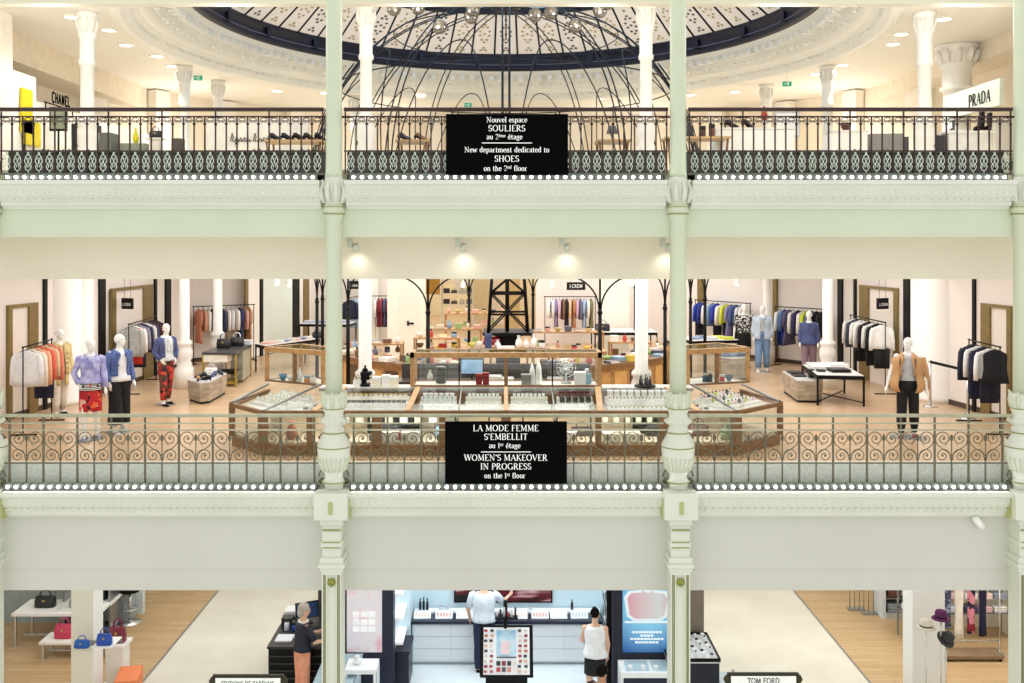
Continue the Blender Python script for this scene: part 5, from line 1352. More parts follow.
def hexblock(lab, pts, h, m=STONE):
    r = E('stone_plinth', lab, 'display plinth', (pts[0][0], pts[0][1], 0))
    P = [(p[0] - pts[0][0], p[1] - pts[0][1]) for p in pts]
    c = (sum(p[0] for p in P) / len(P), sum(p[1] for p in P) / len(P))
    MB().prism([(c[0] + (x - c[0]) * .9, c[1] + (y - c[1]) * .9) for x, y in P], 0, .05).build('base', BLACK, r)
    b = MB(); n = len(P)
    b.loft([[(c[0] + (x - c[0]) * k, c[1] + (y - c[1]) * k, z) for x, y in P] for z, k in ((.05, .93), (h * .55, .985), (h, 1.0))], smooth=False)
    b.build('body', m, r)
    MB().prism(P, h, h + .012).build('top_slab', mat('#c9c8c6', .35), r)
    return r
TOPW = mat('#f0eeea', .3)
# right: stone plinth and long black framed table
frame_table('black framed table with white top before the right clothes rail', [(6.72, 20.7), (7.66, 20.55), (7.88, 22.35), (6.95, 22.5)], .66, TOPW)
hexblock('beige stone plinth beside the black framed table', [(6.37, 21.0), (6.83, 20.95), (7.0, 21.2), (7.0, 22.2), (6.7, 22.6), (6.47, 22.5)], .48)
hexblock('beige stone plinth before the left mannequin and shoe display', [(-7.05, 21.25), (-6.62, 20.75), (-6.45, 20.9), (-6.48, 22.3), (-6.75, 22.65), (-7.1, 22.45)], .46)
zt = .661
put('fold', '#1a1a1e', .42, .07, (7.35, 21.2, zt), 'black folded garment at the front of the right table', None, d=.4)
put('fold', '#efeeec', .4, .09, (7.05, 21.6, zt), 'white folded garment in the middle of the right table', None, d=.4)
put('fold', '#f6f5f3', .4, .12, (7.5, 21.75, zt), 'thick white folded stack on the right table', None, d=.4)
put('fold', '#dfe1e3', .4, .06, (7.2, 22.25, zt), 'pale grey folded garment at the rear of the right table', None, d=.35)
for k, (x, y, c, cn) in enumerate(((6.95, 21.2, '#2a2c30', 'black'), (7.6, 22.0, '#c9cacc', 'silver'), (7.6, 22.2, '#8f9296', 'grey'))): put('box', c, .16, .05, (x, y, zt), f'flat {cn} box on the right table', None)
put('fold', '#141417', .3, .04, (6.68, 22.15, .493), 'black folded garment lying on the right stone plinth', None, d=.4)
put('jar', '#17181b', .13, .2, (6.8, 21.4, .493), 'black canister on the right stone plinth', None)
put('fold', '#1b1c20', .28, .03, (6.62, 21.7, .493), 'thin black folded garment behind the canister', None, d=.3)
# shoes on the left plinth
def shoe(m, lab, loc, rz, group=None, heel=.05, cat='shoe', s=1.0):
    r = E('shoe', lab, cat, loc, rz, group); r.scale = (s,) * 3
    MB().loft([[(x * w, y, z + h * (i == 1)) for i in (0, 1) for x, z in ((-1, 0), (1, 0))] for y, w, z, h in ()] ) if False else None
    b = MB()
    b.tube([(0, .10, heel + .04), (0, .05, heel + .04), (0, -.02, heel * .5 + .035), (0, -.10, .03), (0, -.15, .022)], [.03, .036, .032, .036, .018], 10)
    b.build('upper', m, r)
    MB().tube([(0, .125, heel + .006), (0, .03, heel * .7 + .004), (0, -.05, .008), (0, -.165, .006)], [.02, .02, .028, .016], 8).build('sole', BLACK, r)
    MB().cone((0, .10, 0), (0, .105, heel + .02), .012, .02, 8).build('heel', BLACK, r)
    return r
lp = .473
for k, (x, y, c, cn) in enumerate(((-6.75, 21.05, '#c9a16a', 'tan'), (-6.6, 21.15, '#1a181a', 'black'), (-6.85, 21.6, '#22222a', 'charcoal'), (-6.62, 21.75, '#3d4a7a', 'navy'), (-6.6, 22.15, '#2c2f45', 'dark blue'))):
    shoe(mat(c, .4), f'{cn} heeled shoe on the left stone plinth', (x, y, lp), R(200 + 50 * k))
put('bag', '#e9e9ea', .3, .2, (-6.85, 22.3, lp), 'white bag at the rear of the left stone plinth', None, d=.14)
o = tag(MB().slab((-6.8, 21.0, lp), (-6.5, 20.9, lp), (-6.5, 21.6, lp), (-6.8, 21.6, lp), .006).build('cloth', mat('#bfc4d2', .8)), 'pale blue cloth spread on the left stone plinth', 'cloth')
# left display furniture: steel counter, black stand, long table
r = E('display_counter', 'steel and black display counter with brass drawers left of the showcase', 'counter', (-6.98, 23.3, 0))
MB().prism([(-.42, .05), (.44, .0), (.30, 1.95), (-.42, 2.05)], .78, .84).build('worktop', mat('#56595c', .3, .4), r)
MB().prism([(.08, .75), (.40, .7), (.27, 1.9), (.0, 1.95)], .06, .78).build('body', mat('#bfc1b4', .3, .5), r)
MB().prism([(-.38, .06), (.2, .04), (.18, .5), (-.38, .5)], .60, .78).build('drawer', mat('#f0ece2', .4), r)
MB().prism([(-.38, .1), (.38, .08), (.3, .65), (-.38, .65)], .3, .36).build('shelf', BLACK, r)
MB().prism([(-.38, .1), (.38, .08), (.3, .65), (-.38, .65)], .06, .12).build('shelf', mat('#b8a24a', .35, .6), r)
for p in ((-.40, .08), (.41, .04), (-.40, 2.0), (.27, 1.92)): MB().bx(p[0] - .02, p[0] + .02, p[1] - .02, p[1] + .02, 0, .78).build('leg', mat('#b8a24a', .35, .6), r)
put('bag', '#131316', .34, .36, (-7.15, 24.3, .841), 'tall black bag at the left of the steel counter', None, d=.2)
put('bag', '#1b1b20', .36, .34, (-6.95, 24.8, .841), 'black bag with pale lining in the middle of the steel counter', None, d=.2, m2='#e9e9ea')
put('fold', '#dfe0e4', .3, .12, (-6.8, 25.15, .841), 'white folded scarf right on the steel counter', None)
frame_table('long white topped black table behind the left vitrine', [(-6.8, 26.1), (-6.4, 25.6), (-5.4, 27.5), (-5.85, 27.95)], .76, mat('#ece6df', .4), stretcher=False)
for k in range(8):
    t = k / 7; c = ['#efc9bb', '#f3ddd3', '#eeeae6', '#aab4cc', '#e8e6e4', '#f0d0c4', '#8f9bb8', '#efeae3'][k]; cn = ['peach', 'blush', 'ivory', 'blue grey', 'white', 'pink', 'slate blue', 'cream'][k]
    put('fold', c, .26, .06, (-6.5 + t * .8, 26.1 + t * 1.45, .761), f'{cn} folded knitwear, {ORD[k]} from the near end of the long left table', None, d=.3)
frame_table('low black framed table by the pale green panel', [(-6.45, 30.0), (-4.9, 29.8), (-4.8, 30.7), (-6.35, 30.9)], .98, mat('#e6e7ea', .4), stretcher=False)
for k in range(4): put('fold', ['#c9cede', '#9fa9c6', '#e4e3e8', '#b4bad0'][k], .3, .08, (-6.2 + k * .38, 30.3, .981), f'{["pale blue", "blue", "white", "grey blue"][k]} folded shirt on the table by the green panel', None)
hexblock('grey stone block under the long left table', [(-4.6, 25.3), (-4.1, 25.1), (-3.7, 25.3), (-3.7, 25.9), (-4.4, 26.0)], .55)
put('bag', '#23252b', .3, .26, (-5.45, 27.75, .761), 'dark bag at the far end of the long left table', None, d=.16)
# right rear table with yellow folded knitwear
frame_table('white topped black table behind the right column and vitrine', [(5.0, 25.9), (6.35, 26.2), (6.2, 27.4), (4.85, 27.1)], .86, TOPW, stretcher=False)
for k in range(5): put('fold', ['#dbe23c', '#e8ee6a', '#dfe2e6', '#7d99c4', '#9fb2cf'][k], .28, .06, (6.1 - k * .22, 26.4 + (k % 2) * .3, .861), f'{["lime yellow", "pale yellow", "white", "blue", "light blue"][k]} folded top on the right rear table', None)
MB().bx(-.5, .5, -.3, .3, 0, .012)
o = hexblock('grey stone block with folded jeans behind the right column', [(5.5, 24.6), (5.85, 24.4), (6.25, 24.6), (6.25, 25.2), (5.6, 25.3)], .55)
for k in range(3): put('fold', ['#6e7f9c', '#8fa0b8', '#5a6880'][k], .19, .09, (5.68 + k * .2, 24.9, .563), f'{["mid blue", "pale blue", "dark blue"][k]} folded jeans on the grey stone block', None)
frame_table('black framed table behind the right white pier', [(2.6, 28.0), (4.4, 28.0), (4.4, 29.2), (2.6, 29.2)], .90, TOPW, stretcher=False)
put('fold', '#202126', .4, .1, (4.0, 28.5, .901), 'black folded coat on the table behind the white pier', None)
put('bag', '#17171a', .45, .32, (2.85, 28.4, .901), 'black bag on the table behind the white pier', None, d=.2)
# barrier at the far right
r = E('stretch_barrier', 'chrome barrier with a black belt at the right by the pale wall', 'barrier', (9.05, 19.8, 0))
for p in ((.03, .75), (.14, -.7)):
    MB().cone((*p, 0), (*p, 1.0), .028, n=12).lathe([(.15, 0), (.15, .015), (.03, .03)], (*p, 0), 20).lathe([(.036, .95), (.036, 1.0), (.02, 1.01)], (*p, 0), 12).build('post', CHROME, r)
MB().slab((.02, .74, .93), (.13, -.69, .93), (.13, -.69, .99), (.02, .74, .99), .004).build('belt', BLACK, r)
# hanging J.CREW signs
def hung_sign(lab, x, y, z, w_, h_, rz=0):
    r = E('hanging_sign', lab, 'sign', (x, y, z), rz)
    MB().bx(-w_ / 2, w_ / 2, -.03, .03, 0, h_).build('sign_box', mat('#1d1a1b', .5, spec=.2), r)
    b = MB(); hh = min(h_ * .42, w_ * .2); centred(b, 'J.CREW', h_ * .3, hh, thick=.13, sans=True)
    b.build('lettering', LETTER, r, (0, -.034, 0))
    b = MB()
    for s in (-1, 1): b.cone((s * w_ * .3, 0, h_), (s * w_ * .3, 0, 3.72 - z), .006, n=5)
    b.build('hanging_wire', STEEL, r)
x, y, z = pt(127.5, 309, 23.0); hung_sign('black J.CREW sign hanging by wires over the second left rail', x, y, z, .32, .26, R(-22))
x, y, z = pt(882.5, 309, 23.0); hung_sign('black J.CREW sign hanging by wires over the second right rail', x, y, z, .32, .26, R(22))
x, y, z = pt(576, 290, 32.0); hung_sign('wide black J.CREW sign hanging before the rear wall rail', x, y, z, .62, .26)
x, y, z = pt(354, 289, 30.5); hung_sign('small black J.CREW sign hanging beside the left pale column', x, y, z, .3, .26)
# ------------------------------------------------------------------ goods on the curved counter and tiered stands
random.seed(11)
KC = [('#e9b7a6', 'pink'), ('#8fb0c9', 'blue'), ('#f3efe8', 'white'), ('#d9c08b', 'straw'), ('#a4bf7c', 'green'), ('#c9473d', 'red'), ('#5d5f70', 'slate'), ('#e6d9c2', 'cream'), ('#e3c84f', 'yellow'), ('#7c5a44', 'brown')]
KK = ['box', 'bowl', 'vase', 'jar', 'fold', 'book', 'bottle']
used = {}
for k in range(64):
    a = R(186 + 168 * k / 63); rr = 3.75 + .18 * (k % 3)
    if abs(math.degrees(a) - 270) < 7: continue
    kd = KK[(k * 3 + k // 7) % 7]; c, cn = KC[(k * 7 + k // 5) % 10]
    w_ = {'box': .17, 'bowl': .22, 'vase': .14, 'jar': .12, 'fold': .26, 'book': .24, 'bottle': .09}[kd]; h_ = {'box': .13, 'bowl': .1, 'vase': .24, 'jar': .13, 'fold': .1, 'book': .05, 'bottle': .22}[kd]
    side = 'left' if a < R(270) else 'right'; n_ = used.get((kd, cn, side), 0); used[(kd, cn, side)] = n_ + 1
    kn = {'fold': 'folded cloth'}.get(kd, kd)
    put(kd, c, w_, h_, (CC[0] + rr * math.cos(a), CC[1] + rr * math.sin(a), .931), f'{"" if n_ == 0 else ORD[n_] + " "}small {cn} {kn} on the {side} half of the curved oak counter', None, rz=a + PI / 2)
def tier_stand(lab, x, y, w_, hs, m=OAK, gl=False):
    r = E('display_stand', lab, 'display stand', (x, y, 0))
    for s in (-1, 1):
        for t in (-1, 1): MB().bx(s * (w_ / 2 - .03) - .02, s * (w_ / 2 - .03) + .02, t * .26 - .02, t * .26 + .02, 0, hs[-1]).build('leg', m, r)
    for h_ in hs: MB().bx(-w_ / 2, w_ / 2, -.3, .3, h_ - .03, h_).build('shelf', GLASS if gl and h_ != hs[-1] else m, r)
    return r
stands = [(-2.95, 22.9, 1.0, (.9, 1.12), 'left tiered oak stand inside the curved counter'), (-1.65, 23.0, 1.1, (.7, 1.0, 1.25), 'tall tiered stand left of the black tower'), (-1.4, 25.9, 1.5, (.6, 1.2), 'oak table stand behind the left black post'), (1.65, 25.6, 1.9, (.7, 1.15), 'oak table stand right of the black tower'), (3.0, 23.3, 1.0, (.8, 1.12), 'right tiered oak stand inside the curved counter'), (1.9, 22.6, .9, (.65, .98), 'low tiered stand right of the tower'), (-.9, 28.2, 1.8, (.6, 1.1, 1.45), 'rear tiered stand left behind the tower')]
gi = 0
for x, y, w_, hs, lab in stands:
    tier_stand(lab, x, y, w_, hs, gl=True)
    nm = lab.replace('tiered ', '').replace(' inside the curved counter', '')
    for li, h_ in enumerate(hs):
        n = int(w_ / .24)
        for k in range(n):
            kd = KK[(gi * 5 + gi // 3) % 7]; c, cn = KC[(gi * 3 + gi // 4) % 10]; gi += 1
            w2 = {'box': .18, 'bowl': .2, 'vase': .13, 'jar': .13, 'fold': .2, 'book': .2, 'bottle': .09}[kd]; h2 = {'box': .14, 'bowl': .1, 'vase': .2, 'jar': .13, 'fold': .1, 'book': .06, 'bottle': .2}[kd]
            if li < len(hs) - 1: h2 = min(h2, (hs[li + 1] - h_) * .75)
            put(kd, c, w2, round(h2, 2), (x - w_ / 2 + (k + .5) * w_ / n, y - .05, h_ + .001), f'{cn} {kd if kd != "fold" else "cloth"}, {ORD[k]} on {["bottom", "second", "top"][li]} shelf of {nm}', None)
# dark low seats and red bags by the tower base
for px, lab in ((480, 'dark brown low bench left of the tower base'), (538, 'dark brown low bench right of the tower base')):
    r = E('bench', lab, 'bench', ((px - 506) * 21.6 / FPX, 21.6, 0))
    MB().bx(-.28, .28, -.2, .2, .95, 1.12).build('seat', mat('#2b1d18', .5), r, bevel=.02)
    for sx in (-.24, .24):
        for sy in (-.16, .16): MB().bx(sx - .02, sx + .02, sy - .02, sy + .02, 0, .95).build('leg', OAKD, r)
put('bag', '#a01c33', .42, .3, (-.35, 23.55, 1.0), 'crimson bag beside the foot of the black tower', None, d=.2)
r = E('side_table', 'small table in front of the tower carrying white jugs and a book', 'table', (0, 22.9, 0))
MB().bx(-1.2, 1.2, -.28, .28, .95, 1.0).build('table_top', OAK, r)
for sx in (-1.15, 1.15):
    for sy in (-.22, .22): MB().bx(sx - .03, sx + .03, sy - .03, sy + .03, 0, .95).build('leg', OAK, r)
for k, (x, c, h_, kd, cn) in enumerate(((-.42, '#42557c', .34, 'box', 'blue standing box'), (-.2, '#e8e9ec', .2, 'vase', 'white small jug'), (-.62, '#f0ede4', .16, 'bowl', 'cream bowl'), (-.8, '#d7d96a', .14, 'bowl', 'yellow bowl'), (.3, '#f5f5f3', .3, 'vase', 'tall white jug'), (.48, '#f1f1ef', .24, 'vase', 'mid white jug'), (.66, '#f6f6f4', .34, 'vase', 'tallest white jug'), (.85, '#ececec', .2, 'jar', 'white lidded jar'))):
    if kd == 'bowl' and x < -.7: cn = 'yellow green bowl'
    put(kd, c, .16, h_, (x, 22.8, 1.001), cn + ' on the small table before the tower', None)
put('book', '#f3f2ef', .4, .05, (-.0, 22.72, 1.001), 'white open book on the small table before the tower', None)
# back room: mustard wall panel, mirror, shelves
struct(MB().bx(-3.35, -2.65, 38.4, 38.5, 1.45, 3.2).build('wall_panel', mat('#b98a2e', .5, noise=.1)))
struct(MB().bx(-2.3, -1.55, 43.0, 43.1, 1.2, 2.9).build('wall_panel', mat('#e9e7e2', .5)))
for x0, x1, c in ((-1.55, -.75, '#e9d8b0'), (-.7, -.1, '#f3ead6'), (-.05, .6, '#e6cf98')):
    struct(MB().bx(x0, x1, 42, 42.1, 0, 3.4).build('wall_panel', mat(c, .6)))
r = E('shelf_unit', 'pale shelf unit with dark goods in the back room', 'shelf', (-2.7, 40.5, 0))
for z in (.9, 1.35, 1.8, 2.25): MB().bx(0, 1.3, -.2, .2, z, z + .04).build('shelf', WHITE, r)
for x in (0, 1.3): MB().bx(x - .02, x + .02, -.2, .2, 0, 2.3).build('upright', WHITE, r)
for k in range(8): put(['box', 'bag', 'vase', 'fold'][k % 4], ['#2a2a2e', '#5d5a55', '#e9e4da', '#8d8a84'][k % 4], .26, .2, (-2.5 + (k % 4) * .32, 40.45, [.941, 1.391][k // 4]), f'{["black box", "grey bag", "ivory vase", "taupe cloth"][k % 4]} on the {["lower", "upper"][k // 4]} shelf in the back room', None)

# small round ceiling lamps seen under the bulkhead
for px, py, d, lab in ((632, 283, 24.0, 'left lamp of the bright pair beside the white column'), (641, 288, 22.0, 'right lamp of the bright pair beside the white column'), (737, 283, 26.0, 'bright round lamp above the right rear clothes rail'), (289, 284, 27.0, 'bright round lamp above the pale green panel'), (277, 283, 25.0, 'white lamp head left of the lamp by the green panel'), (552, 285, 27.0, 'round lamp left of the rear wall sign'), (463, 285, 30.0, 'round lamp in the back room opening')):
    x, y, z = pt(px, py, d)
    r = E('ceiling_spotlight', lab, 'spotlight', (x, y, z))
    MB().cone((0, 0, .06), (0, 0, 3.72 - z), .012, n=6).build('stem', WHITE, r)
    MB().lathe([(.05, .10), (.07, .06), (.07, -.03)], n=16, cap=False).build('lamp_head', WHITE, r)
    MB().ell((0, 0, -.02), .062, .062, .05, 12, 8).build('bulb', mat('#fff4df', .4, noise=0, emit=5), r)
# ------------------------------------------------------------------ ground floor
Z0 = F0
SHOPW = mat('#e9f1f6', .35, noise=.01)
BOXW = mat('#f5f8fa', .4, noise=.01)
# white cosmetics shop: walls
struct(MB().bx(-1.83, 1.95, 19.05, 19.2, Z0, -1.2).build('wall_shop', mat('#d6ebf5', .4, noise=.01)))
struct(MB().bx(-2.25, -1.83, 18.3, 19.2, Z0, -1.2).build('wall_shop_side', mat('#d9ecf5', .4, noise=.01)))
struct(MB().bx(1.95, 2.05, 17.6, 19.2, Z0, -1.2).build('wall_shop_side', mat('#dbecf4', .4, noise=.01)))
struct(MB().bx(-2.9, 3.3, 19.2, 19.3, Z0, -1.2).build('wall_shop_rear', SHOPW))
struct(MB().bx(-2.25, 2.0, 14.9, 19.05, Z0, Z0 + .006).build('floor_shop', mat('#eaf2f6', .25, noise=.02)))
area_light('shop_lamp', (0, 17.6, -1.3), 3.6, 2.0, 62, (.86, .95, 1))
# long counter with drawers
r = E('shop_counter', 'long white counter with drawers along the shop rear wall', 'counter', (0, 18.72, Z0))
MB().bx(-1.80, 1.85, -.22, .3, 0, .06).build('plinth', mat('#aab4bb', .5), r)
MB().bx(-1.80, 1.85, -.25, .3, .06, .80).build('body', mat('#dfe8ed', .4, noise=.01), r)
MB().bx(-1.82, 1.87, -.30, .3, .80, .86).build('worktop', mat('#1b2238', .3), r)
for i in range(5):
    for j in range(3):
        x0 = -1.78 + i * .725
        MB().bx(x0 + .008, x0 + .717, -.262, -.25, .09 + j * .235, .09 + j * .235 + .222).build('drawer', mat('#edf2f5', .35, noise=.01), r)
MB().bx(-1.8, 1.85, .1, .28, .86, .90).build('display_step', BOXW, r)
# trays and testers on the counter
for k, x in enumerate([-1.62, -1.2, -.80, -.42, .25, .66, 1.02, 1.42]):
    t = E('tester_tray', f'white tester tray, {ORD[k]} from the left on the shop counter', 'tray', (x, 18.60, Z0 + .861))
    MB().box((0, 0, .05), (.33, .16, .012), rx=R(28)).build('plate', BOXW, t)
    MB().bx(-.165, .165, -.08, .08, 0, .012).bx(-.165, .165, .05, .08, 0, .08).build('stand', mat('#c2ccd3', .4), t)
    b = MB()
    for q in range(5): b.box((-.12 + q * .06, 0, .062), (.04, .09, .012), rx=R(28))
    b.build('swatch', mat(['#e8cfc4', '#d9a9a0', '#f4e3da', '#c8ccd2'][k % 4], .4), t)
for k, (x, h, lab) in enumerate(((-1.69, .22, 'left black bottle of the group on the shop counter'), (-1.62, .24, 'middle black bottle of the group on the shop counter'), (-1.55, .22, 'right black bottle of the group on the shop counter'), (1.30, .2, 'lone tall bottle at the right of the shop counter'))):
    put('bottle', '#15161b', .05, h, (x, 18.9, Z0 + .901), lab, None, m2='#101014')
for k, x in enumerate((-1.28, -1.16, -.66, .48)): put('jar', '#dfe4e8', .07, .1, (x, 18.9, Z0 + .901), f'pale jar, {ORD[k]} from the left at the rear of the shop counter', None, m2='#b7bcc4')
# picture above the counter
r = E('backlit_picture', 'wide dark red picture on the shop wall above the counter', 'picture', (-.05, 19.03, -3.62))
MB().bx(-.98, .97, -.03, .01, 0, 1.2).build('frame', BLACK, r)
MB().bx(-.95, .94, -.034, -.03, .03, 1.17).build('print', ramp_mat('red_black_print', 'ShaderNodeTexWave', [(.0, '#0e0a10'), (.45, '#5e1420'), (.6, '#b6434d'), (.8, '#e6ccd2')], .4, 1.1, vec=(.5, 1, 1.8), interp='LINEAR', distortion=5.0) if False else ramp_mat('red_black_print', 'ShaderNodeTexNoise', [(.42, '#0d0a0f'), (.52, '#6d1520'), (.6, '#d7a9b0')], .4, 1.6, vec=(.6, 1, 3), interp='LINEAR'), r)
# makeup kiosk
r = E('makeup_kiosk', 'black makeup display stand with slanted tester panel in the shop', 'display stand', ((506.5 - 506) * 16.6 / FPX, 16.7, Z0))
MB().bx(-.36, .36, -.2, .25, 0, .68).build('base', BLACK, r)
Mt = Matrix.Translation((0, 0, 1.02)) @ Matrix.Rotation(R(-28), 4, 'X')
def tb(x0, x1, y0, y1, z0, z1):
    b = MB().bx(x0, x1, y0, y1, z0, z1); b.v = [tuple(Mt @ Vector(p)) for p in b.v]; return b
tb(-.46, .46, -.04, .06, -.42, .42).build('panel', BLACK, r)
tb(-.40, .40, -.055, -.04, -.38, .38).build('tester_board', mat('#e9ecf0', .35, emit=.15), r)
tb(-.175, .165, -.065, -.055, -.09, .33).build('backlit_picture', ramp_mat('blue_white_print', 'ShaderNodeTexNoise', [(.4, '#8fc6ea'), (.55, '#c7e4f6'), (.7, '#f3f9fd')], .4, 3, interp='LINEAR'), r)
tb(-.10, .06, -.075, -.065, -.06, .15).build('pink_box_print', mat('#f2dbe0', .4), r)
tb(-.17, .17, -.07, -.065, -.115, -.095).build('frame_line', mat('#39414e', .4), r)
random.seed(3)
for k in range(36):
    col, row = k % 4, k // 4
    x = (-.36, -.26, .23, .33)[col] + random.uniform(-.01, .01); z = -.33 + row * .082
    tb(x - .028, x + .028, -.07, -.055, z - .02, z + .02).build('swatch', mat(['#c9806f', '#e3b59f', '#8f2a3a', '#2b2b33', '#d9d0cc', '#b86a5a', '#e9d7c9', '#a7343f', '#4a3b40'][k * 5 % 9], .4), r)
for k in range(8):
    x = -.14 + (k % 4) * .093; z = -.2 - (k // 4) * .1
    tb(x - .034, x + .034, -.07, -.055, z - .036, z + .036).build('swatch', mat(['#24242b', '#8f3040', '#3a3136', '#e8e0dc', '#c24a50', '#5e5660', '#d98f8f', '#efe9e6'][k], .4), r)
MB().cone((-.02, .15, 1.2), (-.02, .15, 1.85), .035, n=8).bx(-.2, .2, .05, .2, 1.55, 1.57).build('mast', BLACK, r)
for k in range(6): MB().cone((-.17 + k * .065, .12, 1.57), (-.17 + k * .065, .12, 1.66 + .04 * (k % 3)), .018, n=8).build('tester', mat(['#e7d6d8', '#2a2a30', '#d9dde2', '#b8494f', '#efefef', '#33333a'][k], .35), r)
# pale floral lightbox at the left of the shop
x0 = (347 - 506) * 17 / FPX; x1 = (382 - 506) * 17 / FPX
r = E('lightbox', 'pale pink lightbox with a grid of palettes left of the shop', 'lightbox', ((x0 + x1) / 2, 17, Z0))
h = (x1 - x0) / 2
MB().bx(-h - .02, h + .2, .0, .28, 0, 3.2).build('casing', mat('#0f1430', .4), r)
MB().bx(-h, h, -.02, 0, .88, 2.9).build('screen', ramp_mat('pink_floral_light', 'ShaderNodeTexNoise', [(.3, '#ece3ec'), (.55, '#f0e8ee'), (.64, '#f0ccd4'), (.72, '#e8a8b4')], .4, 2.4, interp='LINEAR'), r)
r.children[-1].data.materials[0].node_tree.nodes['Principled BSDF'].inputs['Emission Strength'].default_value = .12
m_ = r.children[-1].data.materials[0].node_tree
m_.links.new([n for n in m_.nodes if n.type == 'VALTORGB'][0].outputs[0], m_.nodes['Principled BSDF'].inputs['Emission Color'])
for k in range(9): MB().bx(-.20 + (k % 3) * .14, -.20 + (k % 3) * .14 + .11, -.035, -.02, 1.25 + (k // 3) * .13, 1.25 + (k // 3) * .13 + .085).build('palette', mat('#fbfbfc', .4, emit=.25), r)
r = E('side_table', 'small white table with glass top below the pink lightbox', 'table', ((362 - 506) * 16.2 / FPX, 16.2, Z0))
MB().bx(-.26, .26, -.2, .25, .93, 1.0).build('table_top', BOXW, r)
for sx in (-.24, .24):
    for sy in (-.18, .23): MB().bx(sx - .022, sx + .022, sy - .022, sy + .022, 0, .93).build('leg', BOXW, r)
o = put('vase', '#f2f4f8', .16, .13, ((357 - 506) * 16.2 / FPX, 16.25, Z0 + 1.001), 'white flower ornament on the small white table', None)
# glass shelf tower and dark bench near the left wall of the shop
r = E('shelf_unit', 'narrow white shelf unit with lit shelves at the left side of the shop', 'shelf', ((397 - 506) * 17.9 / FPX, 17.9, Z0))
MB().bx(-.08, .0, -.3, .4, 0, 2.9).build('back_panel', SHOPW, r)
for k, z in enumerate((.75, 1.2, 1.65, 2.1)): MB().bx(0, .14, -.3, .4, z, z + .05).build('shelf', mat('#ffffff', .3, emit=.3), r)
MB().bx(.0, .28, -.42, .3, .62, .68).bx(.0, .26, -.4, .3, 0, .62).build('cabinet', mat('#15182c', .4), r)
r = E('bench', 'dark red low bench in front of the shop', 'bench', ((419 - 506) * 15.9 / FPX, 15.9, Z0))
MB().bx(-.22, .22, -.2, .2, .36, .50).build('seat', mat('#2c0d12', .4), r, bevel=.02)
for sx in (-.18, .18):
    for sy in (-.15, .15): MB().bx(sx - .02, sx + .02, sy - .02, sy + .02, 0, .36).build('leg', BLACK, r)
# blue perfume lightbox
x0 = (622.5 - 506) * 17 / FPX; x1 = 2.95
r = E('lightbox', 'blue perfume lightbox with a pink flacon picture right of the shop', 'lightbox', (x0, 17, Z0))
W_ = x1 - x0
MB().bx(-.17, W_ + .05, .0, .3, 0, 3.2).build('casing', mat('#0c1028', .4), r)
def bg_blue():
    m, nt, b = new_mat('blue_light_screen')
    tc = N(nt, 'ShaderNodeTexCoord'); gr = N(nt, 'ShaderNodeTexGradient', gradient_type='SPHERICAL'); mp = N(nt, 'ShaderNodeMapping')
    mp.inputs['Location'].default_value = (-.50, 0, -1.85); mp.inputs['Scale'].default_value = (1.1, 1.1, 1.1)
    nt.links.new(tc.outputs['Object'], mp.inputs[0]); nt.links.new(mp.outputs[0], gr.inputs[0])
    rp = N(nt, 'ShaderNodeValToRGB'); rp.color_ramp.elements[0].color = rgb('#0b4f9e'); rp.color_ramp.elements[1].color = rgb('#8fd4f4'); rp.color_ramp.elements[1].position = .75
    nt.links.new(gr.outputs[0], rp.inputs[0]); nt.links.new(rp.outputs[0], b.inputs['Base Color']); nt.links.new(rp.outputs[0], b.inputs['Emission Color']); b.inputs['Emission Strength'].default_value = .3
    return m
MB().bx(0, W_, -.02, 0, .88, 3.0).build('screen', bg_blue(), r)
cx = (647 - 506) * 17 / FPX - x0
def fl_poly(k, y0, y1):
    P = [(-.24, 1.44), (.24, 1.44), (.36, 1.52), (.41, 1.86), (.34, 1.96), (.12, 1.98), (.12, 2.02), (-.12, 2.02), (-.12, 1.98), (-.34, 1.96), (-.41, 1.86), (-.36, 1.52)]
    n = len(P); zc = 1.72
    return MB().add([(cx + x * k, y0, zc + (z - zc) * k) for x, z in P] + [(cx + x * k, y1, zc + (z - zc) * k) for x, z in P], [tuple(range(n)), tuple(reversed(range(n, 2 * n)))] + [(q, (q + 1) % n, (q + 1) % n + n, q + n) for q in range(n)])
fl_poly(1, -.032, -.02).build('flacon_picture', mat('#eaf4fb', .3, noise=.02, emit=.25), r)
fl_poly(.86, -.036, -.03).build('flacon_picture', ramp_mat('pink_flacon', 'ShaderNodeTexGradient', [(.0, '#f2a3ba'), (.35, '#f7dbe4'), (.65, '#eef2f7'), (1, '#f09cb6')], .4, 1.0, interp='LINEAR'), r)
MB().lathe([(.0, 0), (.13, .0), (.13, .012), (.09, .012), (.09, .0)], n=28).build('stopper_picture', mat('#dff1fb', .3, emit=.3), r)
st = r.children[-1]; st.rotation_euler = (R(90), 0, 0); st.location = (cx, -.03, 2.07)
MB().bx(cx - .40, cx + .40, -.026, -.02, 1.40, 1.43).build('flacon_base', mat('#f3f6fa', .3, emit=.3), r)
b = MB()
for z, n in ((1.22, 9), (1.16, 4), (1.10, 10), (1.04, 7)):
    for q in range(n): b.bx(cx - n * .03 + q * .06, cx - n * .03 + q * .06 + .048, -.024, -.02, z, z + .034)
b.build('lettering', mat('#eef4fa', .4, emit=.4), r)
r = E('display_counter', 'white glass topped counter below the blue perfume lightbox', 'counter', ((648 - 506) * 16.6 / FPX, 16.72, Z0))
MB().bx(-.48, .5, -.26, .26, .66, .75).build('top', mat('#f2f8fb', .3, emit=.1), r)
MB().bx(-.44, .46, -.2, .25, 0, .66).build('body', mat('#141a36', .4), r)
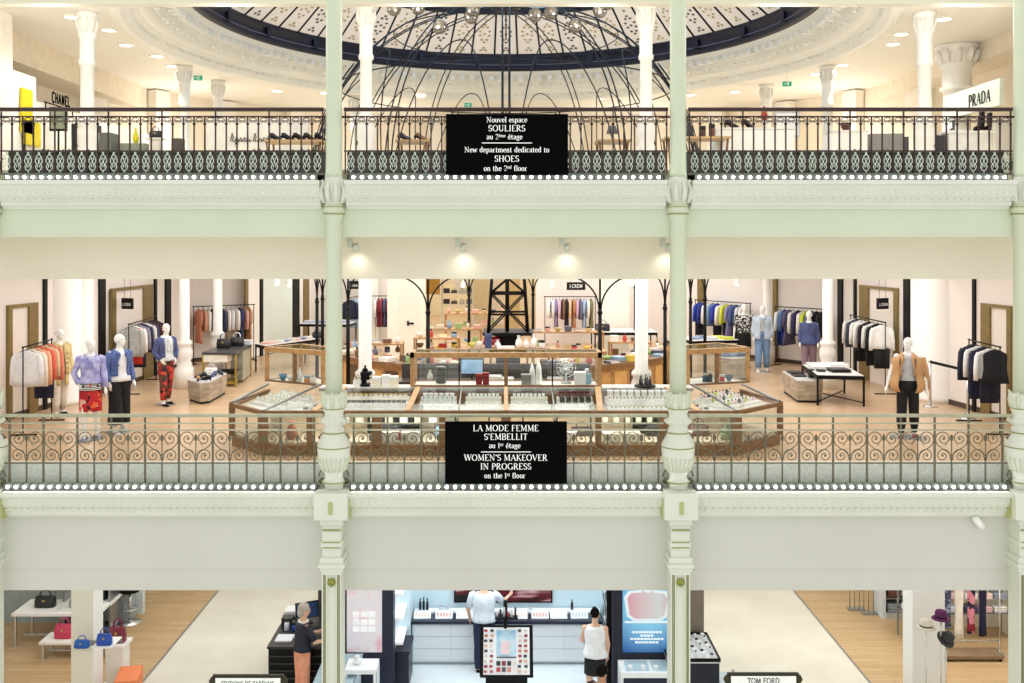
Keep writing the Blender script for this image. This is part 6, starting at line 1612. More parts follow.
MB().bx(-.48, -.44, -.25, .25, 0, .66).build('side_panel', BOXW, r)
MB().bx(-.38, .02, -.2, .2, .75, .762).bx(.08, .44, -.2, .2, .75, .762).build('glass_top', mat('#c8dfe8', .1), r)
for k in range(3): put('box', '#fafbfc', .07, .05, (2.15 + k * .22, 16.6, Z0 + .763), f'small white box, {ORD[k]} from the left on the glass topped counter', None)
r = E('pattern_screen', 'black and white patterned panel at the right side of the shop', 'panel', (1.86, 17.75, Z0))
MB().bx(-.03, .03, -.45, .45, 0, 2.9).build('board', ramp_mat('black_white_marks', 'ShaderNodeTexNoise', [(.48, '#14161c'), (.55, '#eef2f5')], .5, 5, vec=(1, 1, 1.4)), r)
MB().bx(-.05, .05, -.47, -.45, 0, 2.9).build('edge_trim', BLACK, r)
# dark counter of the woman on the left
r = E('till_counter', 'black slatted till counter beside the woman in navy', 'counter', (0, 0, Z0))
L0, L1 = -4.22, -2.95
MB().bx(L0, L1, 17.05, 18.9, .06, .92).build('body', BLACK, r)
MB().bx(L0 - .02, L1 + .02, 17.02, 18.95, .92, .96).build('worktop', mat('#1c1a1b', .3), r)
for k in range(6): MB().bx(L0, L1, 17.03, 17.05, .12 + k * .13, .13 + k * .13 + .015).build('slat_line', mat('#3a3736', .4, .4), r)
MB().bx(L0, L1, 17.06, 18.8, 0, .06).build('plinth', BLACK, r)
r = E('computer_monitor', 'black till monitor on the slatted counter', 'monitor', (-3.75, 18.1, Z0 + .96), R(25)); r.scale = (.72,) * 3
MB().bx(-.14, .14, -.1, .1, 0, .02).cone((0, .02, .01), (0, .03, .2), .025, n=8).build('stand', BLACK, r)
MB().box((0, 0, .33), (.55, .04, .36), rx=R(-10)).build('screen', mat('#27436b', .2, noise=.4, scale=4), r)
MB().box((0, .025, .33), (.6, .04, .41), rx=R(-10)).build('bezel', BLACK, r)
for k, (x, y, c, w2, h2, kd, cn) in enumerate(((-4.0, 17.35, '#e9ecf2', .3, .03, 'book', 'white sheaf of papers'), (-3.7, 17.5, '#f3f4f6', .26, .05, 'fold', 'white stack of tissue'), (-4.05, 17.75, '#d9dce2', .1, .2, 'bottle', 'clear bottle'), (-3.9, 17.75, '#2f4fae', .12, .17, 'jar', 'blue jar'), (-3.75, 17.8, '#f0f1f4', .1, .2, 'bottle', 'white bottle'), (-4.1, 18.5, '#efefef', .3, .12, 'fold', 'pale stack of cloths'), (-4.1, 18.05, '#26262a', .2, .14, 'box', 'black card box'))):
    put(kd, c, w2, h2, (x, y, Z0 + .961), cn + ' on the slatted till counter', None)
struct(MB().bx(-3.72, -2.3, 19.0, 19.3, Z0, -1.2).build('pillar', mat('#5e534d', .5, noise=.1)))
r = E('glass_counter', 'pale glass counter in front of the woman in navy', 'counter', (-2.85, 16.6, Z0))
MB().bx(-.3, .3, -1.0, .3, 0, .82).build('body', mat('#d5e6f0', .3), r); MB().bx(-.33, .33, -1.03, .33, .82, .88).build('top', mat('#a9c0cc', .15), r)
# right black counter and grey pillar
struct(MB().bx(3.15, 3.66, 17.75, 18.15, Z0, -2.7).build('pillar', mat('#85796a', .6, noise=.12, scale=3)))
r = E('glass_counter', 'black counter with white testers right of the right column', 'counter', (3.27, 16.95, Z0))
MB().bx(-.45, .42, -.35, .75, 0, .86).build('body', mat('#12162a', .35), r); MB().bx(-.47, .44, -.37, .77, .86, .90).build('top', mat('#e6ecee', .3), r)
rail_along(MB(), [(-.46, -.36), (.43, -.36), (.43, .76), (-.46, .76), (-.46, -.36)], .88, .94, .02).build('edge_frame', BLACK, r)
random.seed(8)
for k in range(24):
    put(['jar', 'bottle', 'box'][k % 3], ['#f7f8f9', '#eef1f3', '#ffffff'][k % 3], .06, [.06, .11, .08][k % 3], (3.27 - .1 + (k % 4) * .14, 16.75 + (k // 4) * .16, Z0 + .901), f'small white {["jar", "bottle", "box"][k % 3]} on the black counter right of the right column', 'white testers on the black counter')
r = E('glass_barrier', 'low pale glass side panel beside the black tester counter', 'panel', (3.95, 17.1, Z0))
MB().bx(-.2, .15, -1.0, .3, 0, .35).build('body', mat('#cfe0ea', .3), r); MB().bx(.15, .19, -1.05, .35, 0, .37).build('rail', STEEL, r)
# signs cut by the lower edge of the picture
def stand_sign(lab, px, py, w_, text, d, tm):
    x, y, z = pt(px, py, d); H = z - Z0
    r = E('sign_stand', lab, 'sign', (x, y, Z0))
    MB().bx(-w_ / 2, w_ / 2, -.03, .03, H - .5, H).build('frame', mat('#2c2a18', .4, .4), r, bevel=.01)
    MB().bx(-w_ / 2 + .05, w_ / 2 - .05, -.035, -.03, H - .46, H - .04).build('face', mat('#f3f3ef', .4, emit=.15), r)
    b = MB(); hh = .062 if len(text) > 10 else .08; centred(b, text, H - .15, hh, thick=.16, sans=True); b.build('lettering', tm, r, (0, -.039, 0))
    MB().cone((-w_ * .3, 0, 0), (-w_ * .3, 0, H - .5), .02, n=8).cone((w_ * .3, 0, 0), (w_ * .3, 0, H - .5), .02, n=8).bx(-w_ * .4, w_ * .4, -.15, .15, 0, .02).build('stand', BLACK, r)
    b = MB()
    for s in (-1, 1): b.lathe([(.02, H - .16), (.05, H - .1), (.02, H - .04)], (s * (w_ / 2 + .01), 0, 0), 10)
    b.build('finial', mat('#3a371f', .4, .4), r)
stand_sign('framed sign reading EDITIONS DE PARFUMS at the lower edge on the left', 248.5, 674.5, 1.08, 'EDITIONS DE PARFUMS', 14.5, mat('#5d6a54', .5))
stand_sign('framed sign reading TOM FORD at the lower edge on the right', 763, 672.5, 1.08, 'TOM FORD', 14.5, mat('#33333a', .5))
# ---- left: handbag department
struct(MB().bx(-7.61, -7.23, 16.8, 17.2, Z0, -1.0).build('pillar', mat('#f1eede', .55, noise=.01)))
struct(MB().bx(-7.23, -7.22, 16.8, 17.2, Z0, -1.0).build('trim_6', WHITE))
for px, py, lab, c in ((81.5, 648, 'blue flap handbag on a small shelf on the pillar front', '#1f5fb4'), (104, 645, 'royal blue rounded handbag beside the pillar', '#1f4fae')):
    x, y, z = pt(px, py, 16.45)
    s = E('wall_shelf', 'small clear shelf under the ' + ('blue flap handbag' if px < 90 else 'royal blue rounded handbag'), 'shelf', (x, y, z - .015))
    MB().bx(-.17, .17, -.1, .35, 0, .015).build('board', GLASS if px < 90 else WHITE, s)
    MB().bx(-.17, .17, .33, .35, -.08, .0).build('bracket', STEEL, s)
    put('bag', c, .26, .2 if px < 90 else .28, (x, y + .02, z + .001), lab, None, d=.13)
def legtable(lab, x0, x1, y0, y1, h, name='display_table'):
    r = E(name, lab, 'table', ((x0 + x1) / 2, (y0 + y1) / 2, Z0)); a, b_ = (x1 - x0) / 2, (y1 - y0) / 2
    MB().bx(-a, a, -b_, b_, h - .05, h).build('table_top', WHITE, r)
    for sx in (-1, 1):
        for sy in (-1, 1): MB().bx(sx * (a - .06) - .02, sx * (a - .06) + .02, sy * (b_ - .06) - .02, sy * (b_ - .06) + .02, 0, h - .05).build('leg', CHROME, r)
    MB().bx(-a + .05, a - .05, -.015, .015, .07, .1).build('stretcher', CHROME, r)
    return r
legtable('higher white table with chrome legs at the far left', -9.95, -8.2, 19.3, 20.1, .66)
legtable('lower white table with chrome legs in front on the left', -9.1, -7.65, 18.7, 19.2, .34)
put('bag', '#1d1d20', .42, .34, (-9.45, 19.7, Z0 + .661), 'black boxy handbag on the higher white table', None, d=.2)
put('bag', '#c8375a', .36, .38, (-8.72, 18.95, Z0 + .341), 'red and pink handbag on the lower white table', None, d=.22, m2='#b04a68')
put('bag', '#2a2428', .3, .3, (-8.0, 18.95, Z0 + .341), 'dark handbag at the pillar end of the lower table', None, d=.18)
x, y = -8.75, 19.65
r = E('glass_case', 'square glass case with a grey bag on the higher white table', 'glass case', (x, y, Z0 + .661))
MB().bx(-.32, .32, -.28, .28, 0, .02).build('base', WHITE, r)
b = MB()
for p, q in (((-.31, -.27), (.31, -.27)), ((.31, -.27), (.31, .27)), ((.31, .27), (-.31, .27)), ((-.31, .27), (-.31, -.27))): b.slab((*p, .02), (*q, .02), (*q, .55), (*p, .55), .006)
b.bx(-.31, .31, -.27, .27, .55, .556); b.build('pane', GLASS, r)
put('bag', '#8b93a0', .36, .26, (x, y, Z0 + .683), 'grey handbag inside the square glass case', None, d=.18)
struct(MB().bx(-12.5, -7.95, 21.0, 21.15, Z0, -1).build('wall_ground_left', mat('#dfe6e6', .5)))
r = E('cabinet', 'grey cabinet with lit white top along the left rear wall', 'cabinet', (-9.6, 20.72, Z0))
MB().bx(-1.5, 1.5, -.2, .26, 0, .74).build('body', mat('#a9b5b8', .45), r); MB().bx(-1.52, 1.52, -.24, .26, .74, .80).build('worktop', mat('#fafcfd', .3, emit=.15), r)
for k in range(4): MB().bx(-1.47 + k * .74, -1.47 + k * .74 + .70, -.215, -.2, .06, .70).build('door', mat('#9fadb1', .4), r)
put('bag', '#c4c8cc', .32, .26, (-9.0, 20.7, Z0 + .801), 'pale grey bag on the left rear cabinet', None, d=.16)
put('bag', '#e9d8d2', .28, .2, (-9.75, 20.7, Z0 + .801), 'blush bag on the left rear cabinet', None, d=.16)
r = E('shelf_unit', 'white wall shelf with dark bags right of the pillar', 'shelf', (-8.72, 20.1, Z0))
MB().bx(-.5, .55, -.25, .35, .62, .68).build('shelf', WHITE, r); MB().bx(-.5, .55, -.25, .35, 0, .06).build('base', mat('#2c2b2a', .5), r)
for x in (-.45, .5): MB().bx(x - .02, x + .02, -.2, .3, 0, 1.6).build('upright', STEEL, r)
MB().bx(.3, .5, .0, .3, .68, 1.6).build('panel', mat('#4b5a60', .3), r)
put('bag', '#141418', .34, .4, (-8.5, 20.05, Z0 + .681), 'tall black bag on the white wall shelf', None, d=.2)
put('bag', '#7a2238', .3, .42, (-7.18, 17.75, Z0 + .75), 'burgundy patterned bag on the pedestal behind the pillar', None, d=.2)
r = E('pedestal', 'white pedestal behind the pillar carrying a burgundy bag', 'pedestal', (-7.18, 17.75, Z0)); MB().bx(-.2, .2, -.2, .2, 0, .05).bx(-.16, .16, -.16, .16, .05, .7).build('body', WHITE, r); MB().bx(-.2, .2, -.2, .2, .7, .75).build('top', WHITE, r)
r = E('bar_stool', 'black seated chrome bar stool on the oak floor', 'stool', (-8.05, 20.55, Z0))
MB().lathe([(.24, 0), (.24, .012), (.05, .03), (.03, .06)], n=24).build('base', CHROME, r); MB().cone((0, 0, .04), (0, 0, .66), .028, n=10).build('column', CHROME, r)
MB().tube([(math.cos(a) * .17, math.sin(a) * .17, .3) for a in [2 * PI * k / 20 for k in range(21)]], .012, 6).cone((0, 0, .3), (.17, 0, .3), .01, n=5).build('footrest', CHROME, r)
MB().lathe([(.19, .66), (.21, .68), (.21, .73), (.18, .76)], n=24).build('seat', BLACK, r)
put('box', '#f0793c', .32, .28, ((131 - 506) * 14.4 / FPX - .08, 15.9, Z0 + .42), 'orange box at the lower edge on the oak floor', None, d=.5) if False else None
r = E('ottoman', 'orange ottoman at the lower edge by the marble aisle', 'ottoman', ((130 - 506) * 17.4 / FPX, 17.35, Z0), R(12))
MB().bx(-.2, .2, -.35, .3, .04, .36).build('cushion', mat('#f08a58', .7), r, bevel=.02)
for sx in (-.15, .15):
    for sy in (-.3, .25): MB().bx(sx - .02, sx + .02, sy - .02, sy + .02, 0, .05).build('leg', BLACK, r)
# ---- right: hats and scarves
struct(MB().bx(7.2, 7.77, 17.0, 17.42, Z0, -1.0).build('pillar', mat('#f4f5f3', .55, noise=.01)))
struct(MB().bx(7.7, 7.72, 17.0, 17.5, Z0, -1.0).build('trim_7', WHITE)) if False else None
def hat(lab, px, py, hz, m, tilt=0, floor=True):
    x, y, z = pt(px, py, 16.4)
    o = E('hat', lab, 'hat', (x, y, z)); o.rotation_euler = (R(tilt), R(tilt * .6), 0)
    MB().lathe([(.155, -.015), (.15, 0), (.105, .012), (.1, .03), (.098, .09), (.085, .125), (.05, .14), (.0, .142)], n=24).build('felt', m, o)
    MB().lathe([(.104, .012), (.105, .035), (.1, .036)], n=24, cap=False).build('band', BLACK, o)
    s = E('hat_stand', 'slim chrome stand under the ' + lab.split(' on ')[0], 'stand', (x, y, Z0))
    MB().cone((0, 0, 0), (0, 0, z - Z0 - .0), .011, n=8).build('pole', CHROME, s)
    MB().lathe([(.13, 0), (.13, .01), (.02, .02)], n=20).build('base', CHROME, s)
    MB().lathe([(.05, z - Z0 - .01), (.06, z - Z0 + .0), (.05, z - Z0 + .08), (.0, z - Z0 + .1)], n=14).build('head_form', WHITE, s)
hat('cream felt hat on the left stand by the pillar', 926, 627, 0, mat('#ddd5c4', .9))
hat('purple felt hat on the tall middle stand', 941, 618, 0, mat('#5d2152', .9))
hat('dark grey felt hat tilted on the right stand', 946, 639, 0, mat('#3c3d40', .9), 35)
r = E('clothes_rail', 'chrome rail with scarves on the ground floor at the right', 'clothes rail', (8.62, 19.0, Z0))
MB().cone((-.1, 0, 1.45), (1.15, 0, 1.45), .014, n=8).build('rail', CHROME, r)
MB().cone((-.1, 0, .25), (1.15, 0, .25), .012, n=8).build('lower_rail', CHROME, r)
for x in (-.1, 1.15): MB().cone((x, 0, 0), (x, 0, 1.45), .014, n=8).bx(x - .02, x + .02, -.2, .2, 0, .03).build('upright', CHROME, r)
def scarf(lab, x, m, ln, w_):
    b = MB(); rings = []
    for k in range(9):
        z = -k / 8 * ln; rings.append([(math.cos(2 * PI * j / 20) * w_ * (1 + .08 * math.sin(k)) , math.sin(2 * PI * j / 20) * .035 * (1 + .5 * math.sin(3 * 2 * PI * j / 20 + k)), z) for j in range(20)])
    b.loft(rings); o = b.build('scarf', m, None, (x, 18.99, Z0 + 1.45)); tag(o, lab, 'scarf')
scarf('grey blue patterned scarf hanging left on the chrome rail', 8.74, ramp_mat('grey_blue_scarf', 'ShaderNodeTexNoise', [(.45, '#3d4560'), (.55, '#8d98ae')], .8, 14), .95, .06)
scarf('long white scarf hanging on the chrome rail', 8.96, mat('#efe9e0', .8), 1.15, .085)
scarf('red and navy floral scarf hanging on the chrome rail', 9.2, ramp_mat('red_navy_scarf', 'ShaderNodeTexVoronoi', [(0, '#8f2437'), (.35, '#2a2440'), (.6, '#d8899a'), (.8, '#451a30')], .8, 9, out='Color'), 1.05, .075)
scarf('plain navy scarf with a white tag on the chrome rail', 9.43, mat('#171a3a', .8), 1.1, .07)
r = E('shelf_unit', 'steel shelving stacked with pale folded clothes behind the scarves', 'shelf', (8.85, 19.6, Z0))
for k in range(5): MB().bx(-.75, 1.45, -.05, .35, .55 + k * .27, .57 + k * .27).build('shelf', GLASS if k else STEEL, r)
for x in (-.72, 1.42): MB().bx(x - .015, x + .015, .3, .33, 0, 1.9).build('upright', STEEL, r)
for k in range(5):
    for q in range(7):
        c, cn = [('#e9e6e6', 'white'), ('#d9b8bc', 'pink'), ('#3a4263', 'navy'), ('#c9d2dc', 'pale blue'), ('#8f98a6', 'grey'), ('#efd9cf', 'peach')][(k * 4 + q * 5) % 6]
        put('fold', c, .26, .12, (8.3 + q * .3, 19.72, Z0 + .571 + k * .27), f'{cn} folded garment, {ORD[q]} on the {["lowest", "second", "third", "fourth", "top"][k]} shelf behind the scarves', None)
struct(MB().bx(8.95, 12.5, 20.3, 20.45, Z0, -1).build('wall_ground_right', mat('#f0ead8', .5)))
struct(MB().bx(10.4, 10.55, 15.5, 20.3, Z0, -1).build('wall_ground_right', mat('#efe9d9', .5)))
struct(MB().bx(-12.6, -12.5, 14.9, 21.2, Z0, -1).build('wall_ground_left', mat('#efe9d9', .5)))
struct(MB().bx(-13, 13, 22.9, 23.0, Z0, -1).build('wall_ground_rear', mat('#efe9dc', .5)))
r = E('garment_rack', 'chrome multi-bar garment stand on the right oak floor', 'stand', (7.85, 21.2, Z0))
for k in range(6): MB().cone((-.22 + k * .085, .1 - k * .05, .02), (-.22 + k * .085, .1 - k * .05, 1.2), .009, n=6).build('bar', STEEL, r)
MB().bx(-.28, .1, -.02, .18, 0, .02).bx(-.05, .28, -.26, -.1, 0, .02).build('base_plate', STEEL, r)
r = E('shelf_unit', 'grey shelving with folded jumpers left of the right pillar', 'shelf', (8.55, 20.9, Z0))
MB().bx(-.42, -.34, -.15, .3, 0, 1.5).build('side_panel', mat('#dfe8ee', .4), r); MB().bx(-.34, .3, -.18, .3, 0, .1).build('base', mat('#c9c6be', .4), r)
MB().bx(-.34, .3, .25, .3, .1, 1.5).build('back_panel', mat('#aab2b8', .4), r)
for k in range(3): MB().bx(-.34, .3, -.15, .25, .42 + k * .3, .44 + k * .3).build('shelf', STEEL, r)
for k in range(3): put('fold', ['#9aa3ad', '#6d4434', '#2b2a2e'][k], .5, .2, (8.53, 20.95, Z0 + [.101, .441, .741][k]), f'{["grey", "brown", "black"][k]} folded jumpers on the grey shelving', None, d=.3)
r = E('wooden_crate', 'wooden slatted bench below the scarves', 'bench', (8.75, 18.5, Z0))
for k in range(4): MB().bx(-.9, .9, -.26 + k * .14, -.15 + k * .14, .22, .25).build('slat', OAKD, r) if False else None
MB().bx(-.9, .9, .1, .5, .05, .11).build('seat', mat('#8a7358', .5, noise=.15), r)
for sx in (-.85, .85): MB().bx(sx - .02, sx + .02, .12, .48, 0, .05).build('foot', BLACK, r)
area_light('scarf_fill', (9.2, 18.6, -1.3), 1.6, 1.0, 45, (1, .97, .93))  # added fill, no fixture: lifts the dark shelves behind the scarves
# ------------------------------------------------------------------ second floor
HC = EYE + 4.26                     # ceiling level
OC = (0.0, 20.45)                   # centre of the slightly oval opening
DC = (0.0, 20.9)                    # centre of the wire dome
OV = 1.053
def circ(r, h, n=96, c=OC): return [(c[0] + r * math.cos(2 * PI * k / n), c[1] + r * math.sin(2 * PI * k / n), h) for k in range(n)]
# ceiling with the opening cut out (straight along the column line in front)
n = 96; b = MB(); inner = []; outer = []
for k in range(n):
    a = 2 * PI * k / n; dx, dy = math.cos(a), math.sin(a); r_ = 7.62 / math.hypot(dx, dy / OV)
    if dy < 0 and OC[1] + r_ * dy < 17.25: r_ = (17.25 - OC[1]) / dy
    inner.append((r_ * dx, OC[1] + r_ * dy, HC))
    t = min([(13 if dx > 0 else -13) / dx if abs(dx) > 1e-6 else 1e9, ((34 if dy > 0 else 15.35) - OC[1]) / dy if abs(dy) > 1e-6 else 1e9])
    outer.append((t * dx, OC[1] + t * dy, HC))
b.loft([inner, outer], 0, False, False)
b.loft([[(x, y, z + .15) for x, y, z in inner], [(x, y, z + .15) for x, y, z in outer]], 0, False, False)
b.loft([inner, [(x, y, z + .15) for x, y, z in inner]], 0, False, False)
struct(b.build('ceiling', CEIL))
for cx_, cy_ in ((13, 34), (-13, 34), (13, 15.35), (-13, 15.35)): pass
# moulded cove around the opening (stops at the straight front)
A0, A1 = R(-25), R(205)
def arc_loft(b, prof, a0=A0, a1=A1, n=80, m=0):
    rings = []
    for r_, h in prof:
        rings.append([(OC[0] + r_ * math.cos(a0 + (a1 - a0) * k / n), OC[1] + OV * r_ * math.sin(a0 + (a1 - a0) * k / n), EYE + h) for k in range(n + 1)])
    return b.loft(rings, m, False, True, closed=False)
b = arc_loft(MB(), [(7.78, 4.26), (7.72, 4.22), (7.62, 4.20), (7.55, 4.23), (7.52, 4.30), (7.46, 4.31), (7.42, 4.40), (7.34, 4.41), (7.30, 4.45)])
arc_loft(b, [(7.30, 4.45), (7.12, 4.47), (7.08, 4.58), (6.96, 4.60), (6.92, 4.78), (6.64, 4.79), (6.63, 4.84), (6.56, 4.86), (6.54, 4.92), (6.5, 4.93)])
cv = struct(b.build('cove_moulding', W_WHITE))
b = MB(); nm = 96
for k in range(nm):
    a = A0 + (A1 - A0) * (k + .5) / nm; u = Vector((math.cos(a), OV * math.sin(a), 0)); c = Vector((OC[0], OC[1], EYE))
    b.box(c + u * 6.76 + Vector((0, 0, 4.72)), (.24, .13, .12), a)
    b.ell(c + u * 6.70 + Vector((0, 0, 4.68)), .06, .06, .06, 8, 5)
    b.ell(c + u * 7.02 + Vector((0, 0, 4.57)), .06, .07, .05, 8, 5)
    for q in (-.4, 0, .4):
        a2 = a + q * (A1 - A0) / nm; b.box(c + Vector((math.cos(a2), OV * math.sin(a2), 0)) * 7.45 + Vector((0, 0, 4.36)), (.05, .045, .09), a2)
b.build('modillion', W_WHITE, cv)
DARKB = mat('#13122a', .4, .2, noise=.15)
b = arc_loft(MB(), [(6.52, 4.88), (6.44, 4.90), (6.42, 4.98), (6.46, 5.02), (6.46, 5.21), (6.40, 5.25), (6.40, 5.35), (6.52, 5.37)], R(-60), R(240), 110)
bd = struct(b.build('skylight_rim', DARKB))
b = arc_loft(MB(), [(6.405, 5.03), (6.40, 5.05)], R(-60), R(240), 110); b.build('rim_line', mat('#6a6a86', .4, .4), bd)
b = MB()
for k in range(22):
    a = R(-60) + R(300) * k / 21; u = Vector((math.cos(a), OV * math.sin(a), 0))
    b.box(Vector((OC[0], OC[1], EYE + 5.16)) + u * 6.43, (.08, .14, .26), a)
b.build('rim_block', DARKB, bd)
# glazed dome: cream translucent panels with a dotted lozenge ornament between dark bars
def skyglass(col):
    m = bpy.data.materials.new('skylight_glass'); m.use_nodes = True; nt = m.node_tree; nt.nodes.remove(nt.nodes['Principled BSDF'])
    d = N(nt, 'ShaderNodeBsdfDiffuse'); t = N(nt, 'ShaderNodeBsdfTranslucent'); x = N(nt, 'ShaderNodeMixShader'); x.inputs[0].default_value = .8
    tc = N(nt, 'ShaderNodeTexCoord'); nz = N(nt, 'ShaderNodeTexNoise'); nz.inputs['Scale'].default_value = 1.5
    rp = N(nt, 'ShaderNodeValToRGB'); c = rgb(col); rp.color_ramp.elements[0].color = [v * .93 for v in c[:3]] + [1]; rp.color_ramp.elements[1].color = c
    nt.links.new(tc.outputs['Object'], nz.inputs['Vector']); nt.links.new(nz.outputs['Fac'], rp.inputs[0])
    nt.links.new(rp.outputs[0], d.inputs[0]); nt.links.new(rp.outputs[0], t.inputs[0])
    nt.links.new(d.outputs[0], x.inputs[1]); nt.links.new(t.outputs[0], x.inputs[2]); nt.links.new(x.outputs[0], nt.nodes['Material Output'].inputs[0])
    return m
SKYG = skyglass('#e6dfd8'); DOTB = mat('#55504c', .5); DOTG = mat('#b9a878', .5)
sk = struct(link('window_1', None)); sk['label'] = 'glazed skylight dome'
NP = 62; R0, H0, R1, H1 = 6.42, 5.36, 5.2, 6.22
def cpt(a, t, off=0.0):
    r_ = R0 + (R1 - R0) * t; h = H0 + (H1 - H0) * t - off
    return (OC[0] + r_ * math.cos(a), OC[1] + OV * r_ * math.sin(a), EYE + h)
for k in range(NP):
    a0_ = 2 * PI * k / NP; a1_ = 2 * PI * (k + 1) / NP; am = (a0_ + a1_) / 2
    if math.sin(am) < -.55: continue
    b = MB().slab(cpt(a0_, 0), cpt(a0_, 1), cpt(a1_, 1), cpt(a1_, 0), .01)
    for (u, t) in [(0, .16), (0, .30), (-.12, .36), (.12, .36), (-.2, .46), (.2, .46), (-.22, .56), (.22, .56), (-.12, .66), (.12, .66), (0, .72), (0, .84), (-.1, .10), (.1, .10), (0, .50)]:
        a = am + u * (a1_ - a0_); s_ = .05
        p = [cpt(a - .009, t, .012), cpt(a, t + .030, .012), cpt(a + .009, t, .012), cpt(a, t - .030, .012)]
        b.slab(*p, .006, m=1)
    b.build('pane', [SKYG, DOTG if k % 3 else DOTB], sk)
    MB().cone(cpt(a0_, 0, .02), cpt(a0_, 1, .02), .028, n=5).build('glazing_bar', IRON, sk)
b = MB(); arc_loft(b, [(5.26, 6.17), (5.14, 6.19), (5.12, 6.32), (5.2, 6.36)], 0, 2 * PI, 60); b.build('inner_rim', DARKB, sk)
b = MB(); arc_loft(b, [(5.15, 6.3), (2.8, 6.9), (.2, 7.3)], 0, 2 * PI, 40); b.build('crown_glass', skyglass('#a3c8e6'), sk)
# columns of the second floor
for x, y, r_ in ((-2.5, 17.15, .105), (2.5, 17.15, .105), (-7.74, 17.75, .12), (7.74, 17.75, .12), (-7.74, 23.1, .115), (7.74, 23.1, .115), (-7.56, 25.2, .115), (7.0, 25.8, .115), (9.72, 20.7, .27), (-4.4, 27.9, .12)):
    white_column(x, y, F2, HC, r_, 'column')
# side facades and curved rear wall
WARM = mat('#f0e4d0', .65, noise=.02)
pts = [(10.9 * math.cos(a), 22 + 11 * math.sin(a)) for a in [PI * k / 28 for k in range(29)]]
for k in range(28):
    p, q = pts[k], pts[k + 1]
    b = MB().add([(*p, F2), (*q, F2), (q[0] * 1.02, q[1] + .1, F2), (p[0] * 1.02, p[1] + .1, F2), (*p, HC), (*q, HC), (q[0] * 1.02, q[1] + .1, HC), (p[0] * 1.02, p[1] + .1, HC)], [(0, 1, 2, 3), (4, 5, 6, 7), (0, 1, 5, 4), (1, 2, 6, 5), (2, 3, 7, 6), (3, 0, 4, 7)])
    struct(b.build('wall_rear_second', WARM))
for k in range(2, 27, 2):
    a = PI * k / 28; struct(MB().box((10.7 * math.cos(a), 22 + 10.8 * math.sin(a), F2 + 1.55), (.3, .5, 3.1), a).build('wall_pilaster', CEIL))
for s in (-1, 1):
    struct(MB().bx(*sorted((s * 10.9, s * 11.05)), 15.35, 22, F2, HC).build('wall_side_second', WARM))
    struct(MB().bx(*sorted((s * 9.32, s * 10.9)), 17.0 if s > 0 else 18.4, 26 if s < 0 else 20.2, F2, F2 + 1.7).build('wall_shopfront', mat('#efe7da', .6)) if s < 0 else MB().bx(9.8, 10.9, 19.2, 19.3, F2, F2 + 1.4).build('wall_shopfront', WHITE))
struct(MB().bx(-10.9, -9.25, 17.25, 18.0, F2, HC).build('wall_pilaster', mat('#f7f0e6', .6)))
struct(MB().bx(9.22, 10.9, 17.0, 17.35, F2, HC).build('wall_pilaster', mat('#f7efe2', .6)))
struct(MB().bx(-10.9, -9.9, 18.0, 26, F2 + 2.55, HC).build('wall_bulkhead_side', mat('#ecdfc9', .6)))
struct(MB().bx(10.1, 10.9, 17.4, 26, F2 + 2.75, HC).build('wall_bulkhead_side', mat('#f0e3cf', .6)))
# CHANEL shop front on the left
r = E('shop_sign', 'black CHANEL letters on a rail over the left shop front', 'sign', (-9.25, 19.55, F2 + 1.70))
b = MB(); draw_text(b, 'CHANEL', 0, .05, .21, thick=.2, sans=True, sp=.16, xs=.74)
vs_ = [(y, x, z) for x, y, z in b.v]; b.v = [(0, p[1], p[2]) for p in vs_] + []
o = b.build('lettering', mat('#060506', .9, spec=.02), r); o.modifiers.new('t', 'SOLIDIFY').thickness = .006
MB().bx(-.02, .0, -.3, 1.0, -.0, .025).build('rail', BLACK, r)
for y in (-.25, .95): MB().bx(-.02, .0, y, y + .02, -.1, .0).build('bracket', BLACK, r)
struct(MB().bx(-9.9, -9.30, 18.05, 19.0, F2 + .3, F2 + 2.15).build('wall_shopfront_box', WHITE))
r = E('poster_board', 'bright yellow display panel in the left shop window', 'panel', (-9.26, 18.45, F2))
MB().bx(-.02, .02, -.12, .30, 1.0, 1.85).build('upper_panel', mat('#e8d20f', .5, noise=.05), r)
MB().bx(-.02, .02, -.05, .62, .78, 1.25).build('lower_panel', mat('#e8d20f', .5, noise=.05), r)
MB().cone((.02, -.02, 0), (.02, -.02, 1.0), .02, n=6).build('post', BLACK, r)
r = E('wall_screen', 'grey framed screen on the left shop front', 'screen', (-8.95, 19.2, F2))
MB().bx(-.17, .17, -.03, .03, 1.12, 1.6).build('frame', BLACK, r); MB().bx(-.14, .14, -.034, -.03, 1.16, 1.56).build('picture', mat('#8d9488', .3, noise=.2, scale=4), r)
MB().cone((0, 0, 0), (0, 0, 1.12), .02, n=8).bx(-.15, .15, -.1, .1, 0, .02).build('stand', BLACK, r)
for k, (x, y, w_, z1, c, lab) in enumerate(((-8.3, 19.0, .42, 1.22, '#111114', 'black display block on the left of the second floor'), (-7.75, 18.6, .36, 1.0, '#6a6d66', 'grey display block right of the black block'), (-7.25, 18.9, .5, .82, '#8b9080', 'low olive grey display block on the left'), (-6.35, 18.6, .2, .9, '#46443e', 'slim dark post block below the left column'), (7.3, 18.7, .62, .98, '#8c8a88', 'grey display block on the right of the second floor'), (7.72, 18.9, .3, .96, '#5e5f66', 'dark grey display block beside the right one'), (8.15, 18.3, .3, .92, '#33353a', 'slim black display block right of the grey blocks'))):
    r = E('display_block', lab, 'display block', (x, y, F2)); h = w_ / 2
    MB().bx(-h + .02, h - .02, -h + .02, h - .02, 0, .05).build('foot', BLACK, r); MB().bx(-h, h, -h, h, .05, z1).build('body', mat(c, .5), r, bevel=.008)
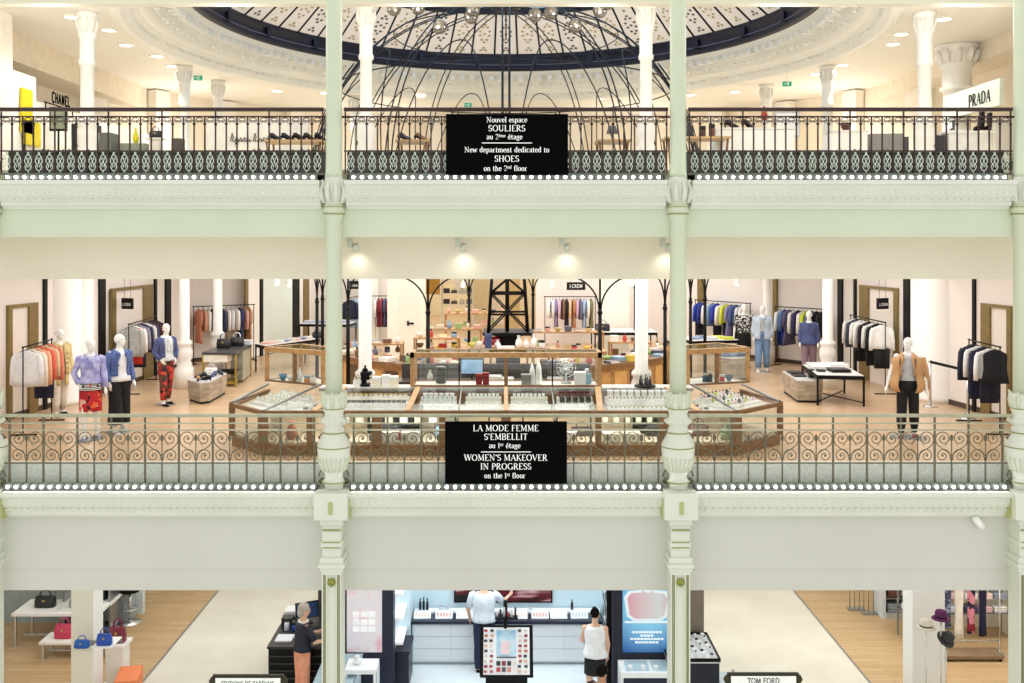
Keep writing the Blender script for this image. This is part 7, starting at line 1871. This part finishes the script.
put('bag', '#17171b', .24, .22, (-6.75, 18.5, F2 + .9), 'black bag on a slim stand left of the column', None, d=.13)
r = E('pedestal', 'slim pedestal under the black bag on the second floor', 'pedestal', (-6.75, 18.5, F2)); MB().bx(-.15, .15, -.12, .12, 0, .04).bx(-.1, .1, -.08, .08, .04, .87).build('body', mat('#d9d6cc', .5), r); MB().bx(-.16, .16, -.12, .12, .87, .9).build('top', mat('#d9d6cc', .5), r)
put('vase', '#d9cf2a', .12, .3, (-7.25, 18.8, F2 + .821), 'yellow vase on the low olive grey block', None)
# green shrubs in planters behind the tinted glass
for k, (x, w_) in enumerate(((-8.9, 1.0), (-7.1, 1.2), (-3.6, 1.6), (5.9, 1.3), (8.0, .9))):
    r = E('planter_box', f'low planter with green shrubs behind the tinted glass, {ORD[k]} from the left', 'planter', (x, 15.9, F2))
    MB().bx(-w_ / 2, w_ / 2, -.12, .12, 0, .22).build('trough', mat('#4c4f48', .6), r, bevel=.008)
    b = MB(); random.seed(40 + k)
    for q in range(int(w_ * 260)):
        p = Vector((random.uniform(-w_ / 2, w_ / 2), random.uniform(-.16, .16), .2 + random.random() ** 1.3 * .2)); u = Vector((random.uniform(-1, 1), random.uniform(-1, 1), random.uniform(-.2, 1))).normalized() * .06; v = u.orthogonal().normalized() * .022
        b.add([p, p + u * .5 + v, p + u, p + u * .5 - v], [(0, 1, 2, 3)])
    b.build('foliage', mat('#5f7440', .6, noise=.35, scale=9), r)
# white script sign wall, tables, counters
struct(MB().bx(-5.9, -3.9, 18.9, 19.0, F2, F2 + 1.32).build('wall_partition', mat('#f6f0e8', .5)))
r = E('shop_sign', 'black script lettering on the low white partition', 'sign', (-5.42, 18.88, F2 + .86))
b = MB()
for k, (dx, up) in enumerate(((0, 1), (.09, .5), (.17, .45), (.25, .5), (.32, .35), (.45, 1), (.56, .4), (.63, .5), (.70, .45), (.77, .4))):
    b.tube([(dx, 0, .02), (dx + .035, 0, .16 * up + .02), (dx + .06, 0, .10 * up), (dx + .03, 0, .02), (dx + .09, 0, .03)], .009, 5)
b.tube([(.1, 0, .0), (.13, 0, -.07), (.08, 0, -.05), (.16, 0, .03)], .008, 5)
b.build('lettering', BLACK, r)
def dtable(lab, x, y, w_, z):
    r = E('display_table', lab, 'table', (x, y, F2))
    MB().bx(-w_ / 2, w_ / 2, -.3, .3, z - .04, z).build('table_top', mat('#c9a678', .45, noise=.12), r)
    for sx in (-1, 1):
        for sy in (-1, 1): MB().cone((sx * (w_ / 2 - .12), sy * .22, 0), (sx * (w_ / 2 - .05), sy * .26, z - .04), .018, .022, 6).build('leg', OAKD, r)
    return r
dtable('small oak table with a shoe left of the black sign', -1.72, 17.9, .62, .78)
dtable('small oak table with a lamp right of the black sign', 1.98, 17.9, .62, .78)
dtable('long oak table with dark goods left of the left column', -3.95, 18.1, 1.1, .80)
dtable('oak table with bags right of the right column', 3.55, 18.0, 1.2, .85)
shoe(mat('#3a3f55', .4), 'slate heeled shoe on the table left of the black sign', (-1.9, 17.9, F2 + .781), R(90), heel=.09)
shoe(mat('#8d6b4c', .4), 'tan heeled shoe on the table left of the black sign', (-1.6, 17.9, F2 + .781), R(70), heel=.09)
r = E('table_lamp', 'small grey table lamp right of the black sign', 'lamp', (1.98, 17.9, F2 + .781))
MB().lathe([(.07, 0), (.07, .015), (.015, .03), (.012, .16)], n=14).build('stem', STEEL, r); MB().lathe([(.11, .14), (.07, .28)], n=16).build('lamp_shade', mat('#6a6d75', .6), r)
for k, x in enumerate((-4.35, -4.12, -3.9, -3.7, -3.5)):
    shoe(mat(['#17171a', '#2a2b33', '#1d1a1a', '#3a3128', '#202227'][k], .4), f'dark ankle shoe, {ORD[k]} from the left on the long oak table', (x, 18.05, F2 + .801), R(80 + 15 * k), heel=.08)
put('bag', '#24272e', .32, .36, (3.35, 18.0, F2 + .851), 'large dark bag on the table right of the right column', None, d=.18)
put('jar', '#4d332c', .13, .22, (3.68, 18.0, F2 + .851), 'brown canister beside the large dark bag', None)
put('jar', '#6a4636', .12, .26, (3.86, 18.0, F2 + .851), 'tall brown canister at the end of the table', None)
for k, (x, z, lab, w_) in enumerate(((4.75, 1.05, 'white curved counter with a shoe right of the right column', 1.5), (6.55, 1.0, 'pale counter in front of the right rear column', .7))):
    r = E('display_counter', lab, 'counter', (x, 18.5, F2))
    MB().bx(-w_ / 2, w_ / 2, -.2, .25, 0, z).build('body', WHITE, r, bevel=.02); MB().bx(-w_ / 2 - .02, w_ / 2 + .02, -.22, .27, z, z + .03).build('top', mat('#f7f3ec', .3), r)
shoe(mat('#16161a', .4), 'black heeled shoe on the white curved counter', (4.3, 18.4, F2 + 1.081), R(60), heel=.1)
shoe(mat('#2a2a2f', .4), 'charcoal heeled shoe on the white curved counter', (4.62, 18.4, F2 + 1.081), R(110), heel=.1)
r = E('plant_stand', 'rust coloured flower ornament on a thin stand on the white counter', 'ornament', (4.95, 18.4, F2 + 1.081))
MB().lathe([(.06, 0), (.06, .01), (.008, .02), (.007, .16)], n=12).build('stand', STEEL, r)
MB().loft([[(math.cos(2 * PI * j / 12) * w_, math.sin(2 * PI * j / 12) * w_ * .6, z) for j in range(12)] for z, w_ in ((.15, .03), (.22, .07), (.32, .05), (.42, .02))]).build('blossom', mat('#a8452f', .6), r)
put('bowl', '#5a2f2c', .22, .16, (6.55, 18.5, F2 + 1.031), 'dark red bowl on the pale counter', None)
# white picture frame, shelf and boots at the PRADA shop
r = E('wall_picture', 'white framed pale picture on the second floor rear partition', 'picture', (5.62, 19.2, F2))
MB().bx(-.25, .25, -.02, .02, 1.0, 1.5).build('frame', mat('#c9c7cf', .4), r); MB().bx(-.22, .22, -.025, -.02, 1.03, 1.47).build('print', WHITE, r); MB().bx(-.02, .02, -.0, .04, 0, 1.0).build('support', WHITE, r)
r = E('shop_sign', 'pale green PRADA fascia panel on the right shop front', 'sign', (9.28, 18.05, F2 + 1.48))
MB().bx(-.0, .08, 0, 2.3, 0, .50).build('panel', mat('#dbe3d6', .5, noise=.02), r)
b = MB(); draw_text(b, 'PRADA', 0, .0, .23, thick=.24, thin=.10, sp=.1, xs=.95); b.v = [(0, -x, z) for x, y, z in b.v]
b.build('lettering', BLACK, r, (-.006, 1.2, .12))
r = E('wall_shelf', 'slanted white shelf with boots below the PRADA panel', 'shelf', (8.75, 18.2, F2))
MB().bx(-.45, .45, -.15, .2, .95, 1.0).build('board', WHITE, r); MB().bx(-.4, .4, -.1, .2, 0, .95).build('cabinet', mat('#f4f4f2', .4), r)
def boot(lab, x, y, z, s, m):
    o = E('boot', lab, 'boot', (x, y, z), R(-70)); o.scale = (s,) * 3
    MB().tube([(0, .03, .38), (0, .03, .2), (0, .03, .09), (0, -.06, .055), (0, -.15, .04)], [.055, .05, .05, .045, .02], 12).build('upper', m, o)
    MB().tube([(0, .08, .012), (0, -.05, .012), (0, -.17, .012)], [.03, .04, .02], 8).build('sole', BLACK, o); MB().cone((0, .055, 0), (0, .05, .07), .025, n=8).build('heel', BLACK, o)
boot('tall black boot left on the shelf below the PRADA panel', 8.95, 18.1, F2 + 1.001, 1.0, BLACK)
boot('tall black boot right on the shelf below the PRADA panel', 9.12, 18.15, F2 + 1.001, .9, BLACK)
boot('small grey boot at the left end of the PRADA shelf', 8.45, 18.15, F2 + 1.001, .5, mat('#4a4d55', .4))
# red curved bench around the wire dome
b = MB(); P = []
rings = []
for k in range(15):
    a = R(246) + R(48) * k / 14
    rings.append([(r_ * math.cos(a), 20.9 + r_ * math.sin(a), F2 + z) for r_, z in ((4.0, .04), (4.0, .42), (3.6, .46), (3.6, .04))])
r = E('curved_bench', 'red curved bench in front of the wire dome behind the black sign', 'bench', (0, 0, 0))
b.loft(rings, 0, True, False); b.build('seat', mat('#a24a36', .7), r)
rings = [[(x, y, F2 + z) for (x, y), z in zip([((r_) * math.cos(R(246) + R(48) * k / 14), 20.9 + r_ * math.sin(R(246) + R(48) * k / 14)) for r_ in (3.95, 3.95, 3.65, 3.65)], (0, .04, .04, 0))] for k in range(15)]
MB().loft(rings, 0, True, False).build('plinth', BLACK, r)
# ------------------------------------------------------------------ wire dome
r = E('wire_dome', 'large dark wire dome rising through the round ceiling opening', 'dome', (DC[0], DC[1], F2))
def dp(a, t): return (4.25 * math.cos(t) ** .92 * math.cos(a), 4.25 * math.cos(t) ** .92 * math.sin(a), .02 + 3.98 * math.sin(t))
WIRE = mat('#23242c', .4, .5, noise=.2, scale=20)
ts = [R(88.5) * k / 26 for k in range(27)]
NR = 12
for k in range(NR):
    a = 2 * PI * k / NR
    for s in (-1, 1):
        MB().tube([dp(a + s * .016 / max(.12, math.cos(t)), t) for t in ts], .0145, 5).build('rib', WIRE, r)
    b = MB()
    b.tube([dp(a + PI / NR + u * PI / NR * .92, R(41) * (1 - abs(u) ** 2.3)) for u in [-1 + k2 / 12 for k2 in range(25)]], .013, 5)
    b.build('arch', WIRE, r)
for t in (R(1), R(33), R(57)): MB().tube([dp(2 * PI * k / 64, t) for k in range(65)], .014, 5).build('hoop', WIRE, r)
MB().lathe([(.2, 3.93), (.32, 3.97), (.30, 4.02), (.1, 4.05), (.03, 4.2)], n=20).cone((0, 0, 3.3), (0, 0, 3.95), .015, n=6).build('crown', WIRE, r)
# ------------------------------------------------------------------ glass globe pendants, downlights, exit signs
SMOKE = glass('smoked_globe_glass', '#b3a898', .32, .05)
GL_ = [(394, 9, 'far left'), (418, 8, 'second from the left'), (473, 10, 'fourth from the left'), (471, 17, 'fifth from the left, lower of a close pair'), (440, 27, 'lowest on the left'), (535, 15, 'first right of the dome top'), (551, 13, 'second right of the dome top'), (600, 11, 'left of the pair at the right end'), (607, 3, 'right end'), (575, 26, 'lowest on the right')]
for i, (px, py, lab) in enumerate(GL_):
    d = 16.7 - .12 * (i % 3); x, y, z = pt(px, py, d)
    r = E('pendant_globe', 'smoked glass globe pendant lamp, ' + lab, 'pendant lamp', (x, y, z), group='globe pendants')
    MB().ell((0, 0, 0), .125, .125, .125, 20, 14).build('globe', SMOKE, r)
    MB().ell((0, 0, .03), .016, .016, .03, 10, 7).build('bulb', mat('#fff1d6', .4, noise=0, emit=.6), r)
    MB().lathe([(.03, .13), (.045, .12), (.045, .10), (.02, .05)], n=12).build('cap', CHROME, r)
    MB().cone((0, 0, .12), (0, 0, HC - z), .006, n=6).lathe([(.05, HC - z - .02), (.05, HC - z)], n=12).build('cord', IRON, r)
DL = [(72, 17), (109, 30), (126, 45), (157, 56), (172, 66), (277, 91), (325, 93), (944, 19), (901, 34), (893, 44), (843, 65), (816, 74), (735, 92), (690, 95), (420, 97), (600, 98)]
for i, (px, py) in enumerate(DL):
    d = FPX * 4.255 / (243 - py); x = (px - 506) * d / FPX
    r = E('ceiling_downlight', f'round recessed ceiling downlight on the {"left" if px < 506 else "right"}, {ORD[i if px < 506 and i < 7 else (i - 7 if i < 14 else 7)]} from the front', 'ceiling light', (x, d, HC))
    b = MB().lathe([(.17, -.001), (.17, -.018), (.13, -.02)], n=24, cap=False); b.build('trim_ring', WHITE, r)
    MB().lathe([(.13, -.012), (.0, -.010)], n=24, cap=False).build('diffuser', mat('#fff6e4', .5, noise=0, emit=6), r)
    spot_light('downlight_beam', (x, d, HC - .05), (x, d, 0), 95, 130, .6)
for px, py, lab in ((198, 78, 'green exit sign hanging left near the white columns'), (787, 84, 'green exit sign hanging on the right'), (468, 105, 'green exit sign behind the wire dome')):
    d = {198: 24.2, 787: 24.3, 468: 28.6}[px]; x, y, z = pt(px, py, d)
    r = E('exit_sign', lab, 'exit sign', (x, y, z))
    MB().bx(-.11, .11, -.02, .02, -.06, .06).build('body', mat('#1d9a78', .4, emit=.5), r)
    MB().box((.02, -.024, .0), (.04, .006, .08)).box((-.05, -.024, .0), (.06, .006, .02)).build('pictogram', WHITE, r)
    MB().cone((0, 0, .06), (0, 0, HC - z), .008, n=6).build('hanging_rod', WHITE, r)

# daylight over the glass dome and unseen fill lights added for the second-floor ceiling
area_light('sky_over_dome', (0, 21.5, EYE + 9.5), 15, 15, 900, (1, .98, .95))
for x in (-7.5, -4.5, -1.5, 1.5, 4.5, 7.5): point_light('ceiling_fill', (x, 15.9, 7.1), 45, .35, (1, .97, .92))
for x, y in ((-8.8, 26), (8.8, 26), (-4, 30), (4, 30)): point_light('ceiling_fill', (x, y, 6.3), 60, .35, (1, .97, .92))
